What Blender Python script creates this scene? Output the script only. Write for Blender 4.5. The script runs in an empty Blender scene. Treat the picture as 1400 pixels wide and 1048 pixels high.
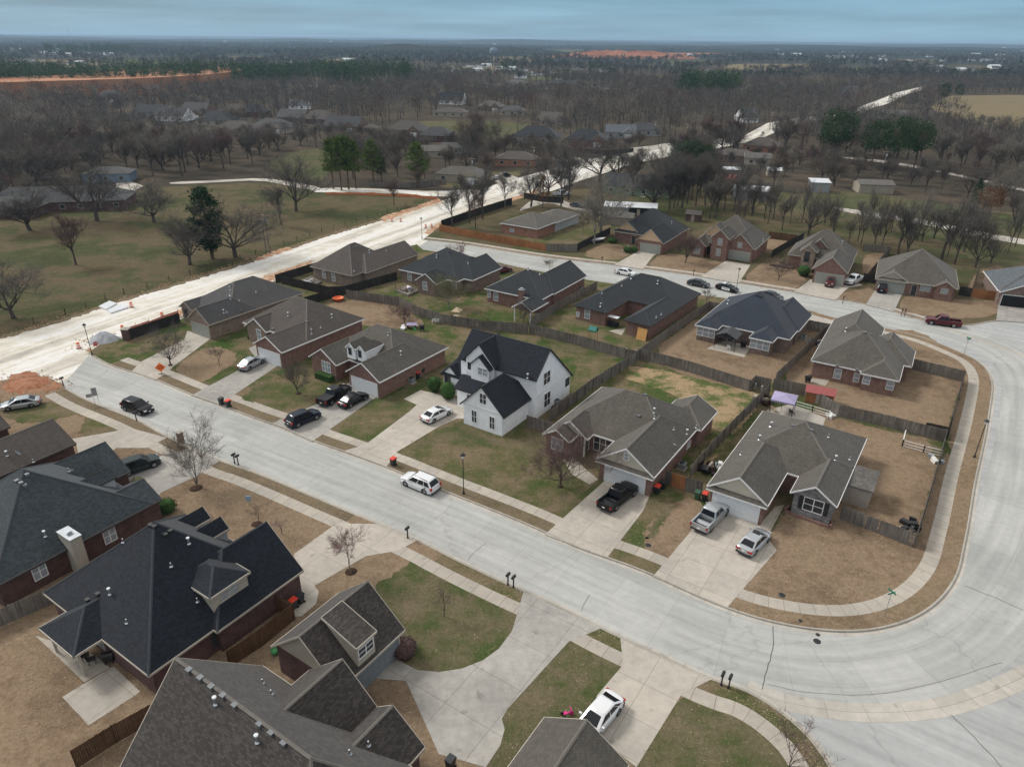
import bpy, bmesh, math, random
from mathutils import Vector, Matrix
from mathutils.geometry import tessellate_polygon
import numpy as np
random.seed(7)
R = math.radians
scene = bpy.context.scene
# ------------------------------------------------------------------ camera (a drone 46 m up)
FPX, ROLL, PITCH, CAMH = 971.0, R(.55), R(25.9), 46.0
cr, sr, cp, sp = math.cos(ROLL), math.sin(ROLL), math.cos(PITCH), math.sin(PITCH)
R0, U0, F0 = Vector((1, 0, 0)), Vector((0, sp, cp)), Vector((0, cp, -sp))
RW, UW = R0*cr+U0*sr, U0*cr-R0*sr
camd = bpy.data.cameras.new('camera'); cam = bpy.data.objects.new('camera', camd)
scene.collection.objects.link(cam)
m = Matrix((RW, UW, -F0)).transposed().to_4x4(); m.translation = (0, 0, CAMH)
cam.matrix_world = m
camd.sensor_width = 36; camd.lens = FPX/1400*36; camd.clip_start = .5; camd.clip_end = 60000
scene.camera = cam
# ------------------------------------------------------------------ overcast sky and a weak, wide sun
SUN_EL, SUN_AZ = R(42), R(-62)
w = bpy.data.worlds.new('World'); scene.world = w; w.use_nodes = True
nt = w.node_tree; N = nt.nodes; L = nt.links; N.clear()
def nd(t, **k):
    n = N.new(t)
    for a, b in k.items(): setattr(n, a, b)
    return n
out = nd('ShaderNodeOutputWorld'); bgd = nd('ShaderNodeBackground'); L.new(bgd.outputs[0], out.inputs[0])
sky = nd('ShaderNodeTexSky', sky_type='NISHITA', sun_disc=False, sun_elevation=SUN_EL, sun_rotation=SUN_AZ)
sky.air_density = 1.3; sky.dust_density = 2.0
tc = nd('ShaderNodeTexCoord'); sx = nd('ShaderNodeSeparateXYZ'); L.new(tc.outputs['Generated'], sx.inputs[0])
# cloud deck: teal-grey at the horizon, brighter and neutral overhead, broken by soft streaks
ramp = nd('ShaderNodeValToRGB'); L.new(sx.outputs[2], ramp.inputs[0])
e = ramp.color_ramp.elements
e[0].position = 0.0; e[0].color = (3.1, 5.0, 6.4, 1); e[1].position = .6; e[1].color = (10.2, 10.0, 9.7, 1)
for p_, c_ in ((.02, (2.95, 4.9, 6.3, 1)), (.06, (2.1, 4.3, 6.1, 1)), (.2, (5.0, 6.1, 7.2, 1))):
    q = e.new(p_); q.color = c_
mp = nd('ShaderNodeMapping'); mp.inputs['Scale'].default_value = (2.2, 2.2, 30); L.new(tc.outputs['Generated'], mp.inputs[0])
no = nd('ShaderNodeTexNoise'); no.inputs['Scale'].default_value = 1.6; no.inputs['Detail'].default_value = 5; L.new(mp.outputs[0], no.inputs['Vector'])
mr = nd('ShaderNodeMapRange'); L.new(no.outputs[0], mr.inputs[0])
for i_, v_ in ((1, .3), (2, .7), (3, .80), (4, 1.22)): mr.inputs[i_].default_value = v_
mul = nd('ShaderNodeMixRGB', blend_type='MULTIPLY'); mul.inputs[0].default_value = 1
L.new(ramp.outputs[0], mul.inputs[1]); L.new(mr.outputs[0], mul.inputs[2])
mx = nd('ShaderNodeMixRGB'); mx.inputs[0].default_value = .88
L.new(sky.outputs[0], mx.inputs[1]); L.new(mul.outputs[0], mx.inputs[2]); L.new(mx.outputs[0], bgd.inputs[0])
bgd.inputs[1].default_value = .066
sund = bpy.data.lights.new('sun', 'SUN'); sund.energy = 1.9; sund.angle = R(14); sund.color = (1, .965, .91)
sun = bpy.data.objects.new('sun', sund); scene.collection.objects.link(sun)
sun.rotation_euler = (R(90)-SUN_EL, 0, math.pi-SUN_AZ)
scene.view_settings.view_transform = 'Standard'; scene.view_settings.look = 'None'
scene.view_settings.gamma = 1; scene.view_settings.exposure = .50
# ------------------------------------------------------------------ survey: where a picture point lies on the ground plane z
def P(px, py, z=0.0):
    x, y = (px-700)/FPX, (524-py)/FPX
    d = F0+RW*x+UW*y
    t = (z-CAMH)/d.z
    return Vector((d.x*t, d.y*t, z))
def ray(px, py):
    return (F0+RW*((px-700)/FPX)+UW*((524-py)/FPX)).normalized()
def pix(p):
    q = Vector(p)-Vector((0, 0, CAMH)); zc = q.dot(F0)
    return (700+q.dot(RW)/zc*FPX, 524-q.dot(UW)/zc*FPX)
def height_at(base, py):
    """height of a thing standing at base whose top is seen at picture row py"""
    lo, hi = 0, 60
    for _ in range(30):
        mid = (lo+hi)/2
        if pix((base.x, base.y, base.z+mid))[1] > py: lo = mid
        else: hi = mid
    return lo
# ------------------------------------------------------------------ materials
MATS = {}
class G:
    def __init__(s, name):
        s.m = bpy.data.materials.new(name); s.m.use_nodes = True
        s.t = s.m.node_tree; s.n = s.t.nodes; s.b = s.n['Principled BSDF']; MATS[name] = s.m
    def new(s, t, **k):
        n = s.n.new(t)
        for a, b in k.items(): setattr(n, a, b)
        return n
    def ln(s, a, b): s.t.links.new(a, b)
    def coord(s, kind='pos'):
        if kind == 'uv': return s.new('ShaderNodeUVMap').outputs[0]
        if kind == 'obj': return s.new('ShaderNodeTexCoord').outputs['Object']
        return s.new('ShaderNodeNewGeometry').outputs['Position']
    def noise(s, co, scale, detail=3, rough=.6, stretch=None):
        if stretch:
            mp = s.new('ShaderNodeMapping'); mp.inputs['Scale'].default_value = stretch; s.ln(co, mp.inputs[0]); co = mp.outputs[0]
        n = s.new('ShaderNodeTexNoise'); n.inputs['Scale'].default_value = scale; n.inputs['Detail'].default_value = detail
        n.inputs['Roughness'].default_value = rough; s.ln(co, n.inputs['Vector']); return n.outputs[0]
    def ramp(s, f, stops):
        r = s.new('ShaderNodeValToRGB'); s.ln(f, r.inputs[0]); e = r.color_ramp.elements
        e[0].position, e[1].position = stops[0][0], stops[-1][0]
        c4 = lambda c: (c, c, c, 1) if isinstance(c, (int, float)) else tuple(c)+(1,)
        e[0].color, e[1].color = c4(stops[0][1]), c4(stops[-1][1])
        for p, c in stops[1:-1]: e.new(p).color = c4(c)
        return r.outputs[0]
    def mix(s, a, b, f, mode='MIX'):
        m = s.new('ShaderNodeMixRGB', blend_type=mode)
        for i, v in ((0, f), (1, a), (2, b)):
            if isinstance(v, (int, float)): m.inputs[i].default_value = v if i == 0 else (v, v, v, 1)
            elif isinstance(v, tuple): m.inputs[i].default_value = v+(1,)
            else: s.ln(v, m.inputs[i])
        return m.outputs[0]
    def col(s, c, rough=.85, metal=0, spec=None):
        if isinstance(c, tuple): s.b.inputs['Base Color'].default_value = c+(1,)
        else: s.ln(c, s.b.inputs['Base Color'])
        s.b.inputs['Roughness'].default_value = rough; s.b.inputs['Metallic'].default_value = metal
        if spec is not None: s.b.inputs['Specular IOR Level'].default_value = spec
        return s.m
    def bump(s, f, strength=.3, dist=.02):
        b = s.new('ShaderNodeBump'); b.inputs['Strength'].default_value = strength; b.inputs['Distance'].default_value = dist
        s.ln(f, b.inputs['Height']); s.ln(b.outputs[0], s.b.inputs['Normal'])
def plain(name, c, rough=.7, metal=0, var=.12, scale=3, coat=0):
    if name in MATS: return MATS[name]
    g = G(name); co = g.coord('obj'); n = g.noise(co, scale, 3)
    f = g.ramp(n, [(.3, 1-var), (.7, 1+var)])
    m = g.col(g.mix(tuple(c), f, 1.0, 'MULTIPLY'), rough, metal)
    if coat: g.b.inputs['Coat Weight'].default_value = coat; g.b.inputs['Coat Roughness'].default_value = .08
    return m
def shingle(name, base, spread=.16, warm=0):
    """laid in rows of tabs, each tab its own tint, faded in broad streaks"""
    g = G(name); uv = g.coord('uv')
    b = g.new('ShaderNodeTexBrick'); g.ln(uv, b.inputs[0]); b.offset = .5; b.offset_frequency = 2
    lo, hi = tuple(c*(1-spread) for c in base), tuple(c*(1+spread*1.3) for c in base)
    b.inputs['Color1'].default_value = lo+(1,); b.inputs['Color2'].default_value = hi+(1,)
    b.inputs['Mortar'].default_value = tuple(c*.4 for c in base)+(1,)
    for k, v in (('Scale', 1), ('Mortar Size', .012), ('Mortar Smooth', .3), ('Bias', -.15), ('Brick Width', .30), ('Row Height', .145)): b.inputs[k].default_value = v
    pos = g.coord(); c = g.mix(b.outputs[0], g.ramp(g.noise(pos, .35, 4), [(.3, .88), (.7, 1.1)]), 1.0, 'MULTIPLY')
    c = g.mix(c, g.ramp(g.noise(pos, 14, 2), [(.3, .86), (.7, 1.14)]), 1.0, 'MULTIPLY')
    c = g.mix(c, g.ramp(g.noise(uv, 1, 3, stretch=(2.2, .12, 1)), [(.3, .9), (.7, 1.07)]), 1.0, 'MULTIPLY')
    g.bump(b.outputs[0], .35, .03)
    g.b.inputs['Sheen Weight'].default_value = .11; g.b.inputs['Sheen Roughness'].default_value = .6
    return g.col(c, .93, spec=.2)
def brick(name, c1, c2, mortar=(.3, .27, .24), bw=.24, rh=.085, var=.25, ms=.012):
    g = G(name); uv = g.coord('uv')
    b = g.new('ShaderNodeTexBrick'); g.ln(uv, b.inputs[0])
    b.inputs['Color1'].default_value = c1+(1,); b.inputs['Color2'].default_value = c2+(1,); b.inputs['Mortar'].default_value = mortar+(1,)
    for k, v in (('Scale', 1), ('Mortar Size', ms), ('Bias', 0), ('Brick Width', bw), ('Row Height', rh)): b.inputs[k].default_value = v
    c = g.mix(b.outputs[0], g.ramp(g.noise(g.coord(), 1.6, 4), [(.3, 1-var), (.7, 1+var)]), 1.0, 'MULTIPLY')
    g.bump(b.outputs[1], .4, .01)
    return g.col(c, .9, spec=.25)
def concrete(name, base, joint=None, road=False, stain=.12, dark=(.16, .155, .15)):
    g = G(name); pos = g.coord()
    n1 = g.noise(pos, .11, 5); n2 = g.noise(pos, 1.3, 5, .65); n3 = g.noise(pos, 18, 2)
    c = g.mix(tuple(base), g.ramp(n1, [(.3, 1-stain), (.7, 1+stain)]), 1.0, 'MULTIPLY')
    c = g.mix(c, g.ramp(n2, [(.28, 1-stain*.9), (.72, 1+stain*.7)]), 1.0, 'MULTIPLY')
    c = g.mix(c, g.ramp(n3, [(.2, .92), (.8, 1.07)]), 1.0, 'MULTIPLY')
    uv = g.coord('uv')
    if road:
        # long tyre-polished bands and drying streaks along the lane
        c = g.mix(c, g.ramp(g.noise(uv, 1.0, 3, stretch=(.05, 1.0, 1)), [(.34, .86), (.66, 1.09)]), 1.0, 'MULTIPLY')
        # hairline cracks
        v = g.new('ShaderNodeTexVoronoi', feature='DISTANCE_TO_EDGE'); v.inputs['Scale'].default_value = .06
        mpn = g.new('ShaderNodeVectorMath', operation='ADD'); g.ln(pos, mpn.inputs[0])
        sc = g.new('ShaderNodeVectorMath', operation='SCALE'); 
        tn = g.new('ShaderNodeTexNoise'); tn.inputs['Scale'].default_value = .5; g.ln(pos, tn.inputs['Vector']); g.ln(tn.outputs[1], sc.inputs[0]); sc.inputs['Scale'].default_value = 2.2
        g.ln(sc.outputs[0], mpn.inputs[1]); g.ln(mpn.outputs[0], v.inputs['Vector'])
        c = g.mix(c, g.ramp(v.outputs[0], [(0, .84), (.002, .88), (.005, 1)]), 1.0, 'MULTIPLY')
    if joint:
        b = g.new('ShaderNodeTexBrick'); g.ln(uv, b.inputs[0]); b.offset = 0
        for k, vv in (('Scale', 1), ('Mortar Size', joint[2]), ('Mortar Smooth', .2), ('Brick Width', joint[0]), ('Row Height', joint[1])): b.inputs[k].default_value = vv
        b.inputs['Color1'].default_value = (.94, .94, .94, 1); b.inputs['Color2'].default_value = (1.05, 1.04, 1.03, 1); b.inputs['Mortar'].default_value = (.66, .64, .62, 1) if road else (.58, .55, .52, 1)
        c = g.mix(c, b.outputs[0], 1.0, 'MULTIPLY')
    if not road:
        c = g.mix(c, g.ramp(g.noise(pos, .75, 3, .5), [(.27, .72), (.36, 1.0), (1, 1)]), 1.0, 'MULTIPLY')
    g.bump(n3, .15, .01)
    return g.col(c, .9, spec=.25)
def grass(name, stops, scale=.14, fine=(.7, 1.3), mott=.5, tuft=9):
    g = G(name); pos = g.coord()
    n1 = g.noise(pos, scale, 6, .62); n2 = g.noise(pos, mott, 5, .7)
    f = g.mix(n1, n2, .4)
    c = g.ramp(f, stops)
    c = g.mix(c, g.ramp(g.noise(pos, 2.6, 5, .75), [(.3, .76), (.7, 1.25)]), 1.0, 'MULTIPLY')
    c = g.mix(c, g.ramp(g.noise(pos, tuft, 3, .8), [(.3, fine[0]), (.7, fine[1])]), 1.0, 'MULTIPLY')
    g.bump(g.noise(pos, tuft, 3), .6, .05)
    return g.col(c, 1.0, spec=.05)
shingle('taupe', (.098, .088, .075)); shingle('brown', (.082, .069, .060)); shingle('grey', (.072, .070, .070), .1)
shingle('slate', (.022, .026, .031)); shingle('navy', (.026, .034, .050), .14); shingle('black', (.011, .015, .023), .38)
shingle('tealgrey', (.042, .053, .060), .25); shingle('mottled', (.060, .052, .047), .34); shingle('bluegrey', (.10, .115, .13), .25)
shingle('old_shingle', (.115, .105, .095), .3); shingle('dark_shingle', (.05, .05, .055), .3)
brick('red', (.21, .068, .042), (.13, .042, .030)); brick('redtan', (.16, .088, .064), (.10, .055, .043)); brick('tan', (.24, .165, .115), (.15, .10, .075))
brick('wine', (.105, .037, .035), (.065, .026, .026), (.16, .13, .12)); brick('darkbrick', (.10, .043, .032), (.065, .03, .026), (.13, .10, .09)); brick('orange', (.36, .13, .06), (.28, .10, .05))
brick('stone', (.26, .25, .25), (.12, .115, .12), (.2, .19, .18), .55, .28, .3, .03); brick('stonetan', (.36, .27, .2), (.2, .15, .12), (.3, .27, .23), .5, .25, .3, .03)
def siding(name, c):
    g = G(name); uv = g.coord('uv'); sxyz = g.new('ShaderNodeSeparateXYZ'); g.ln(uv, sxyz.inputs[0])
    w_ = g.new('ShaderNodeMath', operation='FRACT'); m_ = g.new('ShaderNodeMath', operation='MULTIPLY'); g.ln(sxyz.outputs[1], m_.inputs[0]); m_.inputs[1].default_value = 5.5
    g.ln(m_.outputs[0], w_.inputs[0]); f = g.ramp(w_.outputs[0], [(0, .62), (.1, 1), (1, 1)])
    c2 = g.mix(tuple(c), f, 1.0, 'MULTIPLY'); c2 = g.mix(c2, g.ramp(g.noise(g.coord(), 1.2, 4), [(.3, .92), (.7, 1.06)]), 1.0, 'MULTIPLY')
    g.bump(w_.outputs[0], .3, .01); return g.col(c2, .75)
siding('white', (.88, .90, .93)); siding('cream', (.50, .46, .38)); siding('creamwall', (.40, .37, .31)); siding('peach', (.60, .42, .27))
siding('palewall', (.42, .44, .46)); siding('taupewall', (.36, .32, .28)); siding('green_siding', (.22, .30, .20)); siding('tan_siding', (.33, .29, .23)); siding('grey_siding', (.3, .31, .32)); siding('blue_siding', (.16, .22, .29))
plain('trim_white', (.74, .74, .73), .6); plain('trim_black', (.02, .02, .022), .6); plain('trim_tan', (.34, .29, .24), .7); plain('trim_dark', (.055, .045, .04), .7); plain('trim_cream', (.42, .38, .32), .7)
plain('door_white', (.72, .74, .76), .5, var=.04); plain('door_tan', (.30, .31, .28), .55, var=.05); plain('door_grey', (.18, .20, .22), .55, var=.05)
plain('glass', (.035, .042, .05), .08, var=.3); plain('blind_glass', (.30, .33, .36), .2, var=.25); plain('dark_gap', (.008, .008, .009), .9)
plain('metal_white', (.62, .64, .66), .35); plain('metal_grey', (.34, .36, .38), .4, .6); plain('roof_vent_grey', (.16, .17, .18), .5, .3); plain('black_iron', (.012, .012, .014), .5); plain('galv', (.5, .53, .56), .35, .7)
plain('ridge_light', (.135, .122, .107), .95); plain('ridge_dark', (.036, .041, .048), .95)
plain('wood_new', (.36, .17, .055), .8, var=.3, scale=1.5); plain('wood_pale', (.46, .36, .24), .8, var=.2)
plain('rubber', (.012, .012, .013), .85); plain('bin_black', (.02, .022, .026), .5); plain('bin_red', (.62, .05, .025), .5); plain('bin_green', (.03, .09, .05), .5)
plain('orange_plastic', (.75, .14, .03), .5); plain('sign_green', (.01, .16, .09), .4); plain('sign_white', (.8, .8, .8), .4); plain('sign_red', (.45, .02, .02), .4); plain('sign_orange', (.9, .17, .02), .45); plain('sign_back', (.28, .29, .30), .4, .3)
plain('lamp_glass', (.7, .7, .66), .2); plain('purple_cloth', (.33, .29, .45), .8); plain('red_roof', (.30, .075, .07), .6); plain('plastic_white', (.75, .75, .73), .5); plain('teal_cloth', (.03, .17, .14), .7); plain('toy_green', (.05, .25, .08), .5); plain('toy_pink', (.65, .03, .22), .5)
def fence_mat(name, a, b_):
    g = G(name); uv = g.coord('uv'); n = g.noise(uv, 1.0, 2, stretch=(7.5, .25, 1)); n2 = g.noise(g.coord(), .5, 4)
    c = g.ramp(n, [(.3, a), (.7, b_)]); c = g.mix(c, g.ramp(n2, [(.3, .75), (.7, 1.25)]), 1.0, 'MULTIPLY')
    return g.col(c, .95, spec=.1)
fence_mat('fence_grey', (.085, .076, .068), (.24, .215, .19)); fence_mat('fence_dark', (.022, .020, .019), (.05, .045, .042)); fence_mat('fence_brown', (.08, .048, .028), (.14, .085, .05)); fence_mat('fence_orange', (.25, .105, .045), (.36, .17, .08))
fence_mat('bark', (.060, .050, .043), (.11, .094, .082)); fence_mat('bark_pale', (.17, .15, .135), (.26, .235, .21)); fence_mat('bark_pine', (.10, .062, .045), (.15, .10, .075))
plain('twig_grey', (.105, .094, .084), .95, var=.25, scale=.3); plain('twig_brown', (.112, .090, .072), .95, var=.25, scale=.3); plain('twig_red', (.115, .070, .064), .95, var=.25, scale=.4); plain('twig_pale', (.19, .17, .14), .95, var=.2, scale=.4); plain('twig_pink', (.24, .155, .145), .95, var=.2, scale=.5)
def leafmat(name, a, b_):
    g = G(name); n = g.noise(g.coord(), .9, 3); c = g.ramp(n, [(.3, a), (.7, b_)]); c = g.mix(c, g.ramp(g.noise(g.coord(), 5, 2), [(.3, .7), (.7, 1.3)]), 1.0, 'MULTIPLY')
    return g.col(c, .9, spec=.15)
leafmat('needles', (.018, .044, .016), (.042, .084, .028)); leafmat('needles_light', (.055, .09, .018), (.11, .155, .035)); leafmat('needles_dark', (.012, .034, .015), (.027, .060, .023)); leafmat('leaf_green', (.022, .055, .014), (.05, .10, .028)); leafmat('leaf_rust', (.11, .05, .025), (.16, .08, .04)); leafmat('leaf_willow', (.12, .12, .055), (.17, .16, .085))
leafmat('mulch', (.03, .018, .012), (.06, .035, .022))
# ground covers
concrete('road_concrete', (.385, .388, .372), (5.2, 4.6, .014), True, .09)
concrete('road_plain', (.365, .37, .362), None, True, .08)
concrete('gutter_concrete', (.43, .40, .355), (3.0, 9, .02), False, .15)
concrete('walk_concrete', (.39, .355, .305), (1.5, 5, .03), False, .13)
concrete('drive_concrete', (.42, .385, .335), (3.3, 3.3, .022), False, .15)
concrete('drive_grey', (.34, .325, .30), (4.2, 4.2, .022), False, .2)
concrete('kerb_concrete', (.37, .345, .305), (3.0, 5, .02), False, .15)
grass('lawn_brown', [(.32, (.115, .082, .054)), (.44, (.175, .125, .083)), (.53, (.235, .172, .115)), (.60, (.19, .142, .092)), (.68, (.25, .19, .13)), (.8, (.13, .11, .065))], .11, (.78, 1.22), .8)
grass('lawn_mixed', [(.38, (.042, .078, .018)), (.46, (.072, .085, .032)), (.52, (.13, .108, .062)), (.66, (.19, .142, .09))], .16, (.75, 1.25))
grass('lawn_green', [(.30, (.040, .072, .018)), (.42, (.064, .080, .030)), (.50, (.105, .095, .052)), (.62, (.15, .12, .078))], .2, (.7, 1.3))
grass('lawn_olive', [(.36, (.05, .078, .022)), (.46, (.09, .092, .04)), (.55, (.145, .115, .07)), (.68, (.19, .145, .095))], .18, (.76, 1.24))
grass('yard_patchy', [(.36, (.06, .10, .025)), (.46, (.09, .11, .04)), (.53, (.30, .22, .13)), (.72, (.34, .25, .155))], .17, (.75, 1.25))
grass('verge_brown', [(.3, (.11, .092, .056)), (.5, (.16, .125, .082)), (.7, (.21, .16, .11))], .3, (.75, 1.25))
grass('pasture', [(.3, (.105, .078, .050)), (.40, (.052, .060, .026)), (.47, (.074, .076, .036)), (.53, (.118, .090, .056)), (.60, (.082, .082, .040)), (.72, (.145, .105, .07))], .035, (.78, 1.22), .16, 3)
grass('field_green', [(.3, (.050, .066, .028)), (.45, (.070, .080, .036)), (.56, (.105, .095, .054)), (.68, (.135, .105, .066))], .03, (.85, 1.15), .2, 4)
grass('field_tan', [(.3, (.15, .13, .075)), (.5, (.19, .15, .09)), (.7, (.165, .145, .075))], .01, (.9, 1.1), .08, 3)
grass('woods_floor', [(.3, (.04, .036, .028)), (.5, (.062, .052, .040)), (.6, (.10, .078, .055)), (.75, (.06, .066, .032))], .02, (.8, 1.2), .12, 2)
grass('far_land', [(.3, (.022, .028, .026)), (.48, (.036, .038, .034)), (.6, (.052, .054, .042)), (.72, (.10, .105, .06))], .0022, (.9, 1.1), .012, .2)
def gravel(name, stops, s1, stretch):
    g = G(name); uv = g.coord('uv'); pos = g.coord()
    n = g.noise(uv, s1, 6, .65, stretch=stretch); n2 = g.noise(pos, .35, 6, .7)
    c = g.ramp(g.mix(n, n2, .25), stops); c = g.mix(c, g.ramp(g.noise(pos, 1.5, 4, .8), [(.3, .93), (.7, 1.06)]), 1.0, 'MULTIPLY')
    g.bump(g.noise(pos, 4, 4), .4, .06); return g.col(c, .95, spec=.1)
gravel('gravel_road', [(.34, (.28, .27, .25)), (.42, (.44, .41, .36)), (.49, (.60, .56, .48)), (.56, (.70, .69, .67)), (.66, (.56, .49, .39))], .45, (.03, .5, 1))
gravel('soil_red', [(.36, (.27, .12, .06)), (.48, (.40, .23, .14)), (.56, (.50, .38, .27)), (.68, (.36, .17, .09))], .5, (1, 1, 1))
gravel('soil_red_deep', [(.32, (.17, .065, .035)), (.46, (.27, .11, .06)), (.56, (.34, .18, .11)), (.68, (.22, .08, .045))], .5, (1, 1, 1))
gravel('gravel_grey', [(.3, (.30, .31, .33)), (.7, (.45, .46, .48))], 1, (1, 1, 1)); gravel('bare_tan', [(.3, (.36, .28, .18)), (.7, (.46, .37, .26))], .6, (1, 1, 1))
# ------------------------------------------------------------------ mesh helpers
COL = scene.collection
def mat(x): return MATS[x] if isinstance(x, str) else x
class MB:
    def __init__(s): s.v = []; s.f = []; s.mi = []; s.mats = []; s.sm = []
    def slot(s, m):
        m = mat(m)
        if m not in s.mats: s.mats.append(m)
        return s.mats.index(m)
    def poly(s, pts, m=None, smooth=False):
        n = len(s.v); s.v += [tuple(p) for p in pts]; s.f.append(tuple(range(n, n+len(pts)))); s.mi.append(s.slot(m) if m is not None else 0); s.sm.append(smooth)
    def raw(s, vs, fs, m=None, smooth=False):
        n = len(s.v); s.v += [tuple(p) for p in vs]; i = s.slot(m) if m is not None else 0
        for f in fs: s.f.append(tuple(n+k for k in f)); s.mi.append(i); s.sm.append(smooth)
    def box(s, x0, x1, y0, y1, z0, z1, m=None, rot=0, c=(0, 0)):
        vs = [(x, y, z) for z in (z0, z1) for y in (y0, y1) for x in (x0, x1)]
        if rot or c != (0, 0):
            a, b = math.cos(rot), math.sin(rot); vs = [(c[0]+x*a-y*b, c[1]+x*b+y*a, z) for x, y, z in vs]
        s.raw(vs, [(0, 2, 3, 1), (4, 5, 7, 6), (0, 1, 5, 4), (2, 6, 7, 3), (0, 4, 6, 2), (1, 3, 7, 5)], m)
    def tube(s, a, b, r0, r1=None, n=8, m=None, cap=True, smooth=True):
        a, b = Vector(a), Vector(b); r1 = r0 if r1 is None else r1; d = (b-a).normalized()
        u = d.cross(Vector((0, 0, 1)) if abs(d.z) < .9 else Vector((1, 0, 0))).normalized(); w_ = d.cross(u)
        vs = []
        for q, r in ((a, r0), (b, r1)):
            for k in range(n):
                t = 2*math.pi*k/n; vs.append(q+(u*math.cos(t)+w_*math.sin(t))*r)
        fs = [(k, (k+1) % n, n+(k+1) % n, n+k) for k in range(n)]
        s.raw(vs, fs, m, smooth)
        if cap: s.poly(vs[:n][::-1], m); s.poly(vs[n:], m)
    def lathe(s, prof, n=12, m=None, c=(0, 0, 0), smooth=True):
        vs = []; fs = []
        for r, z in prof:
            for k in range(n): t = 2*math.pi*k/n; vs.append((c[0]+r*math.cos(t), c[1]+r*math.sin(t), c[2]+z))
        for j in range(len(prof)-1):
            for k in range(n): fs.append((j*n+k, j*n+(k+1) % n, (j+1)*n+(k+1) % n, (j+1)*n+k))
        s.raw(vs, fs, m, smooth)
    def prism(s, pts, z0, z1, m=None, ms=None):
        """outline with a top and skirt"""
        ms = ms or m
        tri = tessellate_polygon([[Vector((p[0], p[1], 0)) for p in pts]])
        n = len(pts); s.raw([(p[0], p[1], z1) for p in pts], [t if area2(pts, t) > 0 else t[::-1] for t in tri], m)
        if z0 is not None:
            for i in range(n):
                a, b = pts[i], pts[(i+1) % n]; s.poly([(a[0], a[1], z0), (b[0], b[1], z0), (b[0], b[1], z1), (a[0], a[1], z1)], ms)
    def build(s, name, m=None, parent=None, uvs=None, smooth=False):
        me = bpy.data.meshes.new(name); me.from_pydata(s.v, [], s.f)
        for x in (s.mats or [mat(m)]): me.materials.append(x)
        if s.mats: me.polygons.foreach_set('material_index', s.mi)
        if smooth: me.polygons.foreach_set('use_smooth', [True]*len(s.f))
        elif any(s.sm): me.polygons.foreach_set('use_smooth', s.sm)
        if uvs is not False:
            ul = me.uv_layers.new(name='UVMap'); arr = []
            for f in s.f:
                p0, p1, p2 = (Vector(s.v[f[0]]), Vector(s.v[f[1]]), Vector(s.v[f[2]]))
                nn = (p1-p0).cross(p2-p0)
                if nn.length < 1e-9 or abs(nn.normalized().z) > .985:
                    if uvs: arr += [c for i in f for c in uvs(s.v[i])]
                    else: arr += [c for i in f for c in (s.v[i][0], s.v[i][1])]
                    continue
                nn.normalize(); h = Vector((-nn.y, nn.x, 0)).normalized(); t = nn.cross(h)
                for i in f: q = Vector(s.v[i]); arr += [q.dot(h), q.dot(t)]
            ul.data.foreach_set('uv', arr)
        o = bpy.data.objects.new(name, me); COL.objects.link(o)
        if parent: o.parent = parent
        me.update(); return o
def area2(pts, t):
    a, b, c = (pts[i] for i in t); return (b[0]-a[0])*(c[1]-a[1])-(b[1]-a[1])*(c[0]-a[0])
def tag(o, label, cat, group=None):
    o['label'] = label; o['category'] = cat
    if group: o['group'] = group
    return o
def thing(name, label, cat, loc=(0, 0, 0), rz=0, group=None):
    o = bpy.data.objects.new(name, None); o.empty_display_size = .3; COL.objects.link(o); o.location = loc; o.rotation_euler = (0, 0, rz)
    return tag(o, label, cat, group)
def struct(o, kind='structure'): o['kind'] = kind; return o
def children(o): return [c for c in KIDS.get(o.name, [])]
def dup(root, loc, rz=0, label=None, group=None, s=1, kids=None):
    r = root.copy(); COL.objects.link(r); r.location = loc; r.rotation_euler = (0, 0, rz); r.scale = (s, s, s) if not isinstance(s, tuple) else s
    if label: r['label'] = label
    if group: r['group'] = group
    for c in (kids if kids is not None else root.children):
        d = c.copy(); COL.objects.link(d); d.parent = r
        for g in c.children:
            e_ = g.copy(); COL.objects.link(e_); e_.parent = d
    return r
# ------------------------------------------------------------------ ground, roads, kerbs, lawns
ZR, ZG = -.115, -.12           # road top and open ground; the kerbed blocks stand 12 cm higher
def W2(pts, z=0): return [(P(*q, z).x, P(*q, z).y) for q in pts]
def smooth(pl, n=2, closed=False):
    for _ in range(n):
        o = []
        k = len(pl)
        for i in range(k if closed else k-1):
            a, b = pl[i], pl[(i+1) % k]
            o += [(a[0]*.75+b[0]*.25, a[1]*.75+b[1]*.25), (a[0]*.25+b[0]*.75, a[1]*.25+b[1]*.75)]
        pl = o if closed else [pl[0]]+o+[pl[-1]]
    return pl
def offset(pl, d):
    o = []
    for i in range(len(pl)):
        a = pl[max(i-1, 0)]; b = pl[min(i+1, len(pl)-1)]
        t = Vector((b[0]-a[0], b[1]-a[1])).normalized(); o.append((pl[i][0]-t.y*d, pl[i][1]+t.x*d))
    return o
def clean(pl, md=.25):
    o = [pl[0]]
    for q in pl[1:]:
        if math.hypot(q[0]-o[-1][0], q[1]-o[-1][1]) > md: o.append(q)
    return o
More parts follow.
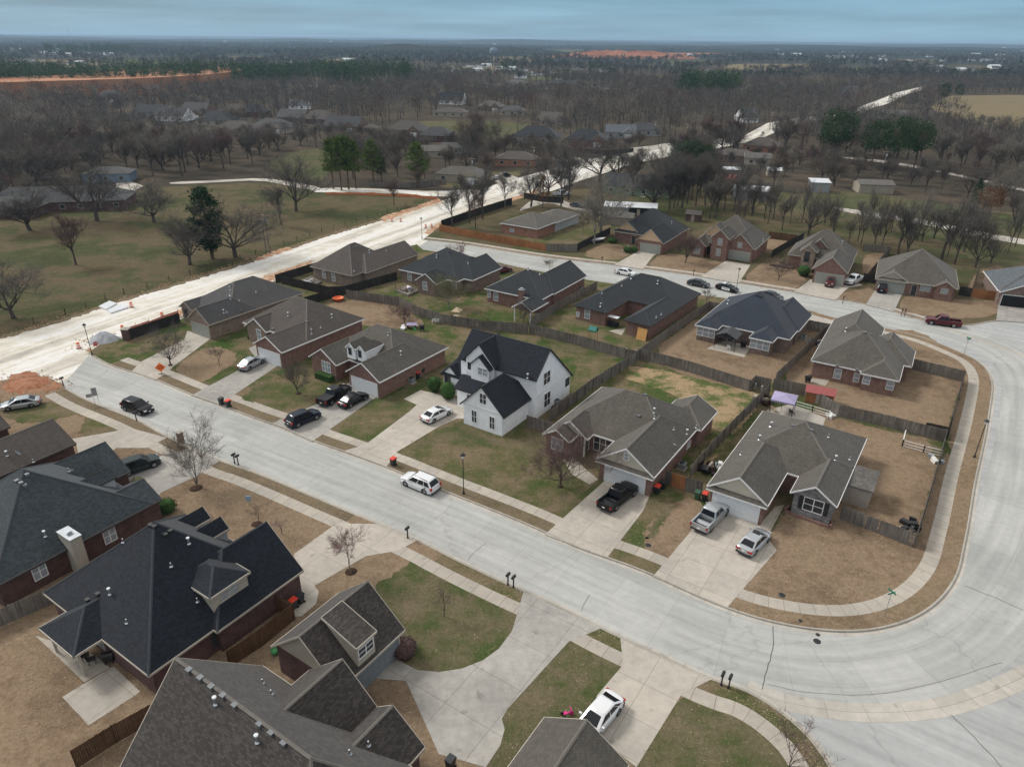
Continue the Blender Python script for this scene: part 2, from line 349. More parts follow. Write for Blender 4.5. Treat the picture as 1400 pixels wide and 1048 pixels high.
def strip(name, pl, o0, o1, z, m, skirt=None, both=True):
    """a paved band between two offsets of a line, texture running along it"""
    A, B = offset(pl, o0), offset(pl, o1); vs = []; fs = []; uv = []; s = 0
    for i in range(len(pl)):
        if i: s += math.hypot(pl[i][0]-pl[i-1][0], pl[i][1]-pl[i-1][1])
        vs += [(*A[i], z), (*B[i], z)]; uv += [(s, o0), (s, o1)]
    n = len(pl)
    up = (o1 > o0)
    for i in range(n-1):
        f = (2*i, 2*i+2, 2*i+3, 2*i+1); fs.append(f if up else f[::-1])
    if skirt is not None:
        k = len(vs); vs += [(x, y, skirt) for x, y, _ in vs]; uv += uv[:]
        for i in range(n-1):
            fs.append((2*i, k+2*i, k+2*i+2, 2*i+2)); fs.append((2*i+1, 2*i+3, k+2*i+3, k+2*i+1))
        fs.append((0, 1, k+1, k)); e_ = 2*n-2; fs.append((e_, k+e_, k+e_+1, e_+1))
    me = bpy.data.meshes.new(name); me.from_pydata(vs, [], fs); me.materials.append(mat(m))
    ul = me.uv_layers.new(name='UVMap'); ul.data.foreach_set('uv', [c for f in fs for v in f for c in uv[v]])
    o = bpy.data.objects.new(name, me); COL.objects.link(o); return struct(o)
GA = R(-33.3)
def guv(v, a=GA): return (v[0]*math.cos(a)+v[1]*math.sin(a), -v[0]*math.sin(a)+v[1]*math.cos(a))
def sheet(name, pts, z, m, skirt=None, world=False, sm=0, a=GA):
    pl = pts if world else W2(pts, z)
    if sm: pl = clean(smooth(pl, sm, True), .12)
    mb = MB(); mb.prism(pl, skirt, z, m)
    return struct(mb.build(name, uvs=lambda v: guv(v, a)))
# open ground out to the horizon: nearer grassland sheet and beyond it wooded country
mb = MB(); mb.poly([(-40000, -400, ZG-.02), (40000, -400, ZG-.02), (40000, 45000, ZG-.02), (-40000, 45000, ZG-.02)], 'far_land'); struct(mb.build('ground'))
sheet('woodland_floor', [(-900, -60), (900, -60), (1400, 900), (900, 1700), (-900, 1700), (-1400, 900)], ZG-.012, 'woods_floor', world=True)
# street concrete under everything in the subdivision
sheet('road', [(60, 540), (105, 476), (574, 336), (600, 318), (700, 336), (1060, 380), (1300, 420), (1560, 424), (2300, 620), (2600, 1500), (-700, 1500), (-500, 800)], ZR-.004, 'road_plain')
kN = [(121, 482), (152, 500.6), (201, 513), (263, 540), (299, 552), (350, 572), (388, 584), (427, 602), (471, 617), (528, 637.5), (600, 668), (669, 695), (728, 719), (785, 746), (813, 756), (879, 779), (929, 803), (986, 828), (1043, 847), (1105, 859), (1155, 863), (1199, 860), (1243, 848), (1277, 828), (1299, 804), (1312, 779), (1318, 748), (1324, 720), (1333, 660), (1341, 625), (1349, 588), (1356, 544), (1358, 523), (1350, 504), (1333, 490), (1308, 479), (1282, 468), (1256, 459), (1215, 449), (1170, 440), (1132, 432), (1101, 422), (1040, 413), (973, 405), (890, 394), (811, 384), (745, 372), (685, 360), (659, 352), (610, 346), (578, 341)]
kS = [(90, 531), (118, 547), (192, 575), (227, 597), (306, 632), (350, 645), (479, 700), (569, 736), (632, 769), (716, 808), (770, 830), (823, 858), (848, 870), (910, 898), (973, 928), (1016, 940), (1058, 964), (1096, 995), (1118, 1020), (1136, 1048), (1156, 1085), (1180, 1150)]
kC = [(579, 327), (633, 333), (700, 344), (751, 352), (824, 360), (878, 366.5), (957, 377), (1009, 386), (1050, 393), (1095, 400), (1140, 408), (1184, 415), (1230, 428), (1271, 440), (1300, 444), (1330, 444), (1362, 437), (1440, 434), (1700, 460)]
KN, KS, KC = clean(smooth(W2(kN))), clean(smooth(W2(kS))), clean(smooth(W2(kC)))
# the paved lane itself, with its cross joints: down the front street, round the curve and back
lane = clean(smooth(W2([(-20, 480), (110, 516), (300, 590), (500, 668), (700, 748), (860, 822), (1010, 888), (1150, 910), (1290, 880), (1375, 790), (1408, 700), (1422, 600), (1420, 520), (1375, 478), (1300, 452), (1200, 432), (1090, 410), (960, 390), (815, 372), (690, 350), (585, 334)], ZR), 3))
strip('road', lane, -4.6, 4.6, ZR, 'road_concrete')
strip('gutter', clean(smooth(W2([(1020, 938), (1052, 954), (1105, 966), (1168, 974), (1237, 973), (1296, 966), (1355, 945), (1400, 925), (1480, 880)], ZR), 2)), -.85, .85, ZR+.006, 'gutter_concrete')
strip('gutter', clean(smooth(W2([(1296, 449), (1345, 466), (1400, 487), (1480, 520)], ZR), 1)), -.5, .5, ZR+.006, 'gutter_concrete')
# the kerbed blocks
pas = W2([(140, 468), (172, 462), (248, 436), (378, 384), (440, 362), (570, 334)])
blockA = KN+pas[::-1]
sheet('ground', blockA, -.001, 'lawn_mixed', ZG-.01, world=True)
sheet('ground', KS+W2([(900, 1500), (-700, 1500), (-500, 700), (-60, 524), (0, 520), (44, 513), (85, 524)]), -.001, 'lawn_brown', ZG-.01, world=True)
sheet('ground', KC+W2([(1900, 380), (1500, 300), (1060, 262), (905, 262), (800, 258), (742, 262), (706, 273), (602, 309)]), -.001, 'pasture', ZG-.01, world=True)
for K, s, n in ((KN, 1, 'N'), (KS, -1, 'S'), (KC, 1, 'C')):
    strip('kerb', K, -.04*s, .15*s, .022, 'kerb_concrete', ZG-.01)
    strip('gutter', K, -.42*s, 0.0, ZR+.008, 'gutter_concrete')
nN = len(KN)
def sub(K, a, b):
    """part of a kerb line between the places nearest two picture points"""
    f = lambda q: min(range(len(K)), key=lambda i: (K[i][0]-P(*q).x)**2+(K[i][1]-P(*q).y)**2)
    i, j = sorted((f(a), f(b))); return K[i:j+1]
strip('path', sub(KN, (150, 498), (1040, 413)), 1.75, 3.15, .012, 'walk_concrete', -.02)
strip('path', KS, -1.5, -2.9, .012, 'walk_concrete', -.02)
strip('path', sub(KC, (579, 327), (1300, 444)), 1.0, 2.3, .012, 'walk_concrete', -.02)
# verges between kerb and path
strip('verge', sub(KN, (150, 498), (790, 748)), .17, 1.75, .004, 'verge_brown'); strip('verge', sub(KN, (986, 828), (1040, 413)), .17, 1.75, .004, 'lawn_brown')
strip('verge', sub(KS, (90, 531), (479, 700)), -.17, -1.5, .004, 'verge_brown'); strip('verge', sub(KS, (600, 752), (1180, 1150)), -.17, -1.5, .004, 'lawn_olive')
strip('verge', sub(KC, (640, 334), (1300, 444)), .17, 1.0, .004, 'lawn_brown')
# lawns lot by lot (picture survey points)
LAWN = [
 ('lawn_brown', [(990, 826), (1020, 800), (1048, 750), (1072, 695), (1135, 690), (1245, 748), (1290, 605), (1316, 660), (1300, 730), (1290, 775), (1258, 812), (1200, 828), (1110, 828)]),
 ('lawn_brown', [(1147, 710), (1245, 745), (1292, 603), (1190, 585), (1100, 555), (1060, 580), (1100, 650)]),
 ('lawn_brown', [(1136, 470), (1243, 503), (1314, 520), (1297, 583), (1290, 601), (1200, 578), (1100, 540), (1065, 524), (1100, 480), (1125, 458)]),
 ('lawn_brown', [(880, 487), (968, 424), (1100, 440), (1135, 455), (1062, 523), (1022, 535), (940, 515)]),
 ('lawn_brown', [(1260, 452), (1300, 482), (1338, 498), (1350, 530), (1330, 620), (1318, 640), (1292, 603), (1318, 520), (1243, 500), (1225, 470), (1210, 450)]),
 ('yard_patchy', [(870, 497), (1022, 534), (1050, 540), (960, 650), (930, 655), (985, 585), (930, 540), (830, 510)]),
 ('lawn_brown', [(870, 745), (905, 690), (952, 678), (965, 700), (930, 770), (916, 772)]),
 ('lawn_olive', [(545, 613), (630, 575), (690, 603), (740, 570), (810, 640), (822, 655), (760, 700), (740, 702)]),
 ('lawn_olive', [(448, 590), (528, 540), (560, 540), (572, 552), (505, 605)]),
 ('lawn_olive', [(330, 542), (410, 500), (470, 520), (445, 545), (395, 578)]),
 ('lawn_olive', [(720, 470), (868, 497), (846, 522), (760, 580), (740, 560), (800, 500), (760, 480)]),
 ('lawn_brown', [(400, 445), (470, 405), (545, 419), (590, 445), (540, 450), (470, 440)]),
 ('lawn_brown', [(240, 497), (290, 470), (335, 487), (270, 528), (245, 520)]),
 ('lawn_olive', [(120, 560), (45, 583), (-10, 565), (-10, 545), (95, 552), (180, 588), (104, 602)]),
 ('lawn_green', [(512, 800), (540, 784), (566, 762), (716, 832), (735, 842), (700, 890), (640, 925), (560, 925), (545, 900), (500, 840)]),
 ('lawn_green', [(770, 862), (862, 906), (825, 955), (810, 1005), (700, 1075), (650, 1075), (680, 990), (690, 960)]),
 ('lawn_green', [(920, 940), (1020, 965), (1075, 1010), (1110, 1085), (840, 1085)]),
 ('lawn_olive', [(700, 340), (740, 285), (840, 300), (830, 322), (793, 341), (745, 344)]),
 ('lawn_olive', [(785, 352), (845, 326), (880, 342), (848, 362), (820, 358)]),
 ('lawn_brown', [(880, 367), (905, 345), (945, 350), (1005, 362), (988, 375), (960, 374)]),
 ('lawn_brown', [(790, 348), (835, 330), (870, 343), (838, 358)]),
 ('lawn_brown', [(1010, 385), (1050, 352), (1110, 380), (1082, 398), (1050, 391)]),
 ('lawn_brown', [(1140, 406), (1160, 398), (1198, 392), (1190, 414), (1175, 412)]),
 ('lawn_brown', [(1226, 425), (1238, 400), (1330, 412), (1366, 410), (1362, 434), (1300, 435), (1260, 430)]),
 ('lawn_brown', [(1330, 404), (1370, 380), (1372, 360), (1335, 370), (1320, 400)]), ('lawn_brown', [(1180, 382), (1216, 348), (1200, 345), (1178, 350)]),
 ('lawn_brown', [(1055, 350), (1095, 330), (1050, 325), (1035, 335)]),
 ('verge_brown', [(930, 520), (1000, 500), (1010, 480), (970, 470)]) if 0 else None]
def soft(name, pts, z, m, step=.6, amp=.35, a=GA, sm=0):
    rr = random.Random(len(pts)*7+int(pts[0][0])); pl = W2(pts, z); o = []
    if sm: pl = smooth(pl, sm, True)
    for i in range(len(pl)):
        p_, q = pl[i], pl[(i+1) % len(pl)]; d = math.hypot(q[0]-p_[0], q[1]-p_[1]); n = max(1, min(60, int(d/step)))
        for k in range(n): t = k/n; o.append((p_[0]+(q[0]-p_[0])*t+rr.uniform(-amp, amp), p_[1]+(q[1]-p_[1])*t+rr.uniform(-amp, amp)))
    mb = MB(); mb.prism(o, None, z, m); return struct(mb.build(name, uvs=lambda v: guv(v, a)))
for i, q in enumerate([x for x in LAWN if x]): soft('lawn', q[1], .0055+.0003*i, q[0], .45, .2, sm=1)
def soft(name, pts, z, m, step=.6, amp=.35, a=GA):
    """a patch with a ragged outline"""
    rr = random.Random(len(pts)*7+int(pts[0][0])); pl = W2(pts, z); o = []
    for i in range(len(pl)):
        p_, q = pl[i], pl[(i+1) % len(pl)]; d = math.hypot(q[0]-p_[0], q[1]-p_[1]); n = max(1, min(60, int(d/step)))
        for k in range(n): t = k/n; o.append((p_[0]+(q[0]-p_[0])*t+rr.uniform(-amp, amp), p_[1]+(q[1]-p_[1])*t+rr.uniform(-amp, amp)))
    mb = MB(); mb.prism(o, None, z, m); return struct(mb.build(name, uvs=lambda v: guv(v, a)))
for q in ([(560, 608), (600, 588), (632, 574), (658, 590), (690, 603), (716, 592), (708, 604), (690, 612), (640, 606), (600, 606), (575, 612)], [(505, 565), (545, 535), (575, 515), (600, 520), (558, 538), (566, 548), (540, 560)], [(700, 620), (740, 590), (750, 600), (735, 640)], [(880, 738), (905, 695), (925, 688), (915, 700), (895, 732)], [(330, 545), (360, 520), (372, 530), (345, 552)], [(740, 455), (790, 470), (850, 490), (820, 492), (760, 478)]):
    soft('lawn', q, .0155, 'lawn_green', .35, .3)
# driveways and walks
DRIVE = [
 ('drive_concrete', [(193, 494), (252, 464), (256, 452), (290, 461), (238, 500), (226, 511), (212, 519), (180, 507)]),
 ('drive_grey', [(262, 540), (300, 553), (391, 492), (352, 470), (340, 476), (352, 492)]),
 ('drive_grey', [(372, 578), (427, 603), (518, 540), (480, 520), (450, 545)]),
 ('drive_concrete', [(470, 616), (528, 638), (543, 617), (600, 583), (625, 572), (660, 572), (632, 546), (575, 533), (552, 545), (570, 553), (560, 562), (500, 607)]),
 ('drive_concrete', [(745, 730), (830, 762), (880, 697), (890, 672), (832, 652)]),
 ('drive_concrete', [(893, 787), (994, 830), (1062, 752), (1032, 712), (972, 690), (945, 725)]),
 ('drive_concrete', [(104, 604), (60, 640), (96, 600), (180, 585), (228, 598), (200, 612), (160, 612), (110, 640)]),
 ('drive_grey', [(178, 660), (160, 640), (230, 620), (262, 612), (300, 630), (270, 650), (222, 672), (200, 690), (170, 690)]),
 ('drive_concrete', [(402, 757), (460, 715), (525, 716), (572, 737), (545, 752), (500, 760), (430, 800), (436, 808), (432, 825), (412, 842), (396, 842)]),
 ('drive_grey', [(716, 808), (823, 858), (778, 876), (694, 968), (686, 982), (690, 996), (684, 1018), (664, 1048), (600, 1030), (555, 930), (485, 925), (540, 893), (552, 906), (570, 915), (600, 918), (632, 913), (660, 902), (682, 886), (700, 862)]),
 ('drive_concrete', [(848, 870), (973, 928), (932, 948), (870, 1048), (810, 1000), (816, 950), (852, 908)]),
 ('drive_concrete', [(839, 362), (879, 368), (893, 350), (903, 344), (868, 340), (866, 347)]),
 ('drive_concrete', [(958, 378), (1010, 387), (1026, 362), (993, 356)]),
 ('drive_concrete', [(1085, 399), (1142, 410), (1160, 393), (1180, 390), (1160, 380), (1108, 382)]),
 ('drive_grey', [(1184, 416), (1222, 426), (1234, 401), (1198, 394)]),
 ('drive_grey', [(1362, 438), (1560, 450), (1500, 412), (1366, 408)]),
 ('drive_concrete', [(1110, 431), (1130, 435), (1160, 446), (1138, 458), (1098, 444)]),
 ('drive_concrete', [(790, 382), (840, 389), (866, 372), (820, 366)]) if 0 else None]
for i, q in enumerate([x for x in DRIVE if x]): sheet('driveway', q[1], .018+.0003*i, q[0], ZG-.005)
for m_, q in (('drive_concrete', [(85, 952), (155, 910), (192, 945), (121, 991)]), ('walk_concrete', [(48, 868), (130, 895), (150, 912), (115, 932)]),
              ('drive_concrete', [(1048, 560), (1082, 552), (1129, 571), (1125, 582), (1060, 580)]), ('drive_concrete', [(966, 476), (1005, 460), (1027, 474), (1017, 488)]),
              ('walk_concrete', [(1030, 726), (1060, 692), (1072, 690), (1052, 728)]), ('walk_concrete', [(770, 628), (778, 618), (800, 640), (818, 655), (806, 662), (782, 648)]),
              ('walk_concrete', [(832, 452), (856, 448), (850, 458)]), ('walk_concrete', [(1105, 517), (1134, 519), (1128, 527), (1100, 520)]), ('walk_concrete', [(850, 342), (858, 335), (872, 342), (868, 346)])):
    sheet('path', q, .012, m_, -.03)
# bare and scuffed patches
soft('soil', [(150, 470), (170, 466), (176, 470), (168, 476), (145, 480), (125, 484), (118, 478)], ZR+.012, 'soil_red')
soft('soil', [(2, 528), (20, 510), (44, 507), (62, 520), (85, 525), (72, 534), (30, 538), (10, 536)], .012, 'soil_red_deep', .4, .5)
# the road under construction: graded white gravel
cN = [(-700, 640), (-300, 545), (0, 463), (90, 437), (170, 410), (260, 384), (350, 356), (440, 325), (530, 299), (602, 275), (660, 257), (720, 240), (790, 222), (850, 208), (905, 197), (960, 192), (1015, 187), (1050, 168), (1100, 160), (1150, 155), (1195, 139), (1225, 127), (1262, 118), (1290, 113)]
cS = [(1300, 114), (1275, 119.5), (1240, 129), (1215, 141), (1180, 153), (1120, 165), (1075, 174), (1040, 190), (990, 201), (925, 212), (870, 223), (800, 245), (735, 268), (700, 278), (640, 297), (606, 309), (600, 318), (572, 338), (556, 337), (430, 366), (330, 400), (250, 432), (172, 459), (130, 476), (100, 510), (82, 528), (44, 514), (0, 521), (-60, 530), (-500, 720)]
pl = W2(cN, ZR)+W2(cS, ZR); mb = MB(); mb.prism(pl, None, ZR+.004, 'gravel_road'); struct(mb.build('construction_road', uvs=lambda v: guv(v, R(62))))
soft('soil', [(0, 459), (90, 434), (170, 407), (260, 381), (350, 353), (440, 322), (530, 296), (602, 272), (604, 275), (530, 299), (440, 326), (350, 357), (260, 385), (170, 411), (90, 438), (0, 464)], ZR+.006, 'verge_brown', .7, .45, R(62))
soft('soil', [(350, 352), (395, 337), (400, 341), (372, 350), (352, 357)], ZR+.008, 'soil_red', .8, .5, R(62))
soft('soil', [(520, 297), (570, 282), (600, 270), (604, 276), (560, 290), (525, 303)], ZR+.009, 'soil_red', .8, .5, R(62))
soft('soil', [(180, 457), (248, 430), (378, 382), (430, 362), (425, 356), (365, 376), (250, 422), (172, 451)], ZR+.008, 'soil_red', .8, .4)
soft('soil', [(600, 312), (585, 322), (580, 318), (596, 306), (640, 288), (700, 270), (735, 259), (735, 264), (700, 277), (640, 295)], ZR+.008, 'soil_red', .8, .4)
# side lane, drives and fields beyond
sheet('road', [(425, 262), (440, 256), (520, 258), (600, 262), (650, 258), (655, 264), (600, 270), (520, 264), (440, 263)], ZR+.01, 'gravel_road', sm=1)
sheet('road', [(230, 249), (300, 246), (360, 243), (400, 249), (440, 256), (438, 262), (395, 254), (355, 246), (300, 249), (235, 252)], ZR+.006, 'gutter_concrete', sm=1)
sheet('driveway', [(158, 250), (178, 248), (196, 254), (182, 262), (172, 264), (168, 277), (155, 277), (160, 262)], ZR+.004, 'gutter_concrete')
sheet('field', [(-900, 560), (-300, 500), (0, 461), (90, 434), (170, 407), (260, 381), (350, 353), (440, 323), (530, 297), (602, 273), (590, 266), (440, 262), (390, 250), (330, 250), (235, 255), (170, 262), (60, 290), (-600, 300)], ZR-.003, 'pasture')
sheet('field', [(366, 232), (372, 218), (405, 206), (440, 203), (455, 210), (448, 245), (420, 250)], ZR-.002, 'field_green', sm=1)
sheet('field', [(520, 180), (560, 166), (640, 165), (720, 168), (735, 180), (660, 190), (560, 192)], ZR-.002, 'field_green', sm=1)
sheet('field', [(580, 252), (650, 232), (690, 236), (720, 232), (705, 243), (640, 258)], ZR-.001, 'lawn_olive', sm=1)
sheet('field', [(1272, 143), (1300, 131), (1400, 130), (1560, 128), (1560, 176), (1400, 174), (1330, 168), (1285, 160)], ZR-.002, 'field_tan')
sheet('field', [(1060, 275), (1100, 262), (1180, 262), (1290, 280), (1420, 300), (1500, 330), (1500, 380), (1330, 372), (1320, 340), (1200, 300), (1100, 295)], .003, 'field_green', sm=1)
sheet('field', [(905, 268), (925, 240), (990, 250), (1060, 290), (1100, 320), (1000, 318), (930, 300)], ZR-.003, 'pasture', sm=1)
sheet('creek_path', [(1140, 286), (1180, 294.5), (1260, 306), (1340, 324), (1420, 338), (1418, 330), (1340, 317), (1260, 299), (1180, 288), (1142, 283)], .009, 'gutter_concrete', sm=1)
sheet('road', [(1150, 213), (1230, 222), (1310, 238), (1420, 262), (1420, 266), (1310, 241), (1230, 225), (1150, 216)], ZR+.002, 'gutter_concrete', sm=1)
sheet('driveway', [(706, 290), (728, 272), (760, 270), (790, 282), (830, 290), (818, 292), (780, 286), (750, 276), (724, 284)], .006, 'gutter_concrete', sm=1)
sheet('driveway', [(850, 262), (880, 255), (905, 262), (880, 270)], .006, 'gutter_concrete'); sheet('driveway', [(668, 244), (700, 240), (720, 246), (690, 254)], ZR+.003, 'gutter_concrete')
sheet('driveway', [(770, 232), (760, 222), (775, 214), (810, 216), (800, 226)], ZR+.003, 'gutter_concrete'); sheet('driveway', [(840, 205), (900, 198), (930, 196), (928, 200), (880, 207)], ZR+.007, 'gutter_concrete')
# far clearings, quarry and spoil
gravel('earth_far', [(.32, (.24, .10, .055)), (.46, (.36, .16, .09)), (.56, (.42, .24, .15)), (.7, (.26, .12, .07))], .02, (1, 1, 1)); gravel('quarry', [(.34, (.13, .055, .035)), (.46, (.26, .10, .055)), (.56, (.32, .14, .085)), (.68, (.10, .075, .055))], .012, (1, 1, 1))
q_ = W2([(-60, 108), (20, 105), (80, 103), (150, 97), (240, 92), (300, 90.5), (340, 94), (300, 101), (200, 107), (60, 111), (-40, 114)], 13); mb = MB(); mb.prism(smooth(q_, 1, True), ZG, 13, 'earth_far'); struct(mb.build('soil'))
sheet('field', [(80, 97), (140, 92), (180, 90), (190, 93), (130, 98), (90, 102)], ZG+.5, 'field_green', sm=1)
sheet('field', [(-60, 110), (20, 108), (90, 107), (60, 112), (-20, 116)], ZG+.5, 'soil_red', sm=1)
sheet('soil', [(880, 74), (960, 68), (1010, 68.5), (1090, 67.5), (1200, 68), (1210, 70.5), (1100, 72.5), (980, 74), (900, 76)], ZG+.5, 'quarry', sm=1)
sheet('field', [(715, 74), (760, 68), (805, 68), (820, 72), (760, 77), (720, 78)], ZG+.5, 'field_green', sm=1)
mb = MB(); c0 = P(852, 79); rr = random.Random(3); n = 40; rings = []
for j, (k, hgt) in enumerate(((1, 0), (.85, 6), (.66, 10), (.42, 15), (.15, 13))):
    rings.append([(c0.x+math.cos(2*math.pi*i/n)*210*k*(1+rr.uniform(-.1, .1)), c0.y+math.sin(2*math.pi*i/n)*130*k*(1+rr.uniform(-.1, .1)), hgt*(1+rr.uniform(-.3, .3))-.1) for i in range(n)])
for j in range(4):
    for i in range(n): mb.poly([rings[j][i], rings[j][(i+1) % n], rings[j+1][(i+1) % n], rings[j+1][i]], 'quarry')
mb.poly(rings[4], 'quarry'); struct(mb.build('quarry_hill', smooth=True))
# low ridges that close the view
g = G('ridge_woods'); pos = g.coord(); c_ = g.ramp(g.noise(pos, .004, 5, .7), [(.3, (.022, .030, .030)), (.6, (.040, .044, .040)), (.75, (.08, .085, .06))]); g.col(c_, 1, spec=0)
def ridge(y, h0, x0, x1, seed, dep=1500):
    rr = random.Random(seed); n = 160; mb = MB(); ph = [rr.uniform(0, 6.3) for _ in range(6)]; prev = None
    for i in range(n+1):
        x = x0+(x1-x0)*i/n; t = i/n
        h = h0*(.55+.25*math.sin(t*9+ph[0])+.14*math.sin(t*23+ph[1])+.1*math.sin(t*61+ph[2])+rr.uniform(-.04, .04))*min(1, t*8, (1-t)*8)
        cur = [(x, y-dep, -.5), (x, y-dep*.4, h*.6), (x, y, max(h, 0)), (x, y+dep, -.5)]
        if prev:
            for k in range(3): mb.poly([prev[k], cur[k], cur[k+1], prev[k+1]], 'ridge_woods')
        prev = cur
    struct(mb.build('hills', smooth=True))
ridge(5200, 26, -5200, 5400, 1); ridge(8200, 42, -9000, 1500, 2); ridge(9500, 38, -600, 9500, 4); ridge(3300, 16, -2700, -300, 6, 700); ridge(2700, 26, -1500, 250, 8, 450); ridge(3600, 20, 300, 3200, 9, 600)

# far clearings among the woods
PATCH = [(640, 96, 60, 8), (760, 104, 70, 9), (560, 92, 50, 6), (470, 86, 60, 6), (880, 108, 50, 8), (980, 100, 60, 8), (1060, 92, 80, 7), (1180, 96, 60, 6), (1320, 96, 90, 8), (60, 88, 90, 8), (200, 84, 80, 6), (340, 80, 60, 5), (700, 82, 60, 5), (940, 86, 60, 5), (1250, 84, 70, 5), (430, 120, 40, 7), (820, 126, 44, 8), (700, 118, 60, 8), (1010, 118, 34, 7), (1120, 112, 34, 6)]
PCLEAR = []
for i_, (x_, y_, a_, b_) in enumerate(PATCH):
    q_ = [(x_+math.cos(k*.7854)*a_*(.8+.3*math.sin(i_*3+k*2)), y_+math.sin(k*.7854)*b_*(.8+.25*math.sin(i_*5+k*3))) for k in range(8)]
    sheet('field', q_, ZG+.3+.01*i_, ('field_tan', 'field_green', 'pasture')[i_ % 3], sm=1); PCLEAR.append(W2(q_, ZG+.3))
# long cracks and the curved tar seams of the street
def seam(pts, wd=.035):
    pl = smooth(W2(pts, ZR), 2); rr = random.Random(int(pts[0][0])); pl = [(a+rr.uniform(-.05, .05), b+rr.uniform(-.05, .05)) for a, b in pl]; strip('road_crack', pl, -wd, wd, ZR+.011, 'tar')
plain('tar', (.11, .105, .10), .9)
seam([(1057, 856), (1058, 880), (1052, 905), (1045, 925), (1042, 942)]); seam([(1318, 800), (1350, 812), (1400, 834)], .03); seam([(1300, 976), (1335, 1010), (1372, 1050)], .03); seam([(806, 812), (800, 822), (795, 835)], .02); seam([(665, 742), (650, 752), (640, 765)], .02)
seam([(1370, 905), (1230, 948), (1120, 950), (1050, 935)], .015)
def plan(h):
    """rectangles of a house's blocks in its own frame (x along the street, y away from it)"""
    a = math.radians(h['ang']); ca, sa = math.cos(a), math.sin(a)
    o = P(*next(b for b in h['B'] if b['u'])['u'][-1], 0) if h['k'] != 'A4' else P(783.3, 512.5, 0)
    h['o'] = o
    def loc(q, z):
        X = P(q[0], q[1], z); dx, dy = X[0]-o[0], X[1]-o[1]
        return (dx*ca+dy*sa, -dx*sa+dy*ca)
    h['loc'] = loc
    h['wor'] = lambda x, y: (o[0]+x*ca-y*sa, o[1]+x*sa+y*ca)
    for i, b in enumerate(h['B']):
        if 'rect' in b: u0, u1, v0, v1 = b['rect']
        us = [loc(q, b['ze'])[0] for q in b['u']]; vs = [loc(q, b['ze'])[1] for q in b['v']]
        if us: u0, u1, v0, v1 = min(us), max(us), min(vs), max(vs)
        if b['w']:
            if b['w'] > 0: u1 = u0+b['w']
            else: u0 = u1+b['w']
        if b['d']:
            if b['d'] > 0: v1 = v0+b['d']
            else: v0 = v1+b['d']
        e = .003*i
        b['r'] = (u0+e, u1-e, v0+e, v1-e); b['ze'] += e
        x0, x1, y0, y1 = b['r']
        hw = (y1-y0)/2 if b['ax'] == 'u' else (x1-x0)/2
        L = (x1-x0) if b['ax'] == 'u' else (y1-y0)
        c0, c1 = (0 if b['ends'][0] == 'g' else hw), (0 if b['ends'][1] == 'g' else hw)
        if c0+c1 > L:
            # a hip wider than long: the rise is limited by its length
            s = L/(c0+c1); c0 *= s; c1 *= s; b['hw'] = hw; b['rise'] = b['p']*hw*s
        else: b['rise'] = b['p']*hw
        b['hwid'] = hw
        if b.get('hl'): c0 = b['hl'] if c0 else 0
        if b.get('ry'): b['rise'] = b['p']*(y1-b['ry']); b['hwid'] = y1-b['ry']
        if b['ax'] == 'u': m = b.get('ry', (y0+y1)/2); b['ridge_pts'] = ((x0+c0, m), (x1-c1, m))
        else: m = (x0+x1)/2; b['ridge_pts'] = ((m, y0+c0), (m, y1-c1))
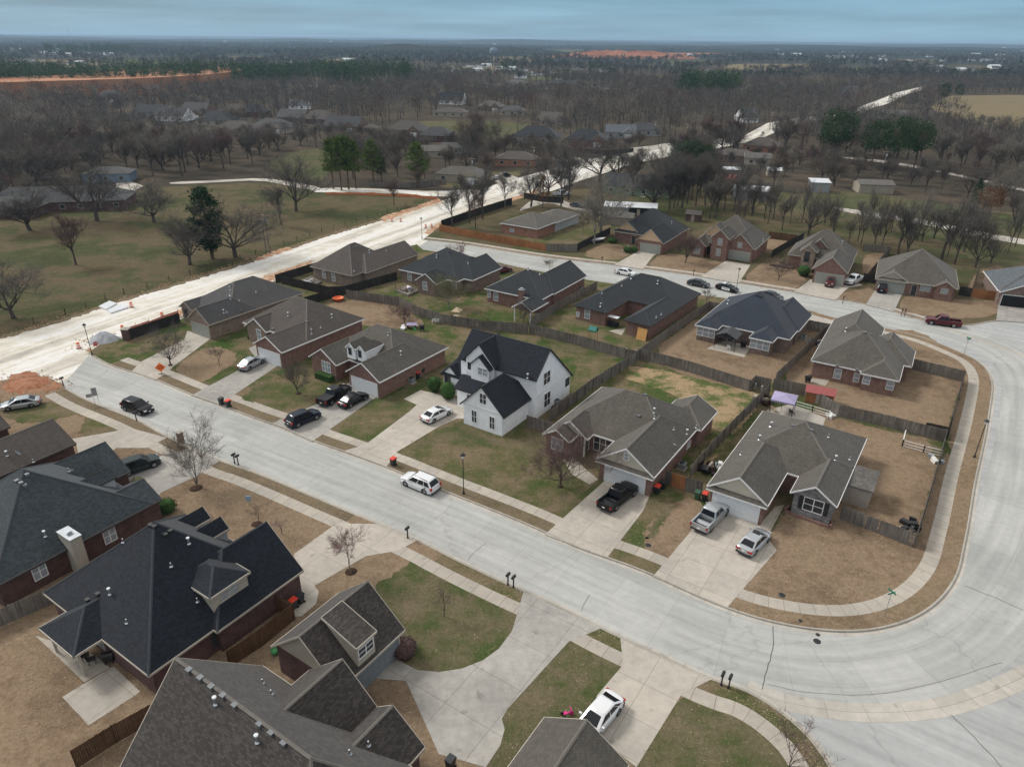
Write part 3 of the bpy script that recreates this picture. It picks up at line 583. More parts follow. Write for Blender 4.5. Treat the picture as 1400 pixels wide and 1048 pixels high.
# ------------------------------------------------------------------ houses: measured plans
def bk(u, v, ax='v', ends='gh', p=.7, ze=2.75, w=None, d=None, **k):
    r = dict(u=u, v=v, ax=ax, ends=ends, p=p, ze=ze, w=w, d=d); r.update(k); return r
HOUSES = [
 dict(k='A6', label='tan brick corner house with grey shingles and a stone front gable', ang=-33.5, roof='taupe', wall='red', trim='white',
  B=[bk([(967,663),(1144.7,693)], [(1083,648),(1047,562)], 'u', 'hh', .56),
     bk([(967,663),(1050,691.5)], [(967,663),(1050,691.5)], d=12, gm='cream', pent=1),
     bk([(1080,672.5),(1144.7,693)], [(1080,672.5),(1144.7,693)], d=9, p=.67, wm='stone', gm='stone')],
  W=[(2,'f',1112,690.6,1.9,1.5,2,'shutter')], G=[(1,'f',1006,688,4.9,2.13,'white')], D=[],
  pipes=[(1038,601),(1053,583),(1132.5,597.5),(1142,629),(1161.6,628),(1013,621),(1054,583)], vents=[(1109,588),(1084,582)]),
 dict(k='A5', label='red brick house with cream garage gable and bare purple tree in front', ang=-33.5, roof='taupe', wall='red', trim='white',
  B=[bk([(742.5,592),(894.4,653)], [(826,598),(826,529)], 'u', 'hh', .62),
     bk([(815,626),(894.4,653)], [(815,626),(894.4,653)], d=13, gm='cream', pent=1),
     bk([(742.5,592),(778.5,605)], [(742.5,592),(778.5,605)], d=8, p=.62),
     bk([(757,583),(803,601)], [(800,600)], d=6, p=.72, gm='cream', open_front=1),
     bk([(925,545),(981.5,562.4)], [(981.5,562.4)], ends='hg', d=-6, p=.55)],
  W=[(0,'f',824,606,2.3,2.2,3,''),(2,'f',762,606,1.5,1.6,2,''),(1,'r',943,606,1.1,.7,1,''),(0,'r',959,590,.8,1.0,1,''),(1,'fg',856.6,624,.5,.8,1,'')],
  G=[(1,'f',854.5,647,4.9,2.13,'white')], D=[(0,'f',800,607)],
  pipes=[(894,564),(895,572),(921,587),(939,593),(951.5,584.5)], vents=[(882,540),(873,569)], dish=[(922.5,615)]),
 dict(k='A4', label='white two-storey house with black roof, tallest house in the block', ang=-33.5, roof='black', wall='white', trim='black',
  B=[bk([], [], 'u', 'gg', .97, 3.0, rect=(-9.9,3.0,-15.55,-5.6), ry=-12.1, zf=6.0),
     bk([(630.4,550),(688.8,571)], [(688.8,571)], d=8.5, p=.98, ze=2.95, gm='white'),
     bk([(602,511),(630,518.5)], [(602,511)], d=7, p=1.0, ze=2.75, gm='white'),
     bk([], [], 'v', 'gg', 1.08, 6.35, rect=(-8.6,-3.3,-16.0,-11.2), gm='white', oh=.3),
     bk([], [], 'v', 'gg', .95, 6.1, rect=(-7.2,-3.7,-16.7,-14.6), gm='white', oh=.25),
     bk([], [], 'u', 'gg', .55, 2.95, rect=(-8.5,-4.4,-18.4,-14.0), ridge=0),
     bk([], [], 'u', 'hg', .85, 2.95, rect=(-13.0,-8.2,-15.7,-6.6), hl=3.0)],
  W=[(1,'fg',660.4,545,.95,1.35,2,'clear'),(1,'f',648.4,569,.7,1.7,2,'clear'),(1,'f',672.8,577.8,.7,1.7,2,'clear'),(0,'rg',747.6,516,1.6,1.7,2,'clear'),
     (0,'r',748,542.5,1.5,2.0,2,'clear'),(0,'r',775.6,521,1.0,1.1,1,'dark'),(4,'f',660,507,1.5,1.0,2,''),(3,'f',642.5,500,.6,.9,1,'dark'),(2,'f',612,521,1.0,1.6,2,'dark')], G=[], D=[(5,'f',643,533)],
  pipes=[(721,534)], vents=[]),
 dict(k='A3', label='red brick house with two small white roof dormers', ang=-33.5, roof='taupe', wall='red', trim='white',
  B=[bk([(423.4,486),(518.7,522.7)], [(470,489),(616.5,475)], 'u', 'hh', .62),
     bk([(472.3,507),(518.7,522.7)], [(472.3,507),(518.7,522.7)], d=12, p=.66),
     bk([(423.4,486),(459.5,499.5)], [(423.4,486),(459.5,499.5)], d=9, p=.66),
     bk([(471.5,474),(484.5,478)], [(478,476)], d=4, p=.9, ze=5.1, z0=3.4, gm='white', wm='white', oh=.12, ridge=0),
     bk([(486,478),(499,482)], [(492,480)], d=4, p=.9, ze=5.1, z0=3.4, gm='white', wm='white', oh=.12, ridge=0)],
  W=[(2,'f',446,499,1.7,1.6,3,''),(3,'f',478,473.5,.5,.95,1,'dark'),(4,'f',491.5,477.5,.5,.95,1,'dark')],
  G=[(1,'f',498,524,4.9,2.13,'white')], D=[(0,'f',470,512)],
  pipes=[(548,485),(531,458),(530,445)], vents=[(531,456)]),
 dict(k='A2', label='brick house with brown shingles and white garage door, silver sedan in its drive', ang=-33.5, roof='brown', wall='red', trim='white',
  B=[bk([(332,440),(383.5,482.6)], [(340,443)], 'u', 'hh', .62, d=13),
     bk([(345.5,468.7),(383.5,482.6)], [(345.5,468.7),(496.9,438.8)], 'v', 'gh', .56),
     bk([(338,443),(364,454)], [(348,449)], d=7, p=.66, wm='tan', gm='tan'),],
  W=[(2,'f',354,456,1.0,1.7,1,''),(0,'f',343,452,.8,1.4,1,'')], G=[(1,'f',368,483,4.9,2.13,'white')], D=[],
  pipes=[(394,432),(425.5,450),(438.5,448),(453.7,434),(426,456.5)], vents=[(419.6,440),(373,450)]),
 dict(k='A1', label='tan brick house nearest the junction with smooth dark grey roof', ang=-33.5, roof='grey', wall='tan', trim='tan',
  B=[bk([(244,418.6),(287,443.8)], [(268,420),(417,400)], 'v', 'hh', .6),
     bk([(255.5,434),(287,443.8)], [(255.5,434),(287,443.8)], d=10, p=.76),
     bk([(244,418.6),(263,424)], [(244,418.6)], d=8, p=.66)],
  W=[(2,'f',254,427,.9,1.5,1,'dark')], G=[(1,'f',272,448,4.9,2.2,'tan')], D=[],
  pipes=[(314,391.5),(315,396.5),(314,403),(315,409),(327,411),(350,399.5),(306,428),(310,427)], vents=[(313,384),(323,381),(332,378.5),(341.5,376.5)], dish=[(332,433)]),
 dict(k='A7', label='tan brick house with brown hipped roof beside the torn-up road', ang=-32, roof='brown', wall='tan', trim='tan',
  B=[bk([(423.4,364),(478.8,378)], [(423.4,364),(545,356)], 'v', 'hh', .72),
     bk([(560,352),(571.5,347)], [(500,373),(571.5,347)], 'v', 'hg', .62, w=-8)],
  W=[(0,'f',443,375,.8,1.5,1,''),(0,'f',456,379,.8,1.5,1,''),(0,'r',503,377,.8,1.5,1,'')], G=[], D=[],
  pipes=[(505,346),(528,343),(484,371)], vents=[(487,337.5),(495,332.5),(502,329),(510,328)]),
 dict(k='A8', label='dark-roofed brick house behind the tall pale bare tree, wooden deck at its back', ang=-32, roof='slate', wall='redtan', trim='white',
  B=[bk([(544.4,367.8),(620.4,387)], [(544.4,367.8),(668,361)], 'v', 'hh', .62),
     bk([(568,382),(595,389)], [(580,385)], d=6, p=.66),
     bk([(672,372),(679.6,364)], [(640,382),(679.6,364)], 'v', 'hg', .6, w=-8)],
  W=[(1,'f',581,389,1.0,1.6,1,''),(0,'f',560,378,.9,1.5,1,''),(0,'f',622,390,.9,1.4,1,'')], G=[], D=[],
  pipes=[(597,352),(640,360)], vents=[(615,345),(645,352)]),
 dict(k='A9', label='dark-roofed red brick house with a brick chimney and a rear porch roof', ang=-32, roof='slate', wall='red', trim='white',
  B=[bk([(662,394),(731,415)], [(662,394),(775,388)], 'v', 'hh', .62),
     bk([(790,384),(801.7,376.8)], [(750,400),(801.7,376.8)], 'v', 'hg', .66, w=-8),
     bk([(702,418),(727,426)], [(715,423)], ends='gh', d=6, p=.6, open_front=1)],
  W=[(0,'f',678,406,.9,1.5,1,''),(0,'f',663,400,.6,1.4,1,''),(0,'r',738,416,.9,1.3,1,'')], G=[], D=[],
  pipes=[(722,369),(738,375)], vents=[(723,363),(718,364)], chim=[(713,404,'red',1.0,.8,1.1)]),
 dict(k='A10', label='black-roofed brick house with U-shaped back and a boarded orange wall panel', ang=-36, roof='slate', wall='red', trim='dark',
  B=[bk([(783.7,416.7),(889.3,445.8)], [(866,411.6),(953.7,400)], 'u', 'hh', .6),
     bk([(783.7,416.7),(830,427)], [(783.7,416.7),(828.8,427)], d=13, ends='hh', p=.62),
     bk([(854.5,436),(889.3,445.8)], [(854.5,436),(889.3,445.8)], d=14, ends='hh', p=.62)],
  W=[(1,'f',803,429,1.0,1.7,1,''),(1,'f',790,431,.5,.8,1,'')], G=[], D=[(1,'r',838,438)],
  pipes=[(863,381),(850,391),(823,401),(821,419),(897,434),(904,430),(899,388),(840,383)], vents=[(905,373),(912,376)]),
 dict(k='A11', label='blue-black hipped roof house with patio gazebo in a bare brown yard', ang=-33.5, roof='navy', wall='redtan', trim='white',
  B=[bk([(950,443.6),(1075.7,469.3)], [(1014,450),(1106,427)], 'u', 'hh', .62),
     bk([(950,443.6),(981.4,450.7)], [(950,443.6),(981.4,450.7)], d=6, ends='hh', p=.6),
     bk([(1025.7,459),(1057,468)], [(1025.7,459),(1057,468)], d=6, ends='hh', p=.6),
     bk([(1102,437),(1110.7,430.7)], [(1090,452),(1110.7,430.7)], 'v', 'hg', .7, w=-7.5)],
  W=[(1,'f',965.7,454,3.0,1.5,3,''),(2,'f',1041.4,471.6,3.0,1.5,3,'')], G=[], D=[(0,'f',1000,456)],
  pipes=[(995,415)], vents=[(1035,404),(1040,406)]),
 dict(k='A12', label='red brick house with grey hipped roof inside the fenced curve', ang=-31, roof='taupe', wall='red', trim='white',
  B=[bk([(1109,491.6),(1230,521)], [(1141,499),(1250,478)], 'u', 'hh', .64),
     bk([(1176,509),(1230,521)], [(1176,509),(1230,521)], d=7, ends='hh', p=.62),
     bk([(1109,491.6),(1137,498.5)], [(1109,491.6)], d=6, ends='hh', p=.5),
     bk([(1225,500),(1252,480)], [(1240,500),(1252,480)], 'v', 'hg', .66, w=-7.5),
     bk([(1109,491.6)], [(1200,447)], 'v', 'hg', .66, w=8, d=-12)],
  W=[(1,'f',1184,519,.9,1.2,1,''),(1,'f',1217,527,.9,1.2,1,''),(2,'f',1122,504,1.9,2.0,2,''),(0,'f',1145,511,.9,1.5,1,''),(0,'f',1171,516,.7,1.3,1,'')], G=[], D=[],
  pipes=[(1156,453)], vents=[(1182,455),(1190,457),(1145,500),(1172,506)]),
 dict(k='C1', label='low orange brick ranch with a light blue sunroom behind the fence bend', ang=-33, roof='taupe', wall='orange', trim='white',
  B=[bk([(683.5,304.7),(724.5,312.4)], [(683.5,304.7)], 'u', 'hh', .40, d=14, w=11.5, ze=2.6),
     bk([(742.5,302),(760.5,304.7)], [(760.5,304.7),(785,290.5)], 'v', 'hh', .34, w=-9, ze=2.5, wm='palewall')],
  W=[(1,'f',752,312,2.2,1.4,2,'clear'),(0,'f',700,315,1.2,.8,1,'')], G=[], D=[], pipes=[(733,285)], vents=[(738,287)]),
 dict(k='C2', label='dark green-roofed brick house with a peach triangle over the garage', ang=-31, roof='slate', wall='red', trim='cream',
  B=[bk([(839,315),(907,333.5)], [(862,319)], 'u', 'hh', .75, d=14),
     bk([(872,326.6),(907,333.5)], [(872,326.6),(907,333.5)], d=11, p=.9, gm='peach'),
     bk([(839,315),(870,322.7)], [(839,315)], d=8, p=.75, gm='peach')],
  W=[(2,'f',848,325,1.3,1.5,2,'')], G=[(1,'f',889,338,4.9,2.13,'tan')], D=[(0,'f',866,329)], pipes=[(918,306)], vents=[]),
 dict(k='C3', label='two-storey red brick house with three stacked front gables', ang=-31, roof='taupe', wall='red', trim='cream',
  B=[bk([(943,333),(1032,342)], [(975,332)], 'u', 'hh', .8, d=14, ze=3.2),
     bk([(990.5,334.3),(1032,342)], [(990.5,334.3),(1032,342)], d=12, p=.9, ze=3.0),
     bk([(943.4,334),(964,338)], [(943.4,334)], d=8, p=.9),
     bk([(974,322),(998,327)], [(986,326)], d=7, p=.9, ze=5.2),
     bk([(965,316),(992,320)], [(980,319)], d=6, p=.85, ze=5.2, gm='peach', wm='peach')],
  W=[(1,'fg',1011.5,335,.9,1.2,1,''),(2,'f',953,342,1.4,1.7,2,''),(3,'f',984.5,330,1.0,1.5,2,''),(3,'f',982,345,1.0,1.6,2,''),(4,'f',971,327,.6,1.3,1,'dark')],
  G=[(1,'f',1009,356,4.9,2.13,'tan')], D=[(0,'f',968,348)], pipes=[(1043,330)], vents=[]),
 dict(k='C4', label='red brick house with arched stone entry and two arched garage doors', ang=-29, roof='taupe', wall='red', trim='cream',
  B=[bk([(1075.8,348.5),(1160,371)], [(1110,352)], 'u', 'hh', .85, d=12, ze=3.0),
     bk([(1111.8,365),(1159.4,374)], [(1111.8,365),(1159.4,374)], d=11, p=.85, ze=3.0),
     bk([(1095,341),(1117,346)], [(1105,344)], d=6, p=.9, ze=4.6, wm='stonetan', gm='stonetan'),
     bk([(1107,336),(1132,341)], [(1120,338)], d=6, p=.9, ze=5.0)],
  W=[(2,'f',1104,347,1.0,2.2,1,'dark'),(3,'f',1120,345,.9,1.1,1,'')],
  G=[(1,'f',1124.7,377,2.7,2.3,'tan'),(1,'f',1144,379.5,2.7,2.3,'tan')], D=[], pipes=[(1151,333)], vents=[]),
 dict(k='C5', label='wide red brick house with grey roof and a dark vehicle before its garage', ang=-27, roof='taupe', wall='red', trim='cream',
  B=[bk([(1196.8,379.4),(1312,399)], [(1245,386)], 'u', 'hh', .7, d=15),
     bk([(1196.8,379.4),(1243,387.5)], [(1196.8,379.4)], d=9, p=.55, gm='taupewall', pent=1),
     bk([(1276.6,391),(1308.8,397.4)], [(1276.6,391)], d=9, p=.6)],
  W=[(0,'f',1265.5,393,1.8,1.4,2,''),(2,'f',1291,398,1.2,1.0,2,'')], G=[(1,'f',1221,391,4.9,2.13,'tan')], D=[(0,'f',1250,394)], pipes=[], vents=[(1238,352)]),
 dict(k='C6', label='blue-grey roofed house at the far right edge with its garage standing open', ang=-20, roof='bluegrey', wall='redtan', trim='white',
  B=[bk([(1365.5,397.4)], [(1365.5,397.4)], 'u', 'hh', .6, d=14, w=22),
     bk([(1367,398)], [(1367,399)], w=8.5, d=9, p=.5, ends='gh', gm='redtan')],
  W=[], G=[(1,'f',1389,404,6.6,2.2,'open')], D=[], pipes=[], vents=[]),
 dict(k='B1', label='brown-roofed house at the left edge with a satellite dish', ang=-31.5, roof='brown', wall='darkbrick', trim='dark',
  B=[bk([(104,606)], [(104,606)], 'v', 'gg', .55, w=-8, d=-24),
     bk([(14,583)], [(14,583)], 'v', 'gg', .6, w=-9, d=-14)],
  W=[], G=[], D=[], pipes=[(10,623),(47,635)], vents=[], dish=[(26,625)]),
 dict(k='B2', label='teal-grey roofed house with a tall tan boxed chimney on its side wall', ang=-33, roof='tealgrey', wall='darkbrick', trim='dark',
  B=[bk([(221.6,682)], [(183,673)], 'u', 'hh', .72, w=-15.5, d=-15),
     bk([(221.6,682)], [(221.6,682)], 'v', 'hg', .55, w=-5.5, d=-12),
     bk([(178.7,644)], [(178.7,644)], 'v', 'gg', .62, w=-8, d=-14),
     bk([(144,640)], [(144,640)], 'v', 'gg', .85, ze=4.7, w=-1.9, d=-3.4, z0=3.2, wm='palewall', gm='palewall', oh=.18, ridge=0),
     bk([(160,651)], [(160,651)], 'v', 'gg', .85, ze=4.7, w=-1.9, d=-3.4, z0=3.2, wm='palewall', gm='palewall', oh=.18, ridge=0)],
  W=[(0,'r',150,731,1.1,1.5,2,''),(0,'r',54,780,1.1,1.5,2,'')], G=[], D=[], pipes=[(62,733),(94,644)], vents=[(37,649),(23,657.5),(29,660.5),(34,664)],
  chim=[(101,750,'tan',2.3,1.0,1.4)]),
 dict(k='B3', label='large near-black roofed brick house with covered back porch and patio slab', ang=-33.5, roof='black', wall='wine', trim='cream',
  B=[bk([(62.6,807.6),(203,923.5)], [(203,923.5),(310,734)], 'v', 'hh', .97),
     bk([(415,779)], [(415,779)], 'v', 'hg', .85, w=-8.5, d=-9),
     bk([(53,857.7),(100,898.4)], [(53,857.7),(100,898.4)], 'v', 'hh', .6, d=8, open_front=1),
     bk([(284,817),(342.6,781)], [(284,817),(342.6,781)], 'u', 'hh', .55, ze=5.25, z0=3.0, w=-4.8, wm='creamwall', oh=.25),
     bk([(289,708)], [(289,708)], 'v', 'gg', .9, ze=4.9, w=-2.1, d=-3.6, z0=3.2, wm='palewall', gm='palewall', oh=.18, ridge=0),
     bk([(314,722)], [(314,722)], 'v', 'gg', .9, ze=4.9, w=-2.1, d=-3.6, z0=3.2, wm='palewall', gm='palewall', oh=.18, ridge=0)],
  W=[(3,'r',314,808,1.7,.8,2,''),(0,'r',297,874,.9,1.7,2,'dark'),(0,'f',140,888,1.4,1.7,2,'')], G=[], D=[],
  pipes=[(258.5,743),(234,774),(270,822),(150.5,812),(173.5,851),(168.5,741)], vents=[(201,715),(206,718),(211,720),(226,731),(233,726),(120,820),(134,812)]),
 dict(k='B4', label='mottled grey-brown roofed house with side garage and boxy cream dormer', ang=-33.5, roof='mottled', wall='wine', trim='cream',
  B=[bk([(360,909)], [(385,927)], 'u', 'gh', 1.03, ze=2.8, d=-12, w=19),
     bk([(370,883),(554,860)], [(554,860),(372,884)], 'v', 'gg', .85, gm='creamwall'),
     bk([(530,985)], [(530,985)], 'v', 'gg', .9, w=-8, d=-12),
     bk([(581,1021)], [(578,1018)], 'v', 'gg', .8, w=-5.5, d=-10),
     bk([(250,1048),(350,1130)], [(250,1100)], 'v', 'gh', .8, ze=2.9, d=7),
     bk([(487,887),(515.5,862)], [(487,887),(515.5,862)], 'u', 'gg', .0, ze=5.1, z0=3.0, w=-3.6, wm='creamwall', oh=.2, shed=.32, ridge=0)],
  W=[(5,'r',500,886,1.5,.85,2,'clear')], G=[(1,'r',520,893,4.9,2.3,'grey')], D=[],
  pipes=[(295,962),(371,948),(359,933),(352,1014),(504,1018),(478,1030)],
  vents=[(258.5,916),(274,927),(289,939),(305,951),(321,964),(355,990),(371,1002),(388,1016)]),
 dict(k='B5', label='grey-brown roofed house at the bottom edge beside a white parked car', ang=-33.5, roof='taupe', wall='redtan', trim='cream',
  B=[bk([(738,988),(860,1045)], [(860,1045)], 'v', 'gg', .62, d=-13)], W=[], G=[], D=[], pipes=[], vents=[]),
]
# ------------------------------------------------------------------ house builder
def roof_solid(b, shade=0):
    """top planes, eave edge and ridge lines of one block in the house frame"""
    x0, x1, y0, y1 = b['r']; z = b['ze']; (ax_, ay), (bx, by) = b['ridge_pts']; zr = z+b['rise']
    zf = b.get('zf', z); A, B_, C_, D_ = (x0, y0, zf), (x1, y0, zf), (x1, y1, z), (x0, y1, z); p, q = (ax_, ay, zr), (bx, by, zr)
    hip = []
    if b['ax'] == 'u':
        f = [[A, B_, q, p], [C_, D_, p, q]]
        if b['ends'][0] == 'h': f.append([D_, A, p]); hip += [(D_, p), (A, p)]
        if b['ends'][1] == 'h': f.append([B_, C_, q]); hip += [(B_, q), (C_, q)]
    else:
        f = [[B_, C_, q, p], [D_, A, p, q]]
        if b['ends'][0] == 'h': f.append([A, B_, p]); hip += [(A, p), (B_, p)]
        if b['ends'][1] == 'h': f.append([C_, D_, q]); hip += [(C_, q), (D_, q)]
    return f, p, q, hip
def build_house(h, lod=0):
    plan(h); o = thing('house', h['label'], 'house', (h['o'].x, h['o'].y, 0), R(h['ang']), h.get('group'))
    roofm = h['roof']; tm = 'trim_'+h['trim']; wallm = h['wall']
    rb, tb, cb = MB(), MB(), MB(); walls = {}
    def wm(k): return walls.setdefault((k, cur[0]), MB())
    cur = [0]
    for bi, b in enumerate(h['B']):
        cur[0] = bi; x0, x1, y0, y1 = b['r']; z = b['ze']; oh = b.get('oh', .42); g_ = .22; th = .16
        f, p, q, hip = roof_solid(b)
        if b.get('shed'):
            s = b['shed']; zz = z+(x1-x0)*s
            f = [[(x0, y0, zz), (x1, y0, z), (x1, y1, z), (x0, y1, zz)]]; p = q = (x0, (y0+y1)/2, zz)
        for fc in f:
            c_ = [v for i, v in enumerate(fc) if v != fc[i-1]]
            if len(c_) > 2: rb.poly(c_, roofm)
            # soffit plane
            if len(c_) > 2: tb.poly([(a, b2, c-th) for a, b2, c in c_][::-1], tm)
        # edge boards
        edges = []
        zf = b.get('zf', z); pts = [(x0, y0, zf), (x1, y0, zf), (x1, y1, z), (x0, y1, z)]
        if b.get('shed'):
            pts = f[0]; edges = [(pts[i], pts[(i+1) % 4]) for i in range(4)]
        elif b['ax'] == 'u':
            edges = [(pts[0], pts[1]), (pts[2], pts[3])]
            edges += [(pts[1], pts[2])] if b['ends'][1] == 'h' else [(pts[1], q), (q, pts[2])]
            edges += [(pts[3], pts[0])] if b['ends'][0] == 'h' else [(pts[3], p), (p, pts[0])]
        else:
            edges = [(pts[1], pts[2]), (pts[3], pts[0])]
            edges += [(pts[0], pts[1])] if b['ends'][0] == 'h' else [(pts[0], p), (p, pts[1])]
            edges += [(pts[2], pts[3])] if b['ends'][1] == 'h' else [(pts[2], q), (q, pts[3])]
        for a, c in edges:
            if a == c: continue
            d = Vector((c[0]-a[0], c[1]-a[1])); nrm = Vector((d.y, -d.x)).normalized()*.035 if d.length > 0 else Vector((0, 0))
            lift = .012
            a2 = (a[0]+nrm.x, a[1]+nrm.y); c2 = (c[0]+nrm.x, c[1]+nrm.y)
            tb.poly([(*a2, a[2]-th-.03), (*c2, c[2]-th-.03), (*c2, c[2]+lift), (*a2, a[2]+lift)], tm)
            tb.poly([(*a2, a[2]+lift), (*c2, c[2]+lift), (c[0]-nrm.x*.6, c[1]-nrm.y*.6, c[2]+lift), (a[0]-nrm.x*.6, a[1]-nrm.y*.6, a[2]+lift)], tm)
            tb.poly([(*c2, c[2]-th-.03), (*a2, a[2]-th-.03), (a[0]-nrm.x, a[1]-nrm.y, a[2]-th-.03), (c[0]-nrm.x, c[1]-nrm.y, c[2]-th-.03)], tm)
        if b.get('ridge', 1) and not lod:
            for a, c in hip+([(p, q)] if p != q else []):
                a, c = Vector(a), Vector(c); d = (c-a).normalized(); s = d.cross(Vector((0, 0, 1))).normalized()*.12; up = Vector((0, 0, .03))
                lo_ = Vector((0, 0, -.035))
                cb.poly([a+s+lo_, c+s+lo_, c+up, a+up]); cb.poly([a+up, c+up, c-s+lo_, a-s+lo_])
        # walls: the cross-section drawn out along the ridge, standing just inside the eaves
        k = b.get('wm', wallm); gm = b.get('gm', k); z0 = b.get('z0', -.1)
        lo0, hi0 = (b['ends'][0] == 'g'), (b['ends'][1] == 'g'); sl = b['rise']/b['hwid'] if b['hwid'] and not b.get('shed') else 0
        w_ = wm(k) if z0 < 1 else MB(); dorm = w_ if z0 >= 1 else None
        if b['ax'] == 'u': X0, X1 = x0+(g_ if lo0 else oh), x1-(g_ if hi0 else oh); Y0, Y1 = y0+oh, y1-oh
        else: X0, X1 = x0+oh, x1-oh; Y0, Y1 = y0+(g_ if lo0 else oh), y1-(g_ if hi0 else oh)
        if b.get('shed'): X0, X1, Y0, Y1 = x0+.02, x1-oh, y0+oh*.8, y1-oh*.8
        b['wall'] = (X0, X1, Y0, Y1)
        zt = z+oh*sl*.9-.03-th*.3 if not b.get('shed') else z+oh*b['shed']-.05
        if b.get('open_front'):
            # porch: slim posts carry the eave
            for px_ in (X0+.08, X1-.08):
                w2 = MB(); w2.box(px_-.09, px_+.09, Y0, Y0+.18, z0, z); w2.build('post', tm, o)
            Y0p = Y0
            if gm != k or 1:
                gb = wm(gm)
                if lo0: gb.poly([(X0, Y0+.05, z-.02), (X1, Y0+.05, z-.02), ((X0+X1)/2, Y0+.05, z+b['rise']-th-.12)])
            b['wz'] = z; continue
        ztf = zt+(b['zf']-z if 'zf' in b else 0)
        w_.raw([(X0, Y0, z0), (X1, Y0, z0), (X1, Y1, z0), (X0, Y1, z0), (X0, Y0, ztf), (X1, Y0, ztf), (X1, Y1, zt), (X0, Y1, zt)], [(0, 1, 5, 4), (1, 2, 6, 5), (2, 3, 7, 6), (3, 0, 4, 7)])
        if b.get('shed'):
            zz = z+(x1-x0)*b['shed']-.06
            for yy, fl in ((Y0, 1), (Y1, 0)):
                t = [(X0, yy, zt), (X1, yy, zt), (X0, yy, zz)]; w_.poly(t if fl else t[::-1])
        gb = wm(gm) if not dorm else dorm; zp = z+b['rise']-th-.04
        if sl:
            if b['ax'] == 'u':
                mY = b.get('ry', (Y0+Y1)/2)
                if lo0: gb.poly([(X0, Y1, zt), (X0, Y0, ztf), (X0, mY, zp)])
                if hi0: gb.poly([(X1, Y0, ztf), (X1, Y1, zt), (X1, mY, zp)])
            else:
                mX = (X0+X1)/2
                if lo0: gb.poly([(X0, Y0, zt), (X1, Y0, zt), (mX, Y0, zp)])
                if hi0: gb.poly([(X1, Y1, zt), (X0, Y1, zt), (mX, Y1, zp)])
        if dorm: dorm.build('dormer_wall', k, o)
        if b.get('pent'):
            # a narrow strip of shingles under the gable
            y_ = Y0; zb = z-.03
            rb.poly([(x0+.03, y_-.5, zb-.12), (x1-.03, y_-.5, zb-.12), (x1-.35, y_-.01, zb+.22), (x0+.35, y_-.01, zb+.22)], roofm)
            tb.box(x0+.03, x1-.03, y_-.53, y_-.5, zb-.28, zb-.105, tm); tb.poly([(x0, y_-.5, zb-.27), (x0, y_, zb-.27), (x1, y_, zb-.27), (x1, y_-.5, zb-.27)], tm)
    rb.build('roof', parent=o)
    tb.build('fascia', parent=o)
    if cb.f: cb.build('ridge_cap', 'ridge_dark' if roofm in ('slate', 'black', 'navy', 'tealgrey') else 'ridge_light', o)
    for (k, i_), w_ in walls.items():
        if w_.f: w_.build('wall' if len(w_.f) > 1 else 'gable', k, o)
    h['obj'] = o
    if h['k'] == 'A4':
        for i, sd in ((1, 'f'), (0, 'r')):
            X0, X1, Y0, Y1 = h['B'][i]['wall']; m_ = MB()
            if sd == 'f': m_.box(X0, X1, Y0-.03, Y0-.002, 3.0, 3.16)
            else: m_.box(X1+.002, X1+.03, Y0, Y1, 3.3, 3.46)
            m_.build('band', 'trim_white', o)
    def frame_at(i, side, px, py):
        """where the sight line meets a wall of block i"""
        b = h['B'][i]; X0, X1, Y0, Y1 = b['wall'] if 'wall' in b else b['r']; a = R(h['ang']); s0 = side[0]
        d = ray(px, py); dl = Vector((d.x*math.cos(a)+d.y*math.sin(a), -d.x*math.sin(a)+d.y*math.cos(a), d.z))
        c = Vector((-h['o'].x, -h['o'].y, CAMH)); cl = Vector((c.x*math.cos(a)+c.y*math.sin(a), -c.x*math.sin(a)+c.y*math.cos(a), c.z))
        ax_, val = {'f': (1, Y0), 'b': (1, Y1), 'l': (0, X0), 'r': (0, X1)}[s0]
        t = (val-cl[ax_])/dl[ax_]; return cl+dl*t, {'f': 0, 'r': R(90), 'b': R(180), 'l': R(-90)}[s0], (X0, X1, Y0, Y1)
    for i, side, px, py, ww, hh, n, kind in h['W']:
        c, rz, lim = frame_at(i, side, px, py)
        b = h['B'][i]; c.z = max(c.z, .6+hh/2)
        if side[0] in 'fb': c.x = min(max(c.x, lim[0]+ww/2+.15), lim[1]-ww/2-.15)
        else: c.y = min(max(c.y, lim[2]+ww/2+.15), lim[3]-ww/2-.15)
        if len(side) == 1: c.z = min(c.z, b['ze']-hh/2-.12)
        wn = MB(); fr = .07; wn.box(-ww/2-fr, ww/2+fr, -.05, .02, hh/2, hh/2+fr); wn.box(-ww/2-fr, ww/2+fr, -.07, .02, -hh/2-fr, -hh/2)
        wn.box(-ww/2-fr, -ww/2, -.05, .02, -hh/2, hh/2); wn.box(ww/2, ww/2+fr, -.05, .02, -hh/2, hh/2)
        for k in range(1, n): x = -ww/2+ww*k/n; wn.box(x-.045, x+.045, -.045, .02, -hh/2, hh/2)
        wn.box(-ww/2, ww/2, -.042, .02, -.03, .03)
        fm = 'trim_dark' if kind == 'dark' else ('trim_white' if h['trim'] != 'cream' else 'trim_cream')
        wo = wn.build('window', 'trim_black' if (kind == 'dark' and h['k'] == 'A4') else 'trim_white' if kind == 'clear' else fm, o); wo.location = c; wo.rotation_euler = (0, 0, rz)
        gl = MB(); gl.box(-ww/2, ww/2, -.022, .01, -hh/2, hh/2); gl.build('pane', 'blind_glass' if (kind == '' and hh < 2) else 'glass', wo)
        if kind == 'shutter':
            for s in (-1, 1): sh = MB(); sh.box(-.22, .22, -.05, .02, -hh/2-.05, hh/2+.05); so = sh.build('shutter', 'trim_black', wo); so.location = (s*(ww/2+.34), 0, 0)
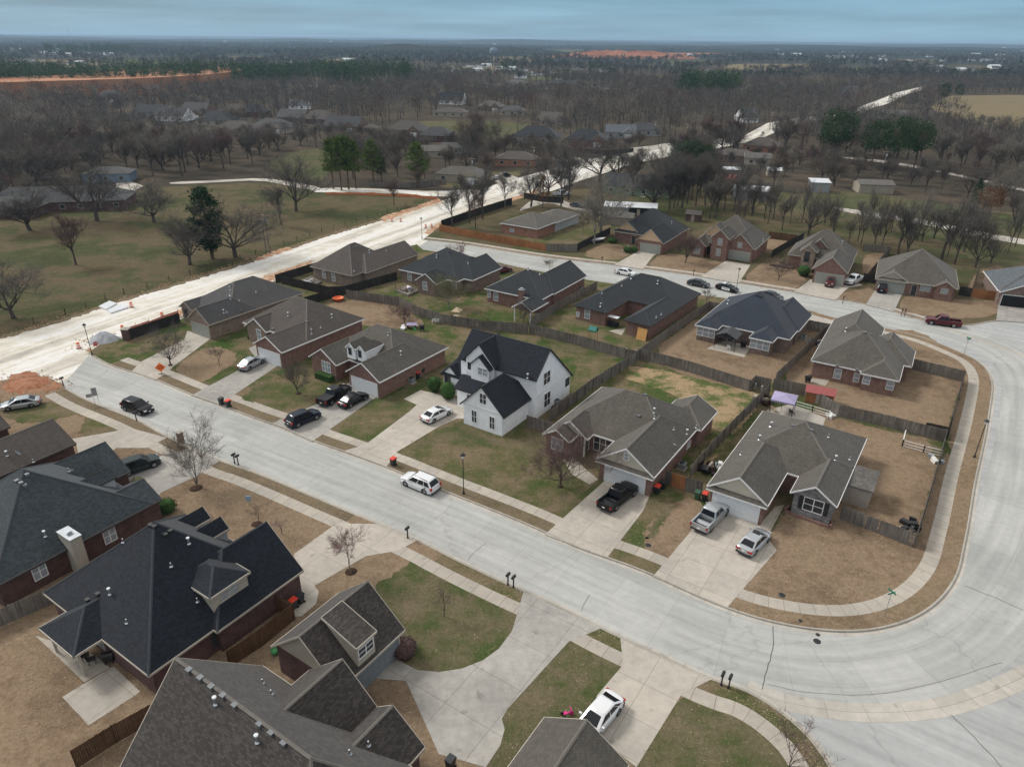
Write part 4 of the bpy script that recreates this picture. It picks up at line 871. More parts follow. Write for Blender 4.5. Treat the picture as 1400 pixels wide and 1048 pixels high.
    for i, side, px, py, ww, hh, kind in h['G']:
        c, rz, lim = frame_at(i, side, px, py); 
        if side[0] in 'fb': c.x = min(max(c.x, lim[0]+ww/2+.2), lim[1]-ww/2-.2)
        else: c.y = min(max(c.y, lim[2]+ww/2+.2), lim[3]-ww/2-.2)
        gd = MB(); fr = .11
        gd.box(-ww/2-fr, ww/2+fr, -.045, .02, hh, hh+fr); gd.box(-ww/2-fr, -ww/2, -.045, .02, 0, hh); gd.box(ww/2, ww/2+fr, -.045, .02, 0, hh)
        go = gd.build('garage_surround', tm if h['trim'] != 'dark' else 'trim_tan', o); go.location = (c.x, c.y, 0.02); go.rotation_euler = (0, 0, rz)
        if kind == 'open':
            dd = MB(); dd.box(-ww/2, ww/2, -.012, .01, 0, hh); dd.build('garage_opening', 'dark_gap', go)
        else:
            dd = MB(); rows = 4; cols = max(4, int(ww/.6))
            dd.box(-ww/2, ww/2, -.012, .01, 0, hh)
            for r_ in range(rows):
                for c_ in range(cols):
                    xa = -ww/2+ww*(c_+.12)/cols; xb = -ww/2+ww*(c_+.88)/cols; za = hh*(r_+.14)/rows; zb = hh*(r_+.86)/rows; dd.box(xa, xb, -.03, -.012, za, zb)
            dd.build('garage_door', 'door_'+kind, go)
    for i, side, px, py in h['D']:
        c, rz, lim = frame_at(i, side, px, py); c.x = min(max(c.x, lim[0]+.6), lim[1]-.6)
        dd = MB(); dd.box(-.55, .55, -.05, .02, 0, 2.2); do = dd.build('door', tm, o); do.location = (c.x, c.y, .05); do.rotation_euler = (0, 0, rz)
        d2 = MB(); d2.box(-.46, .46, -.07, -.05, .03, 2.1); d2.build('leaf', 'glass', do)
    def roofhit(px, py):
        a = R(h['ang']); d = ray(px, py); best = None
        for k in range(1400):
            z = 11-k*.008; t = (z-CAMH)/d.z; X, Y = d.x*t-h['o'].x, d.y*t-h['o'].y; x, y = X*math.cos(a)+Y*math.sin(a), -X*math.sin(a)+Y*math.cos(a)
            hz = -1
            for b in h['B']:
                x0, x1, y0, y1 = b['r']
                if x0 < x < x1 and y0 < y < y1:
                    if b.get('shed'): v = b['ze']+(x1-x)*b['shed']
                    else:
                        s = b['rise']/b['hwid'] if b['hwid'] else 0
                        if b['ax'] == 'u': v = min(y-y0, y1-y)*s if 'zf' not in b else min(y-y0+(b['zf']-b['ze'])/s, y1-y)*s; e0, e1, q0, q1 = x-x0, x1-x, b['ridge_pts'][0][0]-x0, x1-b['ridge_pts'][1][0]
                        else: v = min(x-x0, x1-x)*s; e0, e1, q0, q1 = y-y0, y1-y, b['ridge_pts'][0][1]-y0, y1-b['ridge_pts'][1][1]
                        if b['ends'][0] == 'h' and q0: v = min(v, e0*b['rise']/q0)
                        if b['ends'][1] == 'h' and q1: v = min(v, e1*b['rise']/q1)
                        v = b['ze']+v
                    hz = max(hz, v)
            if hz >= z: return Vector((x, y, hz))
        return None
    for j, (px, py) in enumerate(h.get('pipes', [])):
        c = roofhit(px, py)
        if c is None: continue
        big = j % 3 == 0; pb = MB(); hh = .55 if big else .36; rr = .075 if big else .05
        pb.tube((0, 0, -.1), (0, 0, hh), rr, n=8, m='metal_grey'); pb.lathe([(.17, .0), (.09, .09)], 10, 'galv')
        if big: pb.tube((0, 0, hh), (0, 0, hh+.1), .14, n=10, m='metal_white')
        else: pb.tube((0, 0, hh), (0, 0, hh+.02), rr*1.05, n=8, m='metal_white')
        po = pb.build('vent_pipe', parent=o); po.location = c
    for px, py in h.get('vents', []):
        c = roofhit(px, py)
        if c is None: continue
        vb = MB(); vb.box(-.17, .17, -.15, .15, -.12, .11); vb.box(-.2, .2, -.18, .18, .11, .15); vo = vb.build('roof_vent', 'roof_vent_grey' if roofm not in ('black', 'slate', 'navy') else 'trim_black', o); vo.location = c
    for px, py in h.get('dish', []):
        c = roofhit(px, py)
        if c is None:
            c, _, _ = frame_at(0, 'r', px, py)
        db = MB(); db.tube((0, 0, -.05), (0, 0, .45), .025, n=6); db.lathe([(.0, 0), (.2, .03), (.34, .1)], 16, None); n0 = len(db.v)
        db2 = MB(); db2.lathe([(0, 0), (.2, .03), (.36, .1), (.37, .09), (.2, .0), (0, -.03)], 18, None)
        so = MB(); so.tube((0, 0, -.05), (0, 0, .5), .025, n=6); s_ = so.build('dish_mast', 'galv', o); s_.location = c
        d_ = db2.build('dish', 'metal_grey', s_); d_.location = (0, 0, .5); d_.rotation_euler = (R(55), 0, R(160))
    for px, py, mm, a_, b_, up in h.get('chim', []):
        c = roofhit(px, py)
        if c is None: c, _, _ = frame_at(0, 'r', px, py)
        chb = MB(); mm2 = {'white': 'creamwall', 'tan': 'creamwall', 'red': 'red'}[mm]
        chb.box(-a_/2, a_/2, -b_/2, b_/2, -c.z if mm == 'tan' else -1.2, up); co_ = chb.build('chimney', mm2, o); co_.location = c
        cp_ = MB(); cp_.box(-a_/2-.06, a_/2+.06, -b_/2-.06, b_/2+.06, up+.001, up+.09); cp_.box(-.2, .2, -.2, .2, up+.09, up+.32); cp_.box(-.27, .27, -.27, .27, up+.32, up+.37); cp_.build('chimney_cap', 'galv', co_)
    return o
for h in HOUSES: build_house(h)
# ------------------------------------------------------------------ vehicles
def paint(name, c, metal=.3, rough=.28):
    if name in MATS: return MATS[name]
    g = G(name); g.b.inputs['Coat Weight'].default_value = .8 if max(c) > .1 else .25; g.b.inputs['Coat Roughness'].default_value = .06; g.b.inputs['Specular IOR Level'].default_value = .5 if max(c) > .1 else .3
    return g.col(tuple(c), rough, metal)
for k, c in dict(silver=(.42, .44, .46), white=(.72, .73, .74), black=(.004, .004, .005), navy=(.006, .010, .022), darkgrey=(.05, .055, .062), maroon=(.10, .012, .018), red=(.11, .012, .014), greygreen=(.02, .03, .028), bluegrey=(.05, .07, .10)).items(): paint('paint_'+k, c, .55 if k in ('silver', 'darkgrey') else .15)
plain('car_glass', (.010, .012, .015), .06, var=.1); plain('headlight_glass', (.55, .57, .6), .15); plain('taillight_red', (.35, .012, .01), .25); MATS['car_glass'].node_tree.nodes['Principled BSDF'].inputs['Specular IOR Level'].default_value = .35; plain('rim_metal', (.38, .39, .40), .35, .8); plain('bed_liner', (.018, .018, .02), .8)
def arch(cx, r, x_from, n=9):
    """wheel arch in the side outline, running toward larger x"""
    return [(cx+r*math.cos(math.pi-math.pi*k/(n-1)), .16+max(0, r*math.sin(math.pi*k/(n-1)))*1.0+.1) for k in range(n)]
def make_car(label, kind, col, loc, rz, group=None, extra=None, cat=None):
    SP = {  # length, width, ground clearance line, belt, roof, wheelbase fr, rr, wheel r, cabin base x0..x3 and roof x1..x2 (x forward from the middle)
     'sedan': dict(L=4.7, W=1.84, b=.93, r=1.46, fx=1.42, rx=-1.36, wr=.34, cab=(-2.02, -1.08, .42, 1.38), hood=.88, trunk=1.0, hz=.74),
     'suv': dict(L=4.75, W=1.92, b=1.06, r=1.74, fx=1.45, rx=-1.38, wr=.37, cab=(-2.27, -1.8, .46, 1.3), hood=1.02, trunk=1.06, hz=.9),
     'pickup': dict(L=5.85, W=2.0, b=1.18, r=1.9, fx=1.88, rx=-1.72, wr=.42, cab=(-.98, -.72, .72, 1.38), hood=1.14, trunk=1.18, hz=1.02),
     'jeep': dict(L=4.2, W=1.85, b=1.12, r=1.83, fx=1.3, rx=-1.25, wr=.42, cab=(-2.0, -1.9, .40, .78), hood=1.12, trunk=1.12, hz=1.05)}[kind]
    s = SP; L = s['L']/2; W = s['W']/2; zb = .26 if kind != 'pickup' else .36; b = s['b']; wr = s['wr']; ar = wr+.07
    o = thing('car' if kind != 'pickup' else 'pickup_truck', label, cat or {'sedan': 'car', 'suv': 'SUV', 'pickup': 'pickup truck', 'jeep': 'SUV'}[kind], loc, rz, group)
    pm = 'paint_'+col
    def archp(cx):
        return [(cx-ar*math.cos(math.pi*k/8), wr+ar*math.sin(math.pi*k/8)) for k in range(9)]
    c0, c1, c2, c3 = s['cab']
    prof = [(-L+.02, zb+.1), (-L+.12, zb)]+[(s['rx']-ar, zb)]+[p for p in archp(s['rx']) if p[1] > zb]+[(s['rx']+ar, zb), (s['fx']-ar, zb)]+[p for p in archp(s['fx']) if p[1] > zb]+[(s['fx']+ar, zb), (L-.14, zb), (L-.01, zb+.14), (L, s['hz']-.2), (L-.07, s['hz']-.04), (L-.3, s['hz']+.05), ((L+c3)/2, (s['hz']+s['hood'])/2+.06), (c3+.02, s['hood']+.04)]
    bedz = .72
    if kind == 'pickup': prof += [(c0+.02, b), (c0, bedz), (-L+.1, bedz), (-L+.02, bedz-.1)]
    elif kind in ('suv', 'jeep'): prof += [(c0+.03, b+.02), (-L+.06, b-.02), (-L, b-.25)]
    else: prof += [(c0, s['trunk']+.02), (-L+.22, s['trunk']+.01), (-L+.04, s['trunk']-.1), (-L, .6)]
    mb = MB(); n = len(prof)
    def shape(x, f, z):
        pl_ = 1-.17*max(0, (abs(x)/L-.74)/.26)**2; sh = 1-.07*max(0, min(1, (z-b*.62)/(b*.38)))**2-.03*max(0, (.45-z)/.3)
        top_ = max(0, min(1, (z-.62*b)/(.3*b))); return (x*(1-.035*f**4), W*f*pl_*sh, z-.05*top_*f**4)
    rings = [[shape(x, f, z) for x, z in prof] for f in (-1, -.95, -.75, -.35, .35, .75, .95, 1)]
    for a, c in zip(rings, rings[1:]):
        vs = a+c; mb.raw(vs, [(i, n+i, n+(i+1) % n, (i+1) % n) for i in range(n)], pm)
    tri = tessellate_polygon([[Vector((x, z, 0)) for x, z in prof]])
    for rg, fl in ((rings[0], 1), (rings[-1], 0)):
        fs = []
        for t in tri:
            a_ = area2([(p[0], p[1]) for p in prof], t); ccw = a_ > 0
            fs.append(t if (ccw == bool(fl)) else t[::-1])
        mb.raw(rg, fs, pm)
    if kind == 'pickup':
        for sgn in (-1, 1): mb.box(-L+.03, c0, sgn*(W-.13)-.07, sgn*(W-.13)+.07, bedz-.2, b-.02, pm)
        mb.box(-L+.01, -L+.1, -W+.1, W-.1, bedz-.15, b-.03, pm)
    # cabin shell
    wb, wt = W-.09, W-.25; r = s['r']
    def lvl(t): return [c0+(c1-c0)*t, c3+(c2-c3)*t, wb+(wt-wb)*t, b-.02+(r-.06-b)*t]
    R_ = []
    for t, ins in ((0, 0), (.5, 0), (.97, 0), (1.0, .09)):
        x0, x1, wy, z = lvl(t); z = z+(.06 if ins else 0); e = ins; ch = .1
        R_.append([(x0+e, -wy+e+ch, z), (x0+e+ch, -wy+e, z), (x1-e-ch*1.6, -wy+e, z), (x1-e, -wy+e+ch*1.6, z), (x1-e, wy-e-ch*1.6, z), (x1-e-ch*1.6, wy-e, z), (x0+e+ch, wy-e, z), (x0+e, wy-e-ch, z)])
    for a, c in zip(R_, R_[1:]): mb.raw(a+c, [(i, (i+1) % 8, 8+(i+1) % 8, 8+i) for i in range(8)], pm, True)
    top = R_[-1]; zz = r+.015
    mb.raw(top+[((c1+c2)/2, 0, zz)], [(i, (i+1) % 8, 8) for i in range(8)], pm, True)
    # arch lips and sills
    for cx in (s['fx'], s['rx']):
        for sg in (-1, 1):
            for k in range(8):
                a0, a1 = math.pi*k/8, math.pi*(k+1)/8; y = sg*(W-.012)
                q = [(cx-ar*math.cos(a0), y, wr+ar*math.sin(a0)), (cx-ar*math.cos(a1), y, wr+ar*math.sin(a1)), (cx-(ar-.0)*math.cos(a1), sg*(W-.3), wr+ar*math.sin(a1)), (cx-ar*math.cos(a0), sg*(W-.3), wr+ar*math.sin(a0))]
                mb.poly(q, 'bed_liner')
            yy = sg*(W-.31); mb.lathe([(0, 0)], 3) if 0 else None
            mb.poly([(cx+ar*math.cos(2*math.pi*k/16), yy, wr+ar*math.sin(2*math.pi*k/16)) for k in range(16)], 'bed_liner')
    mb.box(-L+.1, L-.12, -W+.06, W-.06, zb-.03, zb+.02, 'bed_liner')
    bo = mb.build('body', parent=o, smooth=True); bo.data.set_sharp_from_angle(angle=R(38))
    # glass
    def glass(name, q): g_ = MB(); g_.poly(q); return g_.build(name, 'car_glass', o)
    def at(t, off=.012):
        x0, x1, wy, z = lvl(t); return x0-off, x1+off, wy+off, z
    t0, t1 = .10, .90
    x0a, x1a, wa, za = at(t0); x0b, x1b, wb_, zb_ = at(t1)
    glass('windshield', [(x1a, -wa+.2, za), (x1a, wa-.2, za), (x1b, wb_-.2, zb_), (x1b, -wb_+.2, zb_)])
    glass('rear_window', [(x0a, wa-.16, za), (x0a, -wa+.16, za), (x0b, -wb_+.16, zb_), (x0b, wb_-.16, zb_)])
    A, Bx = x0a+.16, x1a-.24; A2, B2 = x0b+.14, x1b-.22
    cuts = {'sedan': (0, .14, .17, .52, .56, 1), 'suv': (0, .26, .29, .58, .62, 1), 'pickup': (0, .46, .51, 1), 'jeep': (0, .3, .33, .62, .66, 1)}[kind]
    for sg in (-1, 1):
        for k in range(0, len(cuts), 2):
            u, v = cuts[k], cuts[k+1]; q = [(A+(Bx-A)*u, sg*wa, za), (A+(Bx-A)*v, sg*wa, za), (A2+(B2-A2)*v, sg*wb_, zb_), (A2+(B2-A2)*u, sg*wb_, zb_)]
            glass('side_window', q if sg < 0 else q[::-1])
    for cx in (s['fx'], s['rx']):
        for sg in (-1, 1):
            wo = MB(); wo.lathe([(wr*.62, -.11), (wr*.93, -.11), (wr, -.07), (wr, .07), (wr*.93, .11), (wr*.62, .11)], 20, None); w_ = wo.build('wheel', 'rubber', o)
            w_.location = (cx, sg*(W-.12), wr); w_.rotation_euler = (R(90)*sg*-1, 0, 0)
            ri = MB(); ri.lathe([(.0, .075), (.05, .085), (wr*.25, .06), (wr*.6, .09), (wr*.64, .08)], 20, None)
            for k in range(5):
                a = 2*math.pi*k/5; ri.box(wr*.1, wr*.58, -.035, .035, .07, .1, None, a)
            rm = ri.build('rim', 'rim_metal' if extra != 'police' else 'bed_liner', w_)
    for sg in (-1, 1):
        hb = MB(); hb.box(L-.16, L-.005, sg*(W-.38)-.2, sg*(W-.38)+.2, s['hz']-.2, s['hz']-.05); hb.build('headlight', 'headlight_glass', o)
        tb = MB()
        if kind in ('sedan',): tb.box(-L-.015, -L+.2, sg*(W-.3)-.24, sg*(W-.3)+.22, b-.26, b-.1)
        elif kind == 'pickup': tb.box(-L-.012, -L+.1, sg*(W-.13)-.08, sg*(W-.13)+.085, b-.42, b-.08)
        else: tb.box(-L-.012, -L+.2, sg*(W-.16)-.1, sg*(W-.16)+.115, b-.3, b+.02)
        tb.build('taillight', 'taillight_red', o)
        mi = MB(); mi.box(c3-.42, c3-.28, sg*(W+.08)-.11, sg*(W+.08)+.11, b+.0, b+.15); mi.build('mirror', pm, o)
    gr = MB(); gr.box(L-.08, L+.012, -W+.62, W-.62, s['hz']-.34, s['hz']-.1); gr.build('grille', 'bed_liner', o)
    for xx in (-1, 1):
        lp = MB(); lp.box(xx*(L+.018)-.01, xx*(L+.018)+.01, -.15, .15, .5 if xx > 0 else .66, .6 if xx > 0 else .78); lp.build('licence_plate', 'sign_white', o)
    bp = MB(); bp.box(-L-.03, -L+.1, -W+.12, W-.12, zb+.02, zb+.16); bp.build('bumper', 'bed_liner', o)
    if extra == 'sunroof': sr_ = MB(); sr_.box(.0, .55, -.38, .38, r-.0, r+.022); sr_.build('sunroof', 'car_glass', o)
    if extra == 'rails':
        for sg in (-1, 1): rr_ = MB(); rr_.box(c1+.15, c2-.1, sg*(wt-.08)-.02, sg*(wt-.08)+.02, r, r+.05); rr_.build('roof_rail', 'bed_liner', o)
    if extra == 'cover': cv = MB(); cv.box(-L+.08, c0-.03, -W+.1, W-.1, b-.04, b+.02); cv.build('bed_cover', 'bed_liner', o)
    if kind == 'pickup' and extra != 'cover': cv = MB(); cv.box(-L+.1, c0-.01, -W+.2, W-.2, bedz+.004, bedz+.02); cv.build('bed_floor', 'bed_liner', o)
    if extra == 'police':
        for sg in (-1, 1):
            d_ = MB(); d_.box(-.75, 1.0, sg*(W+.004)-.006, sg*(W+.004)+.006, .34, b-.06); dp = d_.build('door_panel', 'paint_white', o)
            t_ = bpy.data.curves.new('lettering', 'FONT'); t_.body = 'POLICE'; t_.size = .34; t_.align_x = 'CENTER'; t_.extrude = .003; tmp = bpy.data.objects.new('t', t_); COL.objects.link(tmp)
            me = bpy.data.meshes.new_from_object(tmp.evaluated_get(bpy.context.evaluated_depsgraph_get())); bpy.data.objects.remove(tmp)
            me.materials.clear(); me.materials.append(mat('black_iron')); to = bpy.data.objects.new('lettering', me); COL.objects.link(to); to.parent = dp
            to.location = (.12, sg*(W+.014), .55); to.rotation_euler = (R(90), 0, 0 if sg < 0 else R(180))
        cvp = MB(); cvp.box(c1+.1, c2-.1, -wt+.12, wt-.12, r-.001, r+.02); cvp.build('roof_panel', 'paint_white', o)
        lb = MB(); lb.box(-.2, .05, -.55, .55, r+.02, r+.13); lb.build('light_bar', 'car_glass', o)
    return o
def car(px, py, qx, qy, label, kind, col, extra=None, z=.03, group=None):
    """rear and nose positions on the ground"""
    a, b_ = P(px, py, z), P(qx, qy, z); c = (a+b_)/2
    return make_car(label, kind, col, (c.x, c.y, z), math.atan2(b_.y-a.y, b_.x-a.x), group, extra)
car(328, 509, 360, 492, 'silver sedan parked on the drive of the brown-roofed brick house', 'sedan', 'silver')
car(172, 556, 207, 567, 'black SUV driving at the left end of the street', 'suv', 'black', z=ZR)
car(55, 552, 4, 560, 'silver sedan parked at the far left edge drive', 'sedan', 'silver')
car(176, 646, 205, 636, 'dark green SUV half hidden by the teal-grey roof', 'suv', 'greygreen')
car(393, 586, 437, 567, 'navy black SUV blocking the pavement across a drive', 'suv', 'navy')
car(436, 559, 479, 532, 'black pickup truck beside a black sedan before the garage', 'pickup', 'black', 'cover')
car(465, 560, 502, 541, 'black sedan beside the pickup truck on the shared drive', 'sedan', 'black')
car(580, 579, 614, 562, 'white sedan with glass roof before the white house', 'sedan', 'white', 'sunroof')
car(598, 675, 552, 656, 'white SUV driving in the middle of the front street', 'suv', 'white', 'rails', ZR)
car(820, 704, 868, 666, 'black pickup truck on the drive below the cream gable', 'pickup', 'black')
car(953, 730, 988, 694, 'silver pickup truck with open bed on the wide corner drive', 'pickup', 'silver')
car(1014, 761, 1045, 730, 'silver sedan with dark sunroof on the wide corner drive', 'sedan', 'silver', 'sunroof')
car(836, 964, 800, 1006, 'white sedan at the bottom edge beside the grey-brown roof', 'sedan', 'white')
car(1310, 447, 1266, 441, 'dark maroon pickup truck parked on the back street curve', 'pickup', 'maroon', z=ZR)
car(1202, 407, 1210, 388, 'black sport utility vehicle before the wide tan garage door', 'suv', 'black')
car(1179, 381, 1153, 392, 'white pickup truck parked beside a maroon off-roader', 'pickup', 'white')
car(1140, 383, 1130, 397, 'small dark red off-road vehicle before arched garage doors', 'jeep', 'red')
car(978, 393, 1010, 401, 'black and white police car parked under the street lamp', 'sedan', 'black', 'police', ZR)
car(940, 388, 970, 394, 'dark grey sedan parked ahead of the police car', 'sedan', 'darkgrey', z=ZR)
car(1040, 404, 1069, 412, 'grey sedan seen just above the blue-black hipped roof', 'sedan', 'darkgrey', z=ZR)
car(843, 373, 868, 378, 'white sedan seen just above the black U-shaped roof', 'sedan', 'white', z=ZR)
car(676, 374, 697, 370, 'maroon sedan in the drive between two dark-roofed houses', 'sedan', 'maroon')
car(1374, 396, 1380, 410, 'silver car in the left half of the open garage', 'sedan', 'silver')
car(1392, 398, 1397, 412, 'white SUV in the right half of the open garage', 'suv', 'white')
car(672, 246, 690, 244, 'white sedan before the grey ranch house garage', 'sedan', 'white', z=ZR)
car(684, 243, 697, 241, 'black SUV behind the white sedan at the grey ranch', 'suv', 'black', z=ZR)
car(762, 221, 775, 222, 'white car nearer the road of two in a lay-by', 'sedan', 'white', z=ZR)
car(761, 225, 775, 227, 'pale blue car lower of two in a lay-by', 'sedan', 'bluegrey', z=ZR)
car(855, 195, 868, 194, 'red pickup truck parked by the far dark-roofed house', 'pickup', 'red', z=ZR)
car(760, 268, 776, 267, 'white pickup truck beside the road behind bare trees', 'pickup', 'white', z=ZR)
car(782, 282, 797, 284, 'dark blue car on the curved drive behind the orange ranch', 'sedan', 'bluegrey')
car(800, 284, 818, 287, 'dark grey car parked under the twin bare trees', 'sedan', 'darkgrey')
car(101, 277, 116, 274, 'dark pickup truck under the oak by the long ranch house', 'pickup', 'darkgrey', z=ZR)
# ------------------------------------------------------------------ fences
def fence(label, pts, m='fence_grey', h=1.83, z=0, gap=0, cat='fence', name='fence', world=False, side=1):
    pl = [Vector((*q, z)) for q in pts] if world else [P(*q, z) for q in pts]
    o = thing(name, label, cat, (pl[0].x, pl[0].y, z)); rr = random.Random(int(pl[0].x*31+pl[0].y*7)); pk, rl = MB(), MB(); posts = []
    base = pl[0]
    for a, b in zip(pl, pl[1:]):
        d = b-a; Ln = d.length; d = d/Ln; nrm = Vector((-d.y, d.x, 0)); n = int(Ln/.15); ang = math.atan2(d.y, d.x); hs = h+rr.uniform(-.04, .04)
        for i in range(n):
            if rr.random() < gap: continue
            c = a+d*(Ln*(i+.5)/n)-base; hh = hs+rr.gauss(0, .018); w_ = Ln/n*.5-.004; t = rr.uniform(-.006, .006)
            pk.box(-w_, w_, -.012+t, .012+t, .03, hh, None, ang, (c.x, c.y))
        for zz in (.35, .95, h-.3):
            c = a-base; rl.box(0, Ln, .014*side, .06*side, zz, zz+.09, None, ang, (c.x, c.y))
        k = max(1, round(Ln/2.4))
        for i in range(k+1): posts.append((a+d*(Ln*i/k)+nrm*.10*side-base, ang))
    pk.build('picket_panel', m, o); rl.build('rail', m, o)
    pm = MB(); pm.box(-.045, .045, -.045, .045, 0, h-.05); p0 = None
    for c, ang in posts:
        q = pm.build('post', m, o) if p0 is None else p0.copy()
        if p0 is None: p0 = q
        else: COL.objects.link(q); q.parent = o
        q.location = c; q.rotation_euler = (0, 0, ang)
    return o
fence('dark board fence by the brick pillar along the road works', [(180, 464), (247, 441)], 'fence_dark')
fence('black board fence behind the deck of the brown hipped house', [(378, 387), (439, 368)], 'fence_dark')
fence('dark fence between the two leftmost back yards', [(417, 419), (471, 403), (543, 383)], 'fence_dark')
fence('short dark fence behind the smooth grey roofed house', [(385, 388), (450, 404), (471, 403)], 'fence_dark')
fence('long grey fence between front and back yards, play set beside it', [(474, 408), (546, 418), (574, 433), (607, 443), (660, 451), (721, 456)])
fence('grey fence between the chimney house and the black U-shaped roof', [(724, 455), (728, 446), (770, 420), (816, 396)])
fence('grey fence behind the white house garden', [(724, 456), (790, 472), (855, 491), (869, 494)])
fence('grey fence along the garden of the black U-shaped roofed house', [(869, 494), (915, 460), (968, 424)])
fence('short grey fence beside a leafless sapling near parked cars', [(968, 424), (996, 430)])
fence('long grey fence below the bare yard with the gazebo', [(872, 490), (940, 508), (1024, 535)])
fence('stepped grey fence with two meters behind the patchy yard', [(1024, 535), (1031, 528), (1052, 533)])
fence('grey fence running beside the white two-storey house', [(869, 495), (810, 532), (751, 577)])
fence('short grey fence joining the white house corner', [(720, 584), (753, 594)], 'fence_grey')
fence('cluttered grey fence between the two front cream-gabled houses', [(1050, 540), (1005, 585), (970, 622), (942, 655)], gap=.03)
fence('short grey fence section beside the two rubbish bins', [(936, 671), (958, 677)])
fence('grey fence piece between brick wall and orange gate', [(909, 660), (917, 664)])
fence('orange-brown wooden gate between the two cream-gabled houses', [(917, 664.5), (935.5, 670.5)], 'fence_orange', cat='gate', name='gate')
fence('grey fence between the gazebo yard and the curve house', [(1061, 523), (1101, 484), (1129, 457)])
fence('short grey fence at the front corner of the curve house', [(1101, 450), (1137, 457)])
fence('long grey fence between the curve house and the corner house', [(1056, 532), (1099, 541), (1145, 569), (1200, 581), (1262, 597), (1290, 604)])
fence('dark grey fence behind the curve house lawn', [(1243, 504), (1280, 513), (1315, 522)], 'fence_grey')
fence('grey fence facing the curved pavement, upper part', [(1315, 522), (1306, 553), (1297, 585)])
fence('long grey fence facing the curved pavement, lower part', [(1290, 604), (1272, 668), (1248, 748)])
fence('gappy grey picket fence below the corner house shed', [(1148, 709), (1200, 729), (1248, 748)], gap=.12, h=1.7)
fence('small square fenced pen at the curved pavement', [(1297, 585), (1293, 601), (1262, 594)], 'fence_dark')
fence('grey fence left of the large near-black roof', [(-20, 868), (20, 848), (80, 822)], 'fence_grey')
fence('dark brown fence below the large brown yard', [(106, 1050), (160, 1015), (219, 982)], 'fence_brown')
fence('dark brown fence between wine brick wall and garage', [(315, 912), (360, 882), (404, 846)], 'fence_brown')
fence('brown wooden side gate beside the red-lidded bin', [(404, 846), (374, 832)], 'fence_brown', cat='gate', name='gate')
fence('orange wooden fence in front of the low orange ranch', [(601, 316), (650, 326), (700, 335), (746, 343.5)], 'fence_orange')
fence('pale newer fence section beside the orange fence', [(746, 343.5), (789, 344)], 'fence_grey'); fence('dark fence climbing behind the small white boat', [(789, 344), (793, 341), (834, 320)], 'fence_dark')
fence('long dark fence beside the torn-up road under bare trees', [(604, 312), (650, 296), (700, 280)], 'fence_dark', h=2.2); fence('dark fence near the rust-leaved tree at the road', [(716, 271), (740, 276), (770, 278)], 'fence_dark')
fence('dark fence left of the arched stone entry house', [(1055, 352), (1075, 340), (1098, 328)], 'fence_dark'); fence('brown fence behind the redbud lawn', [(1050, 326), (1089, 331)], 'fence_brown')
fence('grey fence enclosing the sandy yard right of the arched garage', [(1179, 343), (1215, 347), (1184, 384)], 'fence_grey'); fence('short dark fence behind the white pickup truck', [(1179, 385), (1197, 388)], 'fence_dark')
fence('grey fence beside the blue-grey roofed house', [(1336, 372), (1328, 399)], 'fence_grey'); fence('short dark fence right of the wide grey roof', [(1310, 403), (1326, 406)], 'fence_dark')
fence('new yellow-brown fence near the open garage', [(1327, 406), (1345, 409), (1364, 411)], 'fence_orange'); fence('dark fence by the far lay-by', [(770, 206), (830, 212), (866, 208)], 'fence_dark', z=ZG); fence('weathered fence left of the grey ranch house', [(505, 256), (560, 257), (610, 252)], 'fence_grey', z=ZG)
fence('low pink silt fence beside the gravel pile', [(168, 452), (205, 441), (244, 427)], 'fence_orange', h=.9, z=ZR) if 0 else None
def netting(label, pts, m, h=.9, z=ZR):
    pl = [P(*q, z) for q in pts]; o = thing('silt_fence', label, 'silt fence', pl[0]); nb = MB(); pmb = MB(); pmb.tube((0, 0, 0), (0, 0, h+.3), .03, n=6); p0 = None
    for a, b in zip(pl, pl[1:]):
        d = b-a; k = max(2, int(d.length/2.2)); prev = None
        for i in range(k+1):
            c = a+d*(i/k)-pl[0]; hh = h*random.uniform(.75, 1.05)
            if prev: q0, h0 = prev; nb.poly([q0, c, c+Vector((0, 0, hh)), q0+Vector((0, 0, h0))]); nb.poly([q0+Vector((0, .02, h0)), c+Vector((0, .02, hh)), c+Vector((0, .02, 0)), q0+Vector((0, .02, 0))])
            prev = (c, hh)
            q = pmb.build('stake', 'wood_new', o) if p0 is None else p0.copy()
            if p0 is None: p0 = q
            else: COL.objects.link(q); q.parent = o
            q.location = c
    nb.build('netting', m, o); return o
plain('net_pink', (.50, .22, .16), .9); plain('net_orange', (.62, .20, .08), .9)
netting('sagging pink netting beside the gravel pile and brick pillar', [(168, 455), (205, 444), (244, 430)], 'net_pink')
netting('long orange netting beside the pale side lane', [(445, 266), (500, 266.5), (560, 269), (598, 273)], 'net_orange', .9)

# brick pillar
t = thing('brick_pillar', 'square dark red brick pillar ending the fence', 'pillar', P(175, 464)); m_ = MB(); m_.box(-.55, .55, -.55, .55, 0, 1.9); m_.build('shaft', 'wine', t); m_ = MB(); m_.box(-.65, .65, -.65, .65, 1.9, 2.0); m_.lathe([(.7, 2.0), (0, 2.25)], 4); m_.build('cap', 'kerb_concrete', t)
